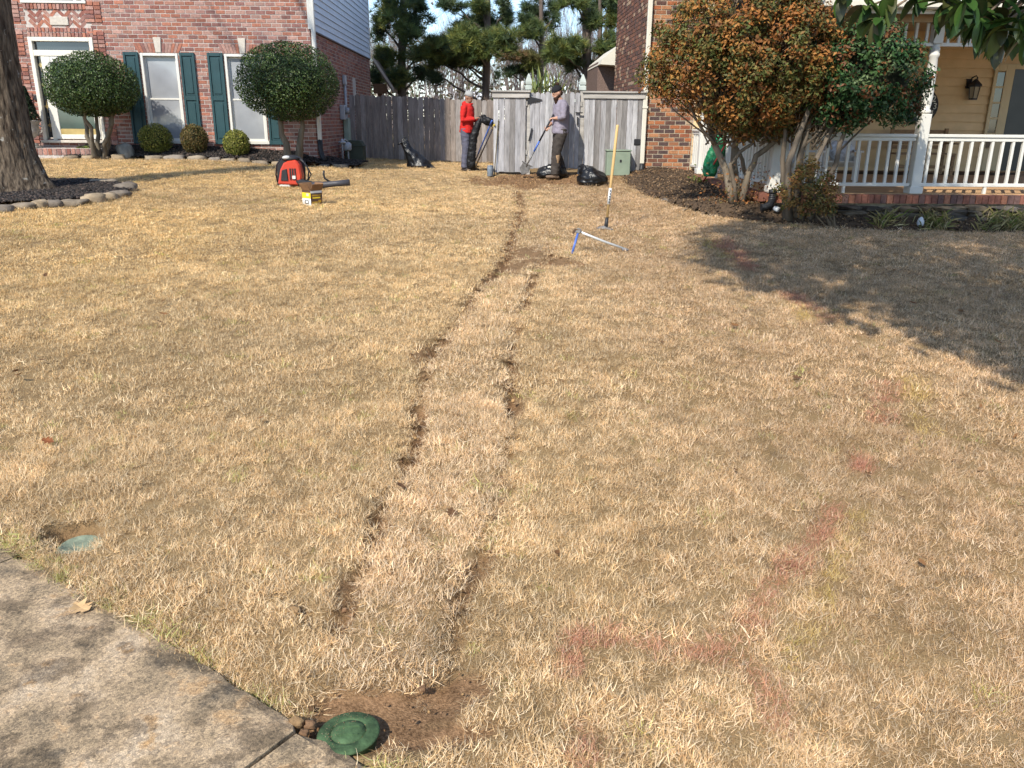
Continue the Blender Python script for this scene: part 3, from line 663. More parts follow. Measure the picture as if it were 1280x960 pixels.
MB().box(x0_+t, x1_-t, HY-.05, HY-.046, c+.12, c+.24).build('kick_plate', mat('brass_plate', (.55, .40, .16), .35, .5, metallic=.6, usecol=False), door)
MB().box(a-.03, b+.03, HY-.12, HY+.05, c-.06, c).build('threshold', stone, house, bevel=.01)
# step and stoop
st = MB(); x = a-.9
MB().box(a-.95, b+.1, HY-.72, HY-.1, .62, c-.16).build('stoop', mort, house)
while x < b+.05: put(st, x, x+.1, c-.3, c-.15, PINK, rng, front(HY-.725)); x += .1
o = st.build('stoop_brickwork', brickm, house); o['kind'] = 'stuff'
MB().box(X(45, 119)-.04, X(45, 119)+.03, HY-.04, HY-.012, Z(46, 125), Z(46, 119)).build('doorbell', mat('black_plastic', (.02, .02, .022), .5, .4, usecol=False), house)
# upper window edge
f = MB(); a, b, c, d = uw
for xx in (a, a+(b-a)*.24, b-.1-(b-a)*.1, b-.06): f.box(xx, xx+.06, HY-.04, HY+.1, c+.05, d)
uwo = f.build('upper_window', white, house); MB().box(a-.02, b+.02, HY-.05, HY+.1, c, c+.05).build('sill', white, uwo)
MB().box(a+.02, b-.02, HY+.05, HY+.06, c+.05, d).build('pane', pane_d, uwo)
# brick pilasters beside the entry
pil = MB()
for px_ in (107.5, 27):
    xa = X(px_, 30)-(.36 if px_ < 50 else 0); z = .9
    while z < 3.9:
        if int((z-.9)/.083) % 8 < 6: put(pil, xa, xa+.21, z, z+BH, PINK, rng, front(HY-.02)); put(pil, xa+.21, xa+.36, z, z+BH, PINK, rng, front(HY-.02))
        z += BH
o = pil.build('pilaster_brickwork', brickm, house); o['kind'] = 'stuff'
# lap siding on the right side wall, board by board
sid = mat('grey_siding', (.56, .60, .66), .6, .35, 5, .06, .15, 60, usecol=False); z = zsid; ex = .145; xs0 = HX
bmesh_ = None
for i in range(34):
    b = MB(); b.prism([(HX+.035, HY-.01, z+.004), (HX+.008, HY-.01, z+ex+.02), (HX-.002, HY-.01, z+ex+.02), (HX-.002, HY-.01, z+.004)], (0, 9.02, 0)); b.build('siding_board', sid, house); z += ex
MB().box(HX-.03, HX+.045, HY-.03, HY+.06, zsid+.003, 8.5).build('corner_trim', white, house); MB().box(HX-.0, HX+.045, 28.14, 28.24, zsid+.003, 8.5).build('corner_trim', white, house)
MB().box(HX-.0, HX+.05, HY+.07, 28.13, zsid-.03, zsid).build('drip_edge', mat('dark_trim', (.12, .09, .08), .7, usecol=False), house)
sw_ = MB(); sw_.box(HX-.06, HX-.02, 24.63, 25.17, 2.03, 2.72); s2 = sw_.build('side_window', white, house); MB().box(HX-.02, HX-.015, 24.7, 25.1, 2.1, 2.65).build('pane', pane, s2)
# downspout with elbow
ds = MB(); yd = PX(391, 30, HX+.07).y; ds.box(HX+.03, HX+.115, yd-.05, yd+.05, 1.18, 8.4); dso = ds.build('downspout', white, house, bevel=.012)
for z in (2.2, 4.6): MB().box(HX+.02, HX+.12, yd-.056, yd+.056, z, z+.035).build('strap', white, dso)
MB().tube([(HX+.072, yd, 1.2), (HX+.072, yd, 1.0), (HX+.10, yd-.03, .86), (HX+.17, yd-.12, .74)], [.055, .056, .058, .06], 10).build('drain_boot', mat('black_plastic', (.02, .02, .022), .5, .4, usecol=False), dso, smooth=True)
# patio roof behind: gable overhang beyond the back corner
brn = mat('brown_wood', (.16, .085, .045), .8, .2, 8, .2, .3, 30, stretch=(1, 1, 6), usecol=False)
pr = MB(); e0 = PY(471, 78, 28.4); e1 = PY(487, 113, 28.4)
pr.prism([(e0.x-.1, 28.3, e0.z+.12), (e1.x+.1, 28.3, e1.z+.06), (e1.x+.1, 28.3, e1.z-.06), (e0.x-.1, 28.3, e0.z)], (0, 3.5, 0)); pro = pr.build('patio_roof', mat('patio_shingle', (.22, .16, .12), .9, usecol=False), house)
MB().prism([(e0.x-.1, 28.26, e0.z+.16), (e1.x+.14, 28.26, e1.z+.09), (e1.x+.14, 28.26, e1.z-.02), (e0.x-.1, 28.26, e0.z+.05)], (0, .04, 0)).build('rake_board', mat('tan_trim', (.5, .42, .34), .7, usecol=False), pro)
MB().box(e1.x-.42, e1.x-.27, 28.6, 28.75, .6, e1.z+.05).build('patio_post', brn, house)
MB().box(HX+.05, e1.x-.1, 28.45, 28.55, e1.z-.1, e1.z+.2).build('patio_beam', brn, house)
# utilities on the side wall: meter, conduit, pale green cable pedestal
ut = mat('grey_metal', (.36, .38, .40), .5, .5, 8, .12, usecol=False); pg = mat('pale_green_metal', (.30, .37, .30), .6, .4, 6, .12, usecol=False)
ym = 22.6
MB().tube([(HX+.06, ym+.35, 1.0), (HX+.06, ym+.35, 2.55)], .035, 8).build('conduit', ut, house, smooth=True)
MB().box(HX+.02, HX+.10, ym+.24, ym+.46, 2.5, 2.72).build('junction_box', ut, house, bevel=.01)
m_ = MB(); m_.box(HX+.01, HX+.14, ym-.35, ym-.06, 1.62, 1.98); mo = m_.build('meter_box', ut, house, bevel=.015)
Mx = Matrix.Translation((HX+.14, ym-.2, 1.84))@Matrix.Rotation(math.pi/2, 4, 'Y'); MB().lathe([(.085, 0), (.085, .07), (.07, .10)], n=14, M=Mx).build('meter_dial', pane, mo, smooth=True)
MB().box(HX+.02, HX+.17, ym+.02, ym+.3, .72, 1.66).build('cable_riser_cover', pg, house, bevel=.02)
gm = thing('gas_meter', (HX+.3, 21.0, float(gz(HX+.3, 21))), 'grey gas meter with pipes low on the brick side wall', 'gas meter')
b0 = gm.location; MB().tube([b0+Vector((-.05, 0, 0)), b0+Vector((-.05, 0, .5)), b0+Vector((.0, .1, .55)), b0+Vector((.05, .22, .5))], .022, 8).build('pipe', ut, gm, smooth=True)
MB().lathe([(.10, 0), (.12, .04), (.12, .16), (.08, .2)], b0+Vector((.02, .22, .28)), 14).build('meter_body', ut, gm, smooth=True)
MB().lathe([(.07, 0), (.09, .02), (.09, .05), (.03, .07), (.02, .12)], b0+Vector((-.05, 0, .45)), 14).build('regulator', ut, gm, smooth=True)
MB().tube([b0+Vector((.05, .22, .32)), b0+Vector((.05, .24, .0))], .02, 8).build('pipe', ut, gm, smooth=True)
gb = G(431, 193); gbx = thing('utility_cabinet', (HX+.42, 21.9, float(gz(HX+.4, 21.9))), 'squat dark green utility cabinet against the brick side wall', 'utility box'); b0 = gbx.location
dg = mat('dark_green_metal', (.045, .055, .036), .6, .4, 6, .15, usecol=False)
MB().prism([b0+Vector(q) for q in ((-.24, -.2, 0), (.24, -.2, 0), (.24, -.2, .4), (.16, -.2, .52), (-.16, -.2, .52), (-.24, -.2, .4))], (0, .4, 0)).build('cabinet_body', dg, gbx, bevel=.02)
MB().box(b0.x-.26, b0.x+.26, b0.y-.22, b0.y+.18, b0.z+.37, b0.z+.395).build('lid_flange', dg, gbx, bevel=.01)
# ================================================================== right house with porch
RY, RX = 17.5, 3.12; PF = 12.3; PXL = 4.12; FLZ = .66
rh = thing('porch_house', (6, 17.5, .5), 'house with mottled brown brick wing and tan sided front porch behind white railing', 'house')
MIX = [tuple(q*.82 for q in c) for c in [(.38, .135, .06), (.42, .18, .085), (.30, .11, .06), (.14, .075, .06), (.10, .065, .06), (.46, .22, .11), (.34, .15, .08), (.22, .10, .065), (.50, .36, .24)]]
DARK = [(.20, .095, .065), (.15, .075, .055), (.24, .11, .07), (.11, .065, .055), (.18, .085, .06), (.40, .28, .19), (.13, .07, .055), (.16, .08, .06)]
mort2 = mat('tan_mortar', (.42, .35, .26), .95, .1, 14, .15, .4, 120, usecol=False)
RYB = PX(770, 60, RX).y
wb = MB(); wb.box(RX+.004, PXL+.02, RY, RY+.25, .4, 6.4); wb.box(RX+.004, RX+.25, RY+.25, RYB, .4, 6.4); wb.box(RX+.26, 12, RYB-.25, RYB, .4, 6.4); wb.box(PXL+.05, 12, RY+.3, RY+.4, 3.35, 6.4); wb.box(RX, 12, RY+.1, RYB, 6.41, 6.5)
wb.build('wall', mort2, rh)
rng = random.Random(5)
rest = brick_face(RX, PXL, .42, 6.4, [], MIX, rng, front(RY), True, 160, rh, prefer=lambda q: abs(q[1]-1.2))
r2 = brick_face(RY-.012, RYB, .42, 6.4, [], DARK, rng, side_l(RX), True, 130, rh, prefer=lambda q: abs(q[1]-3.6)+abs(q[0]-RY-1)*.5)
base = len(rest.v); rest.f += [tuple(i+base for i in f) for f in r2.f]; rest.v += r2.v; rest.c += r2.c; rest.m += r2.m
o = rest.build('brickwork', brickm, rh); o['kind'] = 'stuff'
ds = MB(); dx0 = PY(804, 170, RY-.05).x; ds.box(dx0-.045, dx0+.045, RY-.10, RY-.018, .78, 6.3); dso = ds.build('downspout', cream, rh, bevel=.012)
blk = mat('black_plastic', (.02, .02, .022), .5, .4, usecol=False)
MB().tube([(dx0, RY-.06, .82), (dx0, RY-.06, .70), (dx0-.02, RY-.10, .62), (dx0-.05, RY-.2, .56)], [.055, .058, .06, .062], 10).build('drain_boot', blk, dso, smooth=True)
MB().box(dx0-.055, dx0+.055, RY-.112, RY-.016, 1.9, 1.94).build('strap', cream, dso)
MB().box(dx0-.19, dx0-.06, RY-.1, RY-.02, 1.18, 1.3).build('outlet_box', blk, rh, bevel=.01)
# far wing seen over the fence, with its eave
fw = PY(763, 95, 23.5); MB().box(fw.x-.35, fw.x+3, 23.5, 26, .4, fw.z+.35).build('rear_wing_wall', mat('rear_brick', (.17, .12, .10), .9, .1, 30, .3, usecol=False), rh)
ev = PY(752, 78, 23); ee = PY(772, 78, 23)
MB().prism([(ev.x-.05, 22.9, ev.z-.05), (ee.x+2, 22.9, ev.z-.18), (ee.x+2, 22.9, ev.z+1.6), (ee.x, 22.9, ev.z+.42), (ev.x, 22.9, ev.z+.08)], (0, 3, 0)).build('rear_eave', cream, rh)
# porch slab, brick edge, floor
sl = MB(); sl.box(PXL-.02, 12, PF-.12, RY-.02, .3, FLZ-.07); sl.build('porch_base', mort2, rh)
fl = MB(); fl.box(PXL-.0, 12, PF-.10, RY-.02, FLZ-.066, FLZ); fl.build('porch_floor', mat('porch_floor', (.50, .31, .16), .75, .3, 5, .15, .2, 60, usecol=False), rh)
EDGE = [(.27, .11, .07), (.20, .085, .06), (.13, .075, .065), (.32, .14, .085), (.24, .10, .07)]
vs = []
for i in range(5):
    b = MB(); b.box(-.042, .042, -.11, .11, -.06, .06, EDGE[i]); vs.append(b.mesh('brick', brickm))
Mi = world_of(rh).inverted()
x = PXL+.0
while x < 9.2: o = link('brick', rng.choice(vs), rh); o.matrix_basis = Mi@Matrix.Translation((x, PF-.16+rng.uniform(-.004, .004), FLZ-.066)); x += .094
y = PF-.02
while y < RY-.1: o = link('brick', rng.choice(vs), rh); o.matrix_basis = Mi@Matrix.Translation((PXL-.06, y, FLZ-.066))@Matrix.Rotation(math.pi/2, 4, 'Z'); y += .094
# back wall: lap siding
tan = mat('tan_siding', (.66, .46, .25), .7, .3, 4, .08, .15, 50, usecol=False); z = FLZ; MB().box(PXL+.03, 12, RY+.02, RY+.2, FLZ+.001, 3.4).build('porch_wall_core', tan, rh)
while z < 3.35:
    b = MB(); b.prism([(PXL+.02, RY-.03, z+.003), (PXL+.02, RY+.012, z+.188), (PXL+.02, RY+.019, z+.188), (PXL+.02, RY+.019, z+.003)], (7.8, 0, 0)); b.build('siding_board', tan, rh); z += .172
MB().box(PXL+.02, 12, RY-.05, RY-.034, FLZ+.002, FLZ+.05).build('baseboard', mat('brown_base', (.22, .12, .06), .7, usecol=False), rh)
# front door unit
def XR(px, py): return PY(px, py, RY).x
def ZR(px, py): return PY(px, py, RY).z
trim = mat('tan_trim_light', (.55, .43, .25), .65, .35, 4, .06, usecol=False)
xa, xb = XR(1243, 82), XR(1266, 86); zt = ZR(1250, 80); f = MB(); yy0, yy1 = RY-.065, RY-.032
f.box(xa, xa+.07, yy0, yy1, FLZ+.06, zt); f.box(xb-.16, xb+.02, yy0, yy1, FLZ+.06, zt); f.box(xa+.07, xb-.16, yy0, yy1, zt-.14, zt); f.box(xb+.02, xb+1.8, yy0, yy1, zt-.1, zt); f.box(xa+.07, xb-.16, yy0, yy1, FLZ+.06, FLZ+.5)
fr = f.build('door_frame', trim, rh, bevel=.006); nP = 5; h0 = FLZ+.5; hh = (zt-.14-h0)/nP
for i in range(nP):
    MB().box(xa+.07, xb-.16, RY-.045, RY-.04, h0+i*hh+.02, h0+(i+1)*hh-.02).build('pane', pane_d, fr)
    if i: MB().box(xa+.07, xb-.16, RY-.058, RY-.034, h0+i*hh-.018, h0+i*hh+.018).build('muntin', trim, fr)
MB().box(xb+.03, xb+1.05, RY-.05, RY-.034, FLZ+.06, zt-.1).build('door', mat('dark_door', (.03, .032, .028), .35, .5, 2, .3, usecol=False), fr)
# wall lantern
lx, lz = XR(1213, 112), ZR(1213, 112); ln = MB(); ln.box(lx-.12, lx-.02, RY-.05, RY-.0, lz+.02, lz+.2); ln.tube([(lx-.07, RY-.05, lz+.12), (lx-.06, RY-.10, lz+.22), (lx, RY-.14, lz+.26), (lx+.03, RY-.14, lz+.22), (lx, RY-.14, lz+.14)], .014, 8)
lo = ln.build('wall_lantern', blk, rh)
MB().lathe([(.02, .2), (.05, .17), (.14, .09), (.15, .06), (.11, .06), (.11, .05)], (lx, RY-.15, lz), 6).build('lantern_roof', blk, lo)
cg = MB(); Mx = Matrix.Translation((lx, RY-.15, lz))
for k in range(6):
    a0 = k*math.pi/3; cg.tube([(lx+.11*math.cos(a0), RY-.15+.11*math.sin(a0), lz+.05), (lx+.085*math.cos(a0), RY-.15+.085*math.sin(a0), lz-.17)], .008, 5)
cg.lathe([(.09, -.2), (.09, -.17)], (lx, RY-.15, lz), 6); cg.build('lantern_cage', blk, lo)
MB().lathe([(.08, -.165), (.10, .045)], (lx, RY-.15, lz), 6).build('lantern_glass', mat('amber_glass', (.30, .25, .17), .2, .6, usecol=False), lo)
# round house number plaque
pxc, pzc = XR(1150, 133), ZR(1150, 133); Mp = Matrix.Translation((pxc, RY-.045, pzc))@Matrix.Rotation(math.pi/2, 4, 'X')
pl = MB(); pl.lathe([(.33, -.01), (.35, 0), (.35, .012), (.33, .02), (.31, .012)], n=32, M=Mp); plo = pl.build('number_plaque', mat('black_iron', (.018, .018, .02), .5, .4, usecol=False), rh)
def text(body, size, M, m, parent, name='numeral', extrude=.003):
    cu = bpy.data.curves.new(name, 'FONT'); cu.body = body; cu.size = size; cu.extrude = extrude; cu.align_x = 'CENTER'; cu.align_y = 'CENTER'
    o = bpy.data.objects.new(name, cu); C.objects.link(o); dg_ = bpy.context.evaluated_depsgraph_get(); me = bpy.data.meshes.new_from_object(o.evaluated_get(dg_)); bpy.data.objects.remove(o)
    me.name = name; me.materials.clear(); me.materials.append(m); q = link(name, me, parent); q.matrix_basis = world_of(parent).inverted()@M; return q
num = mat('pale_numeral', (.7, .68, .6), .6, usecol=False)
for ch, px_, py_ in (('2', 1165.5, 124), ('3', 1166.5, 133), ('4', 1162, 142)): text(ch, .17, Matrix.Translation((XR(px_, py_), RY-.07, ZR(px_, py_)))@Matrix.Rotation(math.pi/2, 4, 'X'), num, plo)
# posts, railings
def post(x, y, name='porch_post'):
    b = MB(); z0 = FLZ; b.box(x-.075, x+.075, y-.075, y+.075, z0, z0+1.12); b.box(x-.1, x+.1, y-.1, y+.1, z0, z0+.1)
    po = b.build(name, white, rh, bevel=.008); MB().box(x-.07, x+.07, y-.07, y+.07, 2.72, 2.99).build('post_head', white, po, bevel=.008)
    MB().lathe([(.058, 1.121), (.078, 1.14), (.078, 1.17), (.055, 1.19), (.066, 1.25), (.074, 1.35), (.068, 1.7), (.06, 1.88), (.074, 1.9), (.074, 1.93), (.062, 1.95), (.07, 1.98), (.07, 2.0), (.06, 2.02), (.06, 2.06)], (x, y, z0), 20).build('turned_shaft', white, po, smooth=True); return po
fp = PY(1141, 239, PF).x
for x, y in ((PXL+.04, PF), (fp, PF), (fp+2.15, PF)): post(x, y)
ys = [PX(876, 180, PXL).y, PX(918, 185, PXL).y]
for y in ys: post(PXL+.04, y)
def rail(p0, p1):
    p0, p1 = Vector(p0), Vector(p1); d = (p1-p0); L = d.length; d.normalize(); ang = math.atan2(d.y, d.x); M = Matrix.Translation(p0)@Matrix.Rotation(ang, 4, 'Z'); z = FLZ
    t = MB(); t.box(0, L, -.045, .045, z+.80-p0.z, z+.845-p0.z, M=M); t.box(0, L, -.025, .025, z+.745-p0.z, z+.799-p0.z, M=M); ro = t.build('top_rail', white, rh, bevel=.006)
    b = MB(); b.box(0, L, -.03, .03, z+.10-p0.z, z+.15-p0.z, M=M); bo = b.build('bottom_rail', white, rh, bevel=.006)
    n = max(1, round(L/.151)); bm_ = MB(); bm_.box(-.019, .019, -.019, .019, z+.148, z+.748, M=None); me = bm_.mesh('baluster', white); Mi = world_of(rh).inverted()
    for i in range(n):
        q = p0+d*(L*(i+.5)/n); o = link('baluster', me, rh); o.matrix_basis = Mi@Matrix.Translation((q.x, q.y, 0))@Matrix.Rotation(ang, 4, 'Z')
    for fr_ in ([.5] if L < 2.6 else [.33, .66]):
        q = p0+d*L*fr_; s = MB(); s.box(q.x-.02, q.x+.02, q.y-.02, q.y+.02, z, z+.1); s.build('rail_foot', white, rh)
xs = [PXL+.115, fp-.075]; rail((xs[0], PF, 0), (xs[1], PF, 0)); rail((fp+.075, PF, 0), (fp+2.07, PF, 0))
yy = [PF]+sorted(ys)+[RY]
for a, b in zip(yy, yy[1:]): rail((PXL+.04, a+.075, 0), (PXL+.04, b-(.075 if b < RY else .02), 0))
# frieze of short spindles, header beam, ceiling, eave, roof
fz = MB(); fz.box(PXL+.0, 9.5, PF-.03, PF+.03, 2.69, 2.735); fz.build('frieze_rail', white, rh); sp = MB(); sp.box(-.017, .017, PF-.017, PF+.017, 2.735, 2.99); me = sp.mesh('spindle', white); x = PXL+.14
while x < 9.4:
    if abs(x-fp) > .09: o = link('spindle', me, rh); o.matrix_basis = Mi@Matrix.Translation((x, 0, 0))
    x += .155
bt = mat('beam_tan', (.42, .30, .19), .7, .3, usecol=False)
MB().box(PXL-.06, 12, PF-.08, PF+.08, 2.992, 3.2).build('header_beam', bt, rh); MB().box(PXL-.02, PXL+.10, PF+.09, RY-.03, 2.992, 3.2).build('header_beam', bt, rh)
MB().box(PXL-.1, 12, PF-.3, RY+.2, 3.405, 3.45).build('porch_ceiling', bt, rh)
ez = PY(1060, 16, PF-.42).z
MB().box(PXL-.35, 12, PF-.42, PF-.37, ez, ez+.15).build('fascia', white, rh); gt = MB(); gt.box(PXL-.35, 12, PF-.55, PF-.425, ez+.05, ez+.16); gt.build('gutter', cream, rh, bevel=.02)
MB().box(PXL-.35, 12, PF-.37, PF-.085, 3.202, 3.235).build('soffit', bt, rh)
rf = MB(); shg = mat('roof_shingle', (.24, .22, .20), .95, .1, 22, .25, .5, 50, usecol=False); RM = Matrix.Translation((0, PF-.5, ez+.17))@Matrix.Rotation(math.radians(28), 4, 'X')
rf.box(PXL-.4, 12, 0, 6.2, -.06, -.02, M=RM); ro = rf.build('roof', shg, rh); rr = random.Random(2)
for row in range(10):
    x = PXL-.4-rr.random()*.3
    while x < 9.6:
        w = .3; b = MB(); k = rr.uniform(.75, 1.2); b.box(x, min(x+w-.008, 12), row*.14-.02, row*.14+.26, -.012+.004*rr.random(), .004, (k, k, k), M=RM@Matrix.Translation((0, 0, .004*(row % 2)+.002))@Matrix.Rotation(-.03, 4, 'X')); x += w
        b.build('shingle', mat('shingle', (.24, .22, .20), .95, .1, 22, .25, .5, 50), ro)
# -------------------------------------------------- furniture on the porch
wood = mat('bench_wood', (.26, .16, .085), .7, .3, 10, .2, .2, 40, stretch=(1, 1, 5), usecol=False)
bx = PY(1150, 200, RY-.7).x; bn = thing('porch_bench', (bx, RY-.7, FLZ), 'brown wooden slatted bench against the tan porch wall', 'bench')
for dx in (-.55, .55):
    for dy in (-.2, .2): MB().box(bx+dx-.03, bx+dx+.03, RY-.7+dy-.03, RY-.7+dy+.03, FLZ+.001, FLZ+(.42 if dy < 0 else .9)).build('leg', wood, bn)
    MB().box(bx+dx-.04, bx+dx+.04, RY-.97, RY-.45, FLZ+.60, FLZ+.635).build('armrest', wood, bn)
for i in range(5): MB().box(bx-.58, bx+.58, RY-.95+i*.095, RY-.875+i*.095, FLZ+.40, FLZ+.43).build('seat_slat', wood, bn)
for i in range(4): MB().box(bx-.52, bx+.52, RY-.485, RY-.465, FLZ+.5+i*.1, FLZ+.57+i*.1).build('back_slat', wood, bn)
MB().box(bx-.52, bx+.52, RY-.945, RY-.915, FLZ+.14, FLZ+.2).build('stretcher', wood, bn)
wk = mat('weathered_white', (.60, .58, .54), .7, .3, 6, .12, .2, 50, usecol=False)
def adirondack(px, y, rz, label, cush):
    x = PY(px, 200, y).x; t = thing('porch_chair', (x, y, FLZ), label, 'chair', rz=rz); M = world_of(t)
    for dx in (-.28, .28):
        for dy, h in ((-.3, .5), (.25, .42)): MB().box(dx-.025, dx+.025, dy-.03, dy+.03, .001, h, M=M).build('leg', wk, t)
        MB().box(dx-.06, dx+.06, -.36, .32, .502, .53, M=M).build('armrest', wk, t)
    for i in range(5): MB().box(-.27, .27, -.3+i*.11, -.21+i*.11, .33-i*.025, .35-i*.025, M=M).build('seat_slat', wk, t)
    for i in range(5):
        u = -.22+i*.11; b = MB(); h = .62-abs(i-2)*.05; b.box(u-.045, u+.045, -.01, .012, 0, h, M=M@Matrix.Translation((0, .26, .24))@Matrix.Rotation(-.35, 4, 'X')); b.build('back_slat', wk, t)
    if cush:
        cu = MB(); cu.ball((0, 0, 0), (.22, .07, .2), (1, 1, 1), 14, 8, M=(M@Matrix.Translation((0, .12, .5))@Matrix.Rotation(-.3, 4, 'X')).to_3x3()); cu.v = [tuple(Vector(p)+(M@Vector((0, .1, .52)))) for p in cu.v]
        co = cu.build('seat_cushion', mat('print_fabric', (.50, .52, .55), .9, .1, 14, .45, usecol=False), None, smooth=True); tag(co, 'blue and white print cushion on the '+('chair by the corner post' if cush == 1 else 'chair nearer the bench'), 'cushion', None)
    return t
adirondack(993, 14.6, .5, 'weathered white slatted chair just inside the porch corner post', 1); adirondack(1050, 15.0, -.3, 'weathered white slatted chair between the corner post and the bench', 2)
# ================================================================== fences
fw_ = mat('fence_wood', (1, 1, 1), .9, .15, 14, .28, .5, 30, stretch=(1, 1, .12), fine=.18, fine_scale=60)
def board_set(pal, w, h, t, top, name='board', nv=8, seed=1):
    rg = random.Random(seed); out = []
    for i in range(nv):
        b = MB(); c = rg.choice(pal); k = rg.uniform(.82, 1.15); hh = h+rg.uniform(-.02, .012); c = tuple(q*k for q in c)
        if top == 'dog': poly = [(-w/2, 0, 0), (w/2, 0, 0), (w/2, 0, hh-.03), (w/2-.03, 0, hh), (-w/2+.03, 0, hh), (-w/2, 0, hh-.03)]
        elif top == 'round': poly = [(-w/2, 0, 0), (w/2, 0, 0)]+[(w/2*math.cos(a), 0, hh-.045+.045*math.sin(a)) for a in np.linspace(0, math.pi, 7)]
        else: poly = [(-w/2, 0, 0), (w/2, 0, 0), (w/2, 0, hh), (-w/2, 0, hh)]
        b.prism(poly, (0, t, 0), c); out.append(b.mesh(name, fw_, bevel=.003))
    return out
GREY1 = [(.28, .24, .21), (.33, .29, .26), (.22, .185, .16), (.30, .27, .25), (.36, .32, .29)]; GREY2 = [(.29, .28, .28), (.35, .34, .345), (.23, .215, .205), (.32, .305, .30), (.40, .39, .39)]
def board_run(parent, x0, x1, y, meshes, w, seed, gap=.006, zfun=None, lean=.006):
    rg = random.Random(seed); x = x0+w/2; Mi = world_of(parent).inverted()
    while x < x1-w/2+.03:
        z = (zfun(x) if zfun else float(gz(x, y)))-.01+rg.uniform(-.012, .012); o = link('board', rg.choice(meshes), parent); o.matrix_basis = Mi@Matrix.Translation((x, y+rg.uniform(-.005, .005), z))@Matrix.Rotation(rg.uniform(-lean, lean), 4, 'Y'); x += w+gap
FY = 23.6
lf = thing('wooden_fence', (-2, FY, .6), 'weathered brown grey wooden board fence running from the brick side wall', 'fence')
lh = PY(530, 118, FY).z-PY(530, 192, FY).z
board_run(lf, HX+.05, .12, FY, board_set(GREY1, .138, lh+.1, .018, 'dog', seed=4), .138, 6, zfun=lambda x: .52+.03*max(0, -x))
rl = MB(); 
for zz in (.35, lh-.3): MB().box(HX+.05, .1, FY+.02, FY+.06, .66+zz, .74+zz).build('rail', mat('old_rail', (.2, .16, .13), .9, usecol=False), lf)
FF = 17.42; FB = PY(660, 209, FF).z; fh = PY(640, 113, FF).z-FB; x_l, x_g0, x_g1, x_r = PY(617, 160, FF).x, PY(662, 160, FF).x, PY(727, 160, FF).x, RX-.06
cap = mat('fence_cap', (.40, .375, .34), .9, .15, 10, .25, .4, 30, stretch=(.15, 1, 1), usecol=False)
def panel(x0, x1, label, seed):
    t = thing('privacy_fence', ((x0+x1)/2, FF, .6), label, 'fence'); board_run(t, x0, x1, FF, board_set(GREY2, .105, fh+.05, .018, 'flat', seed=seed), .105, seed+3, gap=.004, zfun=lambda x: FB-.09)
    MB().box(x0-.03, x1+.04, FF-.035, FF+.05, FB+fh-.14, FB+fh-.035).build('trim_board', cap, t, bevel=.004); MB().box(x0-.05, x1+.06, FF-.07, FF+.08, FB+fh-.033, FB+fh).build('cap_board', cap, t, bevel=.004)
    for zz in (.25, 1.2): MB().box(x0, x1, FF+.022, FF+.06, FB+zz, FB+zz+.09).build('rail', cap, t)
    return t
p1_ = panel(x_l, x_g0-.05, 'short silvery fence panel with a capped top left of the gate', 11); panel(x_g1+.05, x_r, 'silvery capped fence panel between the gate and the brick corner', 15)
ret = thing('return_fence', (x_l, 20, .6), 'weathered fence run going back from the capped panel to the far fence', 'fence'); rg = random.Random(8); ms = board_set(GREY1, .138, fh-.1, .018, 'dog', seed=9); y = FF+.12; Mi2 = world_of(ret).inverted()
while y < FY-.05: o = link('board', rg.choice(ms), ret); o.matrix_basis = Mi2@Matrix.Translation((x_l+.02, y, FB-.05))@Matrix.Rotation(math.pi/2, 4, 'Z'); y += .144
gate = thing('fence_gate', ((x_g0+x_g1)/2, FF, .6), 'silvery board gate with rounded board tops and black strap hinge', 'gate')
board_run(gate, x_g0-.0, x_g1+.0, FF+.012, board_set(GREY2, .098, fh+.0, .018, 'round', seed=21), .098, 25, gap=.004, zfun=lambda x: FB-.015)
for zz in (.25, 1.2): MB().box(x_g0, x_g1, FF+.035, FF+.07, FB+zz, FB+zz+.09).build('rail', cap, gate)
hz = PY(667, 125, FF).z; MB().prism([(x_g0-.04, FF-.012, hz+.1), (x_g0+.05, FF-.012, hz+.05), (x_g0+.24, FF-.012, hz+.012), (x_g0+.24, FF-.012, hz-.012), (x_g0+.05, FF-.012, hz-.05), (x_g0-.04, FF-.012, hz-.1)], (0, .008, 0)).build('strap_hinge', blk, gate)
lt = PY(725, 141, FF); MB().box(lt.x-.09, lt.x+.05, FF-.03, FF-.006, lt.z-.012, lt.z+.012).build('latch', blk, gate); MB().box(lt.x-.06, lt.x-.03, FF-.02, FF-.006, lt.z-.24, lt.z-.08).build('latch_plate', blk, gate)
hb_ = PY(663, 168, FF); MB().tube([(hb_.x+.03, FF-.02, hb_.z+.12), (hb_.x, FF-.03, hb_.z), (hb_.x-.03, FF-.02, hb_.z-.13)], .014, 6).build('pull_handle', blk, gate)
for px_, lab in ((661, 'square gate post with pointed finial beside the strap hinge'), (729, 'square gate post with pointed finial on the latch side')):
    x = PY(px_, 105, FF).x; t = thing('gate_post', (x, FF+.1, .6), lab, 'post'); zc = FB+fh; MB().box(x-.045, x+.045, FF+.052, FF+.142, .55, zc+.01).build('post_shaft', cap, t)
    fn = mat('finial_green_grey', (.42, .46, .42), .85, .2, 12, .15, usecol=False)
    MB().box(x-.07, x+.07, FF+.03, FF+.165, zc+.012, zc+.10).build('finial_block', fn, t, bevel=.01); Mf = Matrix.Translation((x, FF+.1, zc+.10))@Matrix.Rotation(math.pi/4, 4, 'Z')
    MB().lathe([(.06, 0), (.085, .03), (.09, .07), (.07, .12), (.035, .19), (.01, .225)], n=4, M=Mf).build('finial_point', fn, t)
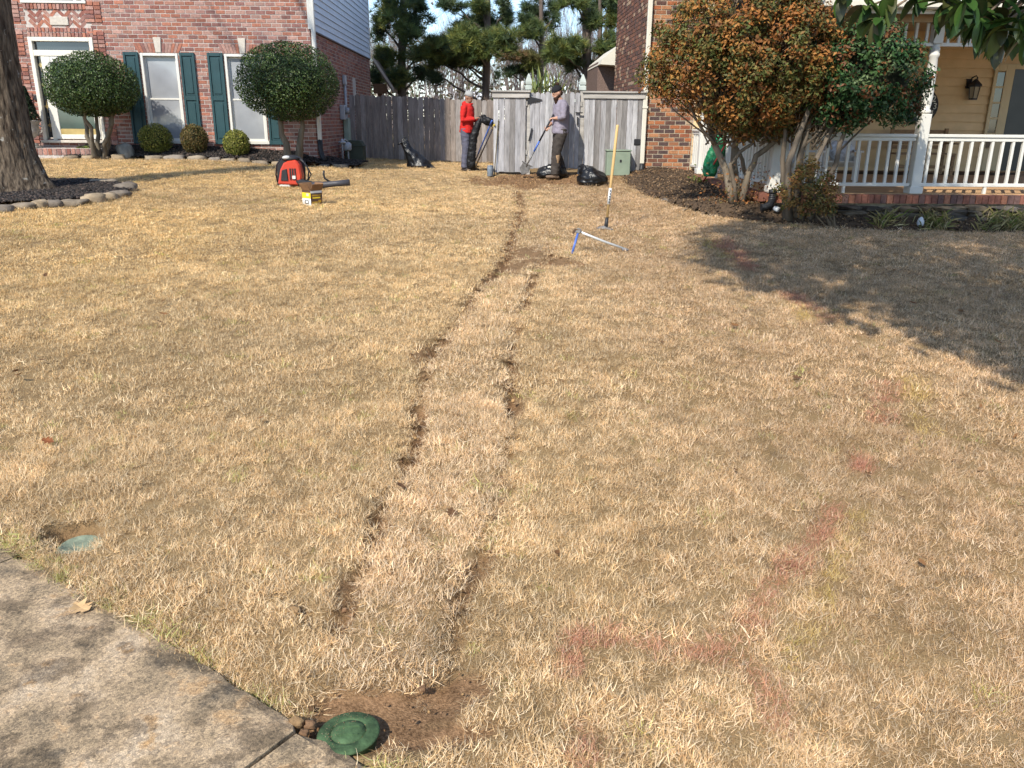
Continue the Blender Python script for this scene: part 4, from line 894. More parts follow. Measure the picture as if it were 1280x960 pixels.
cp_ = PY(653, 110, FF+.12); t = MB().lathe([(.035, 0), (.035, .14), (.028, .17), (.01, .18)], (cp_.x, FF+.03, FB+fh+.002), 12).build('vent_pipe', white, None, smooth=True); tag(t, 'small white capped pipe standing on the capped fence panel', 'pipe')
# pale green board leaning at the fence foot
g0, g1 = PY(757, 214, FF-.16), PY(787, 187, FF-.1); ub = thing('utility_box', ((g0.x+g1.x)/2, FF-.2, .6), 'pale green utility box at the foot of the fence', 'utility box')
pgm = mat('pale_green', (.22, .27, .20), .7, .3, 5, .1, .1, 40, usecol=False)
MB().box(g0.x, g1.x, FF-.3, FF-.04, .58, g1.z-.03).build('box_body', pgm, ub, bevel=.015); MB().box(g0.x-.015, g1.x+.015, FF-.315, FF-.03, g1.z-.028, g1.z).build('box_lid', pgm, ub, bevel=.008)
MB().box(g0.x+.26, g0.x+.30, FF-.308, FF-.3, .85, .9).build('lock', blk, ub)
# ================================================================== vegetation
bark = mat('bark_grey', (1, 1, 1), .95, .1, 9, .35, 1, 45, stretch=(1, 1, .25))
leafm = mat('glossy_leaf', (1, 1, 1), .45, .32, 3, .12, transl=.12); leafd = mat('matte_leaf', (1, 1, 1), .6, .3, 3, .12, transl=.2)
def crown(name, P, N_, size, pal, m, parent, rng, mixn=.6, var=.22):
    n = len(P); A = frames(N_*mixn+rng.normal(size=(n, 3))*(1-mixn), rng); return scatter(name, P, A, size, *LEAF, m, pick_cols(n, pal, rng, var), parent)
def dome_points(n, c, rx, ry, rt, rb, rng, thick=.3, lump=.07, seed=0):
    """points near the surface of a clipped dome: rt = height above centre, rb = depth below it"""
    d = rng.normal(size=(n, 3)); d /= np.linalg.norm(d, axis=1)[:, None]; q = 1-thick*rng.uniform(size=n)**1.6
    lm = 1+lump*(vnoise(d[:, 0]*2+d[:, 2], d[:, 1]*2-d[:, 2], 2.5, seed)-.5)*2+lump*.6*(vnoise(d[:, 0]*2+d[:, 2], d[:, 1]*2-d[:, 2], 7, seed+1)-.5)
    k = q*lm; P = np.stack([d[:, 0]*rx*k, d[:, 1]*ry*k, np.where(d[:, 2] > 0, d[:, 2]*rt, d[:, 2]*rb)*k], 1)+np.array(c); return P, d
def limb(mb, a, b, r0, r1, rng, n=6, wob=.06, col=(.2, .16, .12), sides=7):
    a, b = Vector(a), Vector(b); L = (b-a).length; pts = []; off = Vector((0, 0, 0))
    for i in range(n+1):
        f = i/n; 
        if 0 < i < n: off = off*.6+Vector((rng.uniform(-1, 1), rng.uniform(-1, 1), rng.uniform(-.5, .5)))*wob*L
        else: off = Vector((0, 0, 0))
        pts.append(a.lerp(b, f)+off)
    mb.tube(pts, [r0+(r1-r0)*i/n for i in range(n+1)], sides, col); return pts
HGRN = [(.034, .066, .013), (.046, .085, .018), (.024, .048, .010), (.07, .11, .026), (.016, .034, .009), (.12, .155, .055)]
def topiary(px, py, y, wpx, toppx, botpx, base, label, stems, seed, fan=.5):
    rng = np.random.default_rng(seed); rr = random.Random(seed); c = PY(px, py, y); k = PY(px+wpx/2, py, y).x-c.x; zt_ = PY(px, toppx, y).z; zb = PY(px, botpx, y).z
    bx = PY(base[0], base[1], y+.2).x; g = gv(bx, y+.25, .04); t = thing('topiary_holly', g, label, 'shrub')
    P, d = dome_points(24000, c, k, k*.95, zt_-c.z, c.z-zb, rng, .35, .05, seed); ok = P[:, 1] < HY-.1; P, d = P[ok], d[ok]
    crown('crown', P, d, rng.uniform(.034, .06, len(P)), HGRN, leafm, t, rng, .55)
    co, _ = MB(), 0; co.ball(c, (k*.66, k*.62, 1), (1, 1, 1), 18, 10); co.v = [(v[0], v[1], c.z+(v[2]-c.z)*((zt_-c.z)*.66 if v[2] > c.z else (c.z-zb)*.6)) for v in co.v]; co.build('shade_core', mat('shade_core', (.02, .025, .012), .95, usecol=False), t, smooth=True)  # near-black ball inside the crown, its colour standing in for inner shade
    tr = MB()
    for i in range(stems):
        a = 6.28*i/stems+rr.random(); s = g+Vector((.07*math.cos(a), .05*math.sin(a), -.05)); e = Vector((c.x+k*fan*math.cos(a), c.y+k*fan*.8*math.sin(a), zb+.25)); limb(tr, s, e, .055 if stems > 2 else .1, .03, rr, 7, .05, (.16, .135, .10))
    o = tr.build('trunk', bark, t, smooth=True); return t
topiary(116, 112, 18.05, 113, 64, 147, (124, 186), 'dome clipped holly on several thin stems before the white door', 5, 101)
topiary(360, 105, 18.05, 128, 51, 152, (366, 192), 'big round clipped holly on a stout trunk at the house corner', 2, 102, .25)
BOX = [(.20, .22, .035), (.26, .26, .05), (.15, .17, .03), (.32, .29, .075), (.10, .12, .025)]; BOXR = [(.13, .10, .03), (.17, .115, .035), (.09, .09, .025), (.19, .12, .04), (.06, .055, .018)]
for px, py, wpx, hpx, pal, lab, sd_ in ((194.5, 173, 41, 37, BOX, 'yellow green round boxwood, biggest of the three below the windows', 5), (243, 173.5, 34, 36, BOXR, 'bronze tinted round boxwood between the two shuttered windows', 6), (296, 179, 33, 33, BOX, 'small flat topped boxwood below the second shuttered window', 7)):
    y = 18.72; rng = np.random.default_rng(sd_); c = PY(px, py, y); k = PY(px+wpx/2, py, y).x-c.x; kz = c.z-PY(px, py+hpx/2, y).z; t = thing('boxwood', gv(c.x, y, .04), lab, 'shrub', 'round boxwoods along the brick wall')
    P, d = dome_points(5200, c, k, k, kz*1.02, kz*1.06, rng, .3, .05, sd_); crown('crown', P, d, rng.uniform(.025, .045, len(P)), pal, leafd, t, rng, .5)
    co = MB(); co.ball(c, (k*.72, k*.72, kz*.72), (1, 1, 1), 14, 8); co.build('shade_core', mat('shade_core', (.02, .025, .012), .95, usecol=False), t, smooth=True)  # smooth dark ball within the leaves, coloured as the shade inside
    MB().tube([gv(c.x, y, -.02), Vector((c.x, y, c.z))], [.05, .03], 7, (.2, .16, .12)).build('trunk', bark, t)
# urn with clipped cone
ux = PY(38, 170, 18.75).x; u = thing('urn_planter', gv(ux, 18.75), 'grey stone urn planter beside the front door', 'planter'); ub_ = u.location; uz = PY(38, 184, 18.75).z-ub_.z
um = mat('urn_stone', (.36, .33, .29), .9, .2, 20, .2, .3, 80, usecol=False)
MB().box(ub_.x-.17, ub_.x+.17, 18.58, 18.92, ub_.z, ub_.z+uz+.03).build('plinth', um, u, bevel=.01)
MB().lathe([(.14, uz+.031), (.13, uz+.07), (.06, uz+.1), (.05, uz+.17), (.09, uz+.2), (.18, uz+.27), (.21, uz+.36), (.19, uz+.45), (.23, uz+.52), (.25, uz+.55), (.22, uz+.56)], ub_, 20).build('bowl', um, u, smooth=True)
for s in (-1, 1): MB().tube([ub_+Vector((s*.18, 0, uz+.28)), ub_+Vector((s*.27, 0, uz+.32)), ub_+Vector((s*.28, 0, uz+.42)), ub_+Vector((s*.21, 0, uz+.46))], .016, 6).build('handle', um, u, smooth=True)
cs = thing('cone_shrub', ub_+Vector((0, 0, uz+.55)), 'dark clipped cone shrub growing in the stone urn', 'shrub'); rng = np.random.default_rng(9); n = 3800; h = rng.uniform(size=n); a = rng.uniform(0, 6.283, n); r = .26*(1-h*.8)*np.sqrt(rng.uniform(.4, 1, n)); top = PY(34, 108, 18.75).z; z0 = ub_.z+uz+.55
P = np.stack([ub_.x+r*np.cos(a), 18.75+r*np.sin(a), z0+h*(top-z0)], 1); d = np.stack([np.cos(a), np.sin(a), np.full(n, .4)], 1); crown('crown', P, d, rng.uniform(.03, .06, n), [(.018, .035, .014), (.03, .05, .02), (.012, .025, .01)], leafd, cs, rng)
MB().tube([(ub_.x, 18.75, z0-.1), (ub_.x, 18.75, top-.1)], [.03, .01], 6, (.15, .11, .08)).build('trunk', bark, cs)
# big tree at the left edge
bt_ = PY(-3, 150, 12.95); base = gv(bt_.x+.05, 12.95, .0); tr_ = thing('shade_tree', base, 'big old tree trunk with flared roots in the round mulch bed', 'tree'); V = []; nA, nH = 72, 90; rr = random.Random(4)
for i in range(nH):
    h = (i/(nH-1))**1.5*6.5
    for j in range(nA):
        a = 2*math.pi*j/nA; fl = .5*math.exp(-h/.4)*(1+.32*math.cos(4*a+.6)+.15*math.cos(7*a)); r = .345-.012*h+fl*.62
        n_ = mnoise.noise(Vector((math.cos(a)*7, math.sin(a)*7, h*1.3)))*.030+mnoise.noise(Vector((math.cos(a)*19, math.sin(a)*19, h*4)))*.018; r += n_
        V.append((base.x+r*math.cos(a)+.02*h, base.y+r*math.sin(a), base.z-.05+h))
Fq = [(i*nA+j, i*nA+(j+1) % nA, (i+1)*nA+(j+1) % nA, (i+1)*nA+j) for i in range(nH-1) for j in range(nA)]
tbm = bpy.data.materials.new('trunk_bark'); tbm.use_nodes = True
def _tb():
    t = tbm.node_tree; N = t.nodes; L = t.links; P = N['Principled BSDF']; P.inputs['Roughness'].default_value = .95; P.inputs['Specular IOR Level'].default_value = .1; g = N.new('ShaderNodeNewGeometry'); mp = N.new('ShaderNodeMapping'); mp.inputs['Scale'].default_value = (1, 1, .22); L.new(g.outputs['Position'], mp.inputs[0])
    def nz(s, v): q = N.new('ShaderNodeTexNoise'); q.inputs['Scale'].default_value = s; q.inputs['Detail'].default_value = 6; L.new(v, q.inputs['Vector']); return q.outputs['Fac']
    def ramp(s, els):
        r = N.new('ShaderNodeValToRGB'); e = r.color_ramp.elements
        for i, (p, c) in enumerate(els): e[i].position = p; e[i].color = (*c, 1)
        L.new(s, r.inputs[0]); return r.outputs[0]
    c1 = ramp(nz(22, mp.outputs[0]), [(.35, (.035, .025, .018)), (.66, (.17, .13, .092))]); li = ramp(nz(9, g.outputs['Position']), [(.64, (0, 0, 0)), (.70, (1, 1, 1))]); mx = N.new('ShaderNodeMix'); mx.data_type = 'RGBA'
    sc_ = N.new('ShaderNodeMath'); sc_.operation = 'MULTIPLY'; sc_.inputs[1].default_value = .7; L.new(li, sc_.inputs[0]); L.new(sc_.outputs[0], mx.inputs[0]); L.new(c1, mx.inputs[6]); mx.inputs[7].default_value = (.36, .35, .31, 1); L.new(mx.outputs[2], P.inputs['Base Color'])
    b = N.new('ShaderNodeBump'); b.inputs['Strength'].default_value = 1; b.inputs['Distance'].default_value = .03; L.new(nz(26, mp.outputs[0]), b.inputs['Height']); L.new(b.outputs[0], P.inputs['Normal'])
_tb(); np_mesh('trunk', V, Fq, tbm, smooth=True, parent=tr_)
def bare(mb, p, d, L, r, depth, rng, spread=.5, col=(.22, .18, .15), up=.08, sides=5, kids=(2, 3), segs=3):
    pts = [p]; q = p.copy(); dd = d.normalized()
    for i in range(segs):
        dd = (dd+Vector((rng.uniform(-1, 1), rng.uniform(-1, 1), rng.uniform(-.6, 1)))*.13+Vector((0, 0, up))).normalized(); q = q+dd*L/segs; pts.append(q.copy())
    mb.tube(pts, [r*(1-.45*i/segs) for i in range(segs+1)], max(3, sides), col, cap=False)
    if depth <= 0: return
    for k in range(rng.randint(*kids)):
        f = rng.uniform(.45, 1); b = pts[min(segs, max(1, int(f*segs+.5)))]; nd = (dd+Vector((rng.uniform(-1, 1), rng.uniform(-1, 1), rng.uniform(-.3, .8)))*spread*1.4).normalized(); bare(mb, b, nd, L*rng.uniform(.55, .8), r*.5, depth-1, rng, spread, col, up, sides-1, kids, segs)
mb = MB(); rr = random.Random(12)
for i in range(4): a = i*1.6+2.2; bare(mb, base+Vector((.1, 0, 5.6+.2*i)), Vector((math.cos(a), math.sin(a), 1.4)), 2.4, .12, 2, rr, .5, (.16, .13, .10))
mb.build('limbs', bark, tr_)
# ------------------------------------------------------------------ red-tip photinia over the porch corner
rng = np.random.default_rng(31); rr = random.Random(31); pb = G(925, 247); pb = gv(3.75, 12.35, .19); ph = thing('photinia', pb, 'large photinia with bronze and orange leaves over bare twisting stems', 'shrub')
CY = 12.2; cc = []; nn = []
env = [(800, 95), (812, 60), (835, 25), (870, -5), (930, -30), (990, -25), (1030, 15), (1055, 55), (1066, 95), (1062, 132), (1045, 158), (1010, 170), (965, 165), (925, 172), (885, 158), (850, 138), (815, 118)]
def inside(px, py, poly):
    c = False; j = len(poly)-1
    for i in range(len(poly)):
        (xi, yi), (xj, yj) = poly[i], poly[j]
        if (yi > py) != (yj > py) and px < (xj-xi)*(py-yi)/(yj-yi)+xi: c = not c
        j = i
    return c
def blob_in(env, Y, n, depth, seed, cpx, rpx):
    """clump centres filling a crown whose outline at depth Y is env; rounded front and back"""
    r_ = random.Random(seed); out = []
    xs = [p[0] for p in env]; ys_ = [p[1] for p in env]
    while len(out) < n:
        px, py = r_.uniform(min(xs), max(xs)), r_.uniform(min(ys_), max(ys_))
        if not inside(px, py, env): continue
        q = PY(px, py, Y); e = math.hypot((px-cpx[0])/rpx[0], (py-cpx[1])/rpx[1]); dd = depth*math.sqrt(max(.08, 1-min(1, e)**2)); s = r_.choice([-1, -1, 1]); q = PY(px, py, Y); q.y += s*dd*r_.uniform(.55, 1); out.append((q, Vector((q.x-PY(*cpx, Y).x, (q.y-Y)*1.3, q.z-PY(*cpx, Y).z+.3)).normalized()))
    return out
def leafy(env, Y, n, depth, seed, cpx, rpx, per, rad, size, pal, m, parent, var=.25, palf=None):
    cl = blob_in(env, Y, n, depth, seed, cpx, rpx); rng = np.random.default_rng(seed); Cn = np.array([c for c, _ in cl]); Nn = np.array([d for _, d in cl]); idx = rng.integers(0, n, n*per)
    off = rng.normal(size=(n*per, 3)); off /= np.linalg.norm(off, axis=1)[:, None]; P = Cn[idx]+off*(rad*rng.uniform(.3, 1, (n*per, 1))); ns = Nn[idx]*.5+off*.5+np.array([0, 0, .25])
    A = frames(ns*.65+rng.normal(size=P.shape)*.3, rng); pa = np.array(pal); ci_ = np.where(rng.uniform(size=len(P)) < .6, rng.integers(0, len(pa), n)[idx], rng.integers(0, len(pa), len(P))); col = np.clip(pa[ci_]*(1+rng.normal(size=(len(P), 1))*var*.7), .005, 1)
    if palf is not None: k = rng.uniform(size=n)[idx]; col2 = pick_cols(len(P), palf, rng, var); col = np.where((k < .35)[:, None], col2, col)
    return scatter('crown', P, A, rng.uniform(size*.7, size*1.3, len(P)), *LEAF, m, col, parent), cl
PHO = [(.32, .125, .03), (.25, .095, .026), (.38, .17, .042), (.19, .08, .024), (.12, .10, .026), (.29, .15, .036), (.08, .08, .022)]; PHG = [(.11, .12, .03), (.07, .09, .022), (.16, .13, .035), (.20, .11, .03)]
o, cl = leafy(env, CY, 640, 1.15, 31, (935, 65), (135, 100), 66, .15, .058, PHO, leafd, ph, palf=PHG)
co = MB(); ce = PY(935, 60, CY); co.ball(ce, (.85, .5, .6), (1, 1, 1), 18, 10, .12, rr); co.build('shade_core', mat('inner_brown', (.06, .04, .022), .95, usecol=False), ph, smooth=True)  # dark brown ball: shade deep in the crown put into its colour
tw = MB()
def px_path(pts, Y0, Y1):
    n = len(pts); return [PY(a, b, Y0+(Y1-Y0)*i/(n-1)) for i, (a, b) in enumerate(pts)]
STEMS = [([(917, 246), (908, 215), (893, 180), (885, 150), (872, 110), (860, 70)], 12.35, 12.1, .075), ([(921, 246), (917, 205), (922, 165), (930, 130), (935, 80)], 12.4, 12.5, .08), ([(928, 246), (936, 215), (945, 195), (967, 178), (975, 150), (985, 110), (1000, 60)], 12.3, 11.9, .07),
         ([(922, 240), (913, 205), (925, 190), (940, 180), (946, 150), (960, 110)], 12.25, 12.0, .045), ([(893, 180), (880, 165), (868, 145), (850, 110)], 12.2, 12.0, .035), ([(925, 244), (935, 225), (928, 200), (918, 180), (905, 140), (900, 90)], 12.5, 12.6, .05), ([(967, 178), (955, 165), (942, 158), (930, 152)], 12.0, 12.2, .02), ([(930, 130), (915, 118), (905, 90)], 12.4, 12.2, .035)]
for pts, a, b, r in STEMS:
    q = px_path(pts, a, b); n = len(q)
    if pts[0][1] > 238: q[0].z = float(bumpz(q[0].x, q[0].y))-.03
    s = []; 
    for i in range(n-1): s += [q[i], q[i].lerp(q[i+1], .5)+Vector((rr.uniform(-.02, .02), rr.uniform(-.02, .02), 0))]
    s.append(q[-1]); r *= .78; tw.tube(s, [r*(1-.6*i/(len(s)-1)) for i in range(len(s))], 8, rr.choice([(.19, .155, .115), (.16, .13, .098), (.22, .18, .135)]))
rt_ = random.Random(8)
for c, d in cl[::2]:
    s = PY(rt_.uniform(880, 990), rt_.uniform(110, 185), CY); limb(tw, s, c, .014, .004, rt_, 4, .06, (.22, .17, .12), 4)
tw.build('trunk', bark, ph, smooth=True)
sk = np.random.default_rng(5); n = 700; P = np.array([pb])+np.stack([sk.normal(size=n)*.25, sk.normal(size=n)*.2, np.abs(sk.normal(size=n))*.22+.02], 1); crown('basal_shoots', P, np.tile([0, -.5, 1.], (n, 1)), sk.uniform(.03, .06, n), [(.24, .09, .035), (.16, .07, .03), (.3, .13, .04), (.13, .10, .03)], leafd, ph, sk, .4)
# ------------------------------------------------------------------ dark holly right of it
hb0 = gv(4.95, 11.72, .1); ho = thing('holly', hb0, 'glossy dark green holly on a fan of slim trunks before the porch rail', 'shrub')
env2 = [(1010, 60), (1030, 35), (1065, 24), (1105, 32), (1130, 55), (1148, 90), (1152, 125), (1143, 148), (1115, 156), (1080, 160), (1050, 165), (1010, 150), (1000, 110)]
leafy(env2, 11.75, 210, .8, 33, (1080, 95), (75, 68), 60, .13, .058, [(.03, .075, .03), (.045, .10, .038), (.02, .05, .02), (.07, .13, .05), (.13, .17, .09), (.18, .07, .035)], mat('holly_leaf', (.85, .9, .7), .5, .22, 3, .12, transl=.12), ho)
co = MB(); co.ball(PY(1078, 95, 11.8), (.62, .5, .55), (1, 1, 1), 16, 9); co.build('shade_core', mat('shade_core', (.02, .025, .012), .95, usecol=False), ho, smooth=True)  # solid dark ball, painted as shade behind the outer leaves
tw = MB()
for pts, a, b, r in [([(990, 240), (985, 205), (1000, 165), (1018, 120), (1035, 90)], 11.7, 11.6, .055), ([(998, 240), (1000, 195), (1012, 150), (1030, 110)], 11.75, 11.8, .06), ([(1005, 240), (1020, 200), (1040, 160), (1060, 110)], 11.7, 11.75, .045), ([(1015, 242), (1045, 205), (1050, 180), (1062, 150), (1080, 120)], 11.7, 11.7, .045), ([(1048, 190), (1066, 172), (1083, 156), (1100, 140)], 11.7, 11.6, .018), ([(985, 240), (978, 200), (982, 165), (975, 130), (985, 90)], 11.75, 11.9, .04)]:
    q = px_path(pts, a, b)
    if pts[0][1] > 238: q[0].z = float(bumpz(q[0].x, q[0].y))-.02
    tw.tube(q, [r*(1-.55*i/(len(q)-1)) for i in range(len(q))], 8, rr.choice([(.13, .105, .08), (.16, .13, .10)]))
for i in range(30): limb(tw, PY(rr.uniform(985, 1040), rr.uniform(150, 190), 11.75), PY(rr.uniform(980, 1110), rr.uniform(90, 140), 11.75), .012, .004, rr, 4, .08, (.15, .12, .09), 4)
tw.build('trunk', bark, ho, smooth=True)
env3 = [(975, 235), (990, 212), (1015, 200), (1035, 215), (1048, 238), (1040, 262), (1000, 265), (978, 255)]
ls = thing('low_shrub', gv(4.75, 11.45, .03), 'low orange and green shrub at the foot of the dark holly', 'shrub'); leafy(env3, 11.45, 90, .35, 35, (1010, 238), (40, 34), 34, .10, .05, [(.26, .14, .04), (.16, .12, .035), (.10, .11, .03), (.30, .18, .05), (.2, .08, .035)], leafd, ls)
tw = MB()
for i in range(7): limb(tw, gv(4.75+rr.uniform(-.1, .1), 11.45, 0), PY(rr.uniform(985, 1040), rr.uniform(210, 235), 11.45), .012, .004, rr, 4, .08, (.2, .15, .1), 4)
tw.build('stem', bark, ls)
for px, py, h, lab in ((833, 208, .5, 'spindly green sapling against the brick corner'), (878, 222, .35, 'small leafy weed in the bed beside the porch side rail'), (870, 235, .28, 'low leafy weed below the porch side rail')):
    p = G(px, py+6); t = thing('weed', p, lab, 'plant'); n = 160; sk = np.random.default_rng(px); hh = sk.uniform(0, h, n); P = np.stack([p.x+sk.normal(size=n)*.09, p.y+sk.normal(size=n)*.08, p.z+.02+hh], 1); crown('leaves', P, np.tile([0, -.4, 1.], (n, 1)), sk.uniform(.04, .08, n), [(.16, .18, .03), (.10, .13, .03), (.22, .19, .05)], leafd, t, sk, .4); MB().tube([p-Vector((0, 0, .02)), p+Vector((.02, 0, h*.6)), p+Vector((0, 0, h))], .006, 5, (.2, .16, .1)).build('stem', bark, t)
# ------------------------------------------------------------------ magnolia at the right, overhead
mg = thing('magnolia', gv(4.9, 3.9), 'magnolia with big glossy leaves hanging over the lawn', 'tree'); mbz = mg.location
leafg = mat('magnolia_leaf', (1, 1, 1), .42, .4, 12, .15, transl=.06)
def mleaf(name, col, bend, w):
    b = MB(); L = .17; n = 6; vs = []; under = tuple(min(1, q*1.3) for q in col)
    for i in range(n+1):
        f = i/n; ww = w*math.sin(math.pi*min(1, f*.92+.05))**.75*(1 if 0 < i < n else .1); z = -bend*f*f*L; vs += [(f*L, -ww, z+.012*(ww/w)), (f*L, 0, z), (f*L, ww, z+.012*(ww/w))]
    fs = []
    for i in range(n): a = 3*i; fs += [(a, a+3, a+4, a+1), (a+1, a+4, a+5, a+2)]
    b.add(vs, fs, col); return b.mesh(name, leafg, smooth=True)
MC = [(.036, .085, .017), (.026, .062, .015), (.055, .11, .022), (.02, .047, .014), (.068, .10, .024), (.05, .055, .017)]
mls = [mleaf('leaf', MC[i % 6], .15+.12*(i % 4), .031+.004*(i % 3)) for i in range(12)]
rr = random.Random(77); tw = MB(); MiM = world_of(mg).inverted()
def whorl(c, d, n, limit=None):
    d = d.normalized(); u = d.orthogonal().normalized(); w = d.cross(u)
    for i in range(n):
        a = 2*math.pi*i/n+rr.uniform(-.4, .4); out = (u*math.cos(a)+w*math.sin(a)+d*rr.uniform(-.1, .8)+Vector((0, 0, rr.uniform(-.5, .1)))).normalized(); side = out.cross(Vector((0, 0, 1)))
        if side.length < .1: side = Vector((1, 0, 0))
        side.normalize(); up = side.cross(out).normalized()
        if rr.random() < .25: side, up = (side+up*.7).normalized(), (up-side*.7).normalized()
        s = rr.uniform(.5, .82); M = Matrix(((out.x*s, side.x*s, up.x*s, c.x), (out.y*s, side.y*s, up.y*s, c.y), (out.z*s, side.z*s, up.z*s, c.z), (0, 0, 0, 1))); o = link('leaf', rr.choice(mls), mg); o.matrix_basis = MiM@M
hub = Vector((3.6, 4.2, 3.0))
WH = [(1100, 22, 4.1), (1085, 8, 4.2), (1112, -6, 4.1), (1150, -4, 4.2), (1182, 2, 4.0), (1205, 10, 3.9), (1228, 22, 3.8), (1252, 30, 3.8), (1242, 8, 3.9), (1275, 24, 3.7), (1215, -10, 4.2), (1262, -5, 4.1), (1285, 45, 3.7), (1240, 40, 3.9), (1190, 18, 4.1), (1222, 32, 4.0), (1262, 44, 4.0), (1208, 0, 3.6), (1282, 6, 3.8), (1055, -8, 4.3), (1195, 8, 4.6), (1225, 15, 4.7), (1250, 20, 4.6), (1275, 36, 4.6), (1230, 0, 4.5), (1265, 10, 4.5), (1245, 52, 4.2), (1210, 24, 4.4), (1290, 22, 4.3)]
for px, py, y in WH:
    c = PY(px, py, y); d = (c-hub); whorl(c, Vector((d.x*.7, d.y*.5-.15, -.25)), 10); pts = limb(tw, hub+Vector((rr.uniform(-.4, .4), rr.uniform(-.2, .4), 0)), c, .012, .005, rr, 5, .05, (.2, .15, .11), 5)
cen = np.array([3.1, 4.75, 4.8]); rx, ry, rz_ = 3.35, 3.4, 2.0; rng = np.random.default_rng(78); nC = 1400
d = rng.normal(size=(nC, 3)); d /= np.linalg.norm(d, axis=1)[:, None]; q = rng.uniform(.25, 1, nC)**.45; Cn = cen+d*q[:, None]*np.array([rx, ry, rz_]); d2 = rng.normal(size=(420, 3)); d2 /= np.linalg.norm(d2, axis=1)[:, None]; Cn = np.concatenate([Cn[Cn[:, 2] > 3.0], np.array([2.75, 2.35, 3.75])+d2*np.array([1.5, 1.5, 1.1])*rng.uniform(.3, 1, (420, 1))]); Cn = Cn[Cn[:, 2] > 2.6]
idx = np.repeat(np.arange(len(Cn)), 15); off = rng.normal(size=(len(idx), 3))*.12; P = Cn[idx]+off; nrm = off*4+np.array([0, 0, .6])
BIG = ([(-.5, 0, 0), (-.2, -.2, .04), (.25, -.17, .03), (.5, 0, -.06), (.25, .17, .03), (-.2, .2, .04)], [(0, 1, 2), (0, 2, 3), (0, 3, 4), (0, 4, 5)])
o = scatter('crown', P, frames(nrm, rng), rng.uniform(.13, .21, len(P)), *BIG, leafg, pick_cols(len(P), MC, rng, .2), mg)
pts = [mbz+Vector((0, 0, -.1)), mbz+Vector((-.1, .05, 1.2)), mbz+Vector((-.5, .2, 2.6)), mbz+Vector((-1.1, .45, 4.2)), mbz+Vector((-1.5, .6, 6.0))]; tw.tube(pts, [.2, .16, .13, .09, .03], 12, (.28, .26, .23))
for i in range(26):
    s = pts[2].lerp(pts[3], rr.random()) if i % 3 else pts[1].lerp(pts[2], .8); e = Vector(Cn[rr.randrange(len(Cn))]); limb(tw, s, e, .045, .008, rr, 6, .05, (.26, .23, .2), 6)
for i in range(8): limb(tw, pts[2].lerp(pts[3], rr.random()*.6), hub+Vector((rr.uniform(-.4, .4), rr.uniform(-.2, .4), 0)), .03, .012, rr, 5, .05, (.24, .2, .17), 6)
tw.build('trunk', bark, mg, smooth=True)
# ------------------------------------------------------------------ pines behind the fences
nr = np.random.default_rng(55)
def needle_tuft(n, seed):
    r = np.random.default_rng(seed); vs, fs = [], []
    for i in range(n):
        a = r.uniform(0, 6.283); e = r.uniform(-.35, 1.4); dv = np.array([math.cos(a)*math.cos(e), math.sin(a)*math.cos(e), math.sin(e)]); s = np.cross(dv, [r.normal(), r.normal(), r.normal()]); s /= np.linalg.norm(s)+1e-9; L = r.uniform(.7, 1.1); vs += [s*.032, -s*.032, dv*L]; fs.append((3*i, 3*i+1, 3*i+2))
    return vs, fs
TUFT = needle_tuft(34, 3); needm = mat('pine_needles', (1, 1, 1), .55, .3, 2, .2, transl=.15)
PGR = [(.11, .15, .04), (.15, .18, .045), (.08, .115, .036), (.20, .20, .05), (.055, .085, .035)]; PDK = [(.05, .08, .034), (.07, .10, .04), (.035, .06, .028), (.09, .12, .04)]; PBR = [(.22, .13, .06), (.17, .15, .05), (.12, .13, .04)]
def pine(px, y, wpx, boughs, label, lean=0, seed=1, top=-140):
    rr = random.Random(seed); b = PY(px, 125, y); g = gv(b.x, y); t = thing('pine_tree', g, label, 'tree', 'pines behind the fence'); s_ = PY(px+wpx/2, 60, y).x-PY(px-wpx/2, 60, y).x; m = MB(); tp = PY(px+lean, top, y)
    m.tube([g-Vector((0, 0, .1))]+[g.lerp(tp, f)+Vector((.04*math.sin(f*9+seed), 0, 0)) for f in (.15, .3, .45, .6, .75, .9, 1)], [s_*.62, s_*.55, s_*.52, s_*.48, s_*.42, s_*.33, s_*.2, .03], 10, (.13, .10, .08)); Ps, Cs = [], []
    for bp, by, rxp, ryp, pal, n, dy in boughs:
        n = int(n*1.6); ryp *= 1.2
        c = PY(bp, by, y+dy); k = y*1.05/F; tr0 = Vector((b.x, y, max(c.z-.5-.25*abs(c.x-b.x), g.z+1.2))); limb(m, tr0, c, .05, .015, rr, 6, .04, (.12, .095, .075), 6); P = nr.normal(size=(n, 3)); P /= np.linalg.norm(P, axis=1)[:, None]; P *= nr.uniform(.35, 1, (n, 1))**.6; sub = nr.integers(0, max(3, n//9), n); cl_ = nr.normal(size=(max(3, n//9), 3)); cl_ /= np.linalg.norm(cl_, axis=1)[:, None]; cl_ *= nr.uniform(.3, 1, (len(cl_), 1))
        Q = cl_[sub]*.85+nr.normal(size=(n, 3))*.16; W_ = np.array(c)+Q*np.array([rxp*k, max(.6, rxp*k*.7), ryp*k]); Ps.append(W_); Cs.append(pick_cols(n, {'g': PGR, 'd': PDK, 'b': PBR}[pal], nr, .2))
        for q in W_[::6]: limb(m, c, q, .012, .004, rr, 3, .05, (.12, .095, .075), 3)
    m.build('trunk', bark, t, smooth=True); P = np.concatenate(Ps); n = len(P); A = frames(np.stack([nr.normal(size=n)*.6, nr.normal(size=n)*.6-.2, np.ones(n)], 1), nr); scatter('crown', P, A, nr.uniform(.2, .34, n), *TUFT, needm, np.concatenate(Cs), t); return t
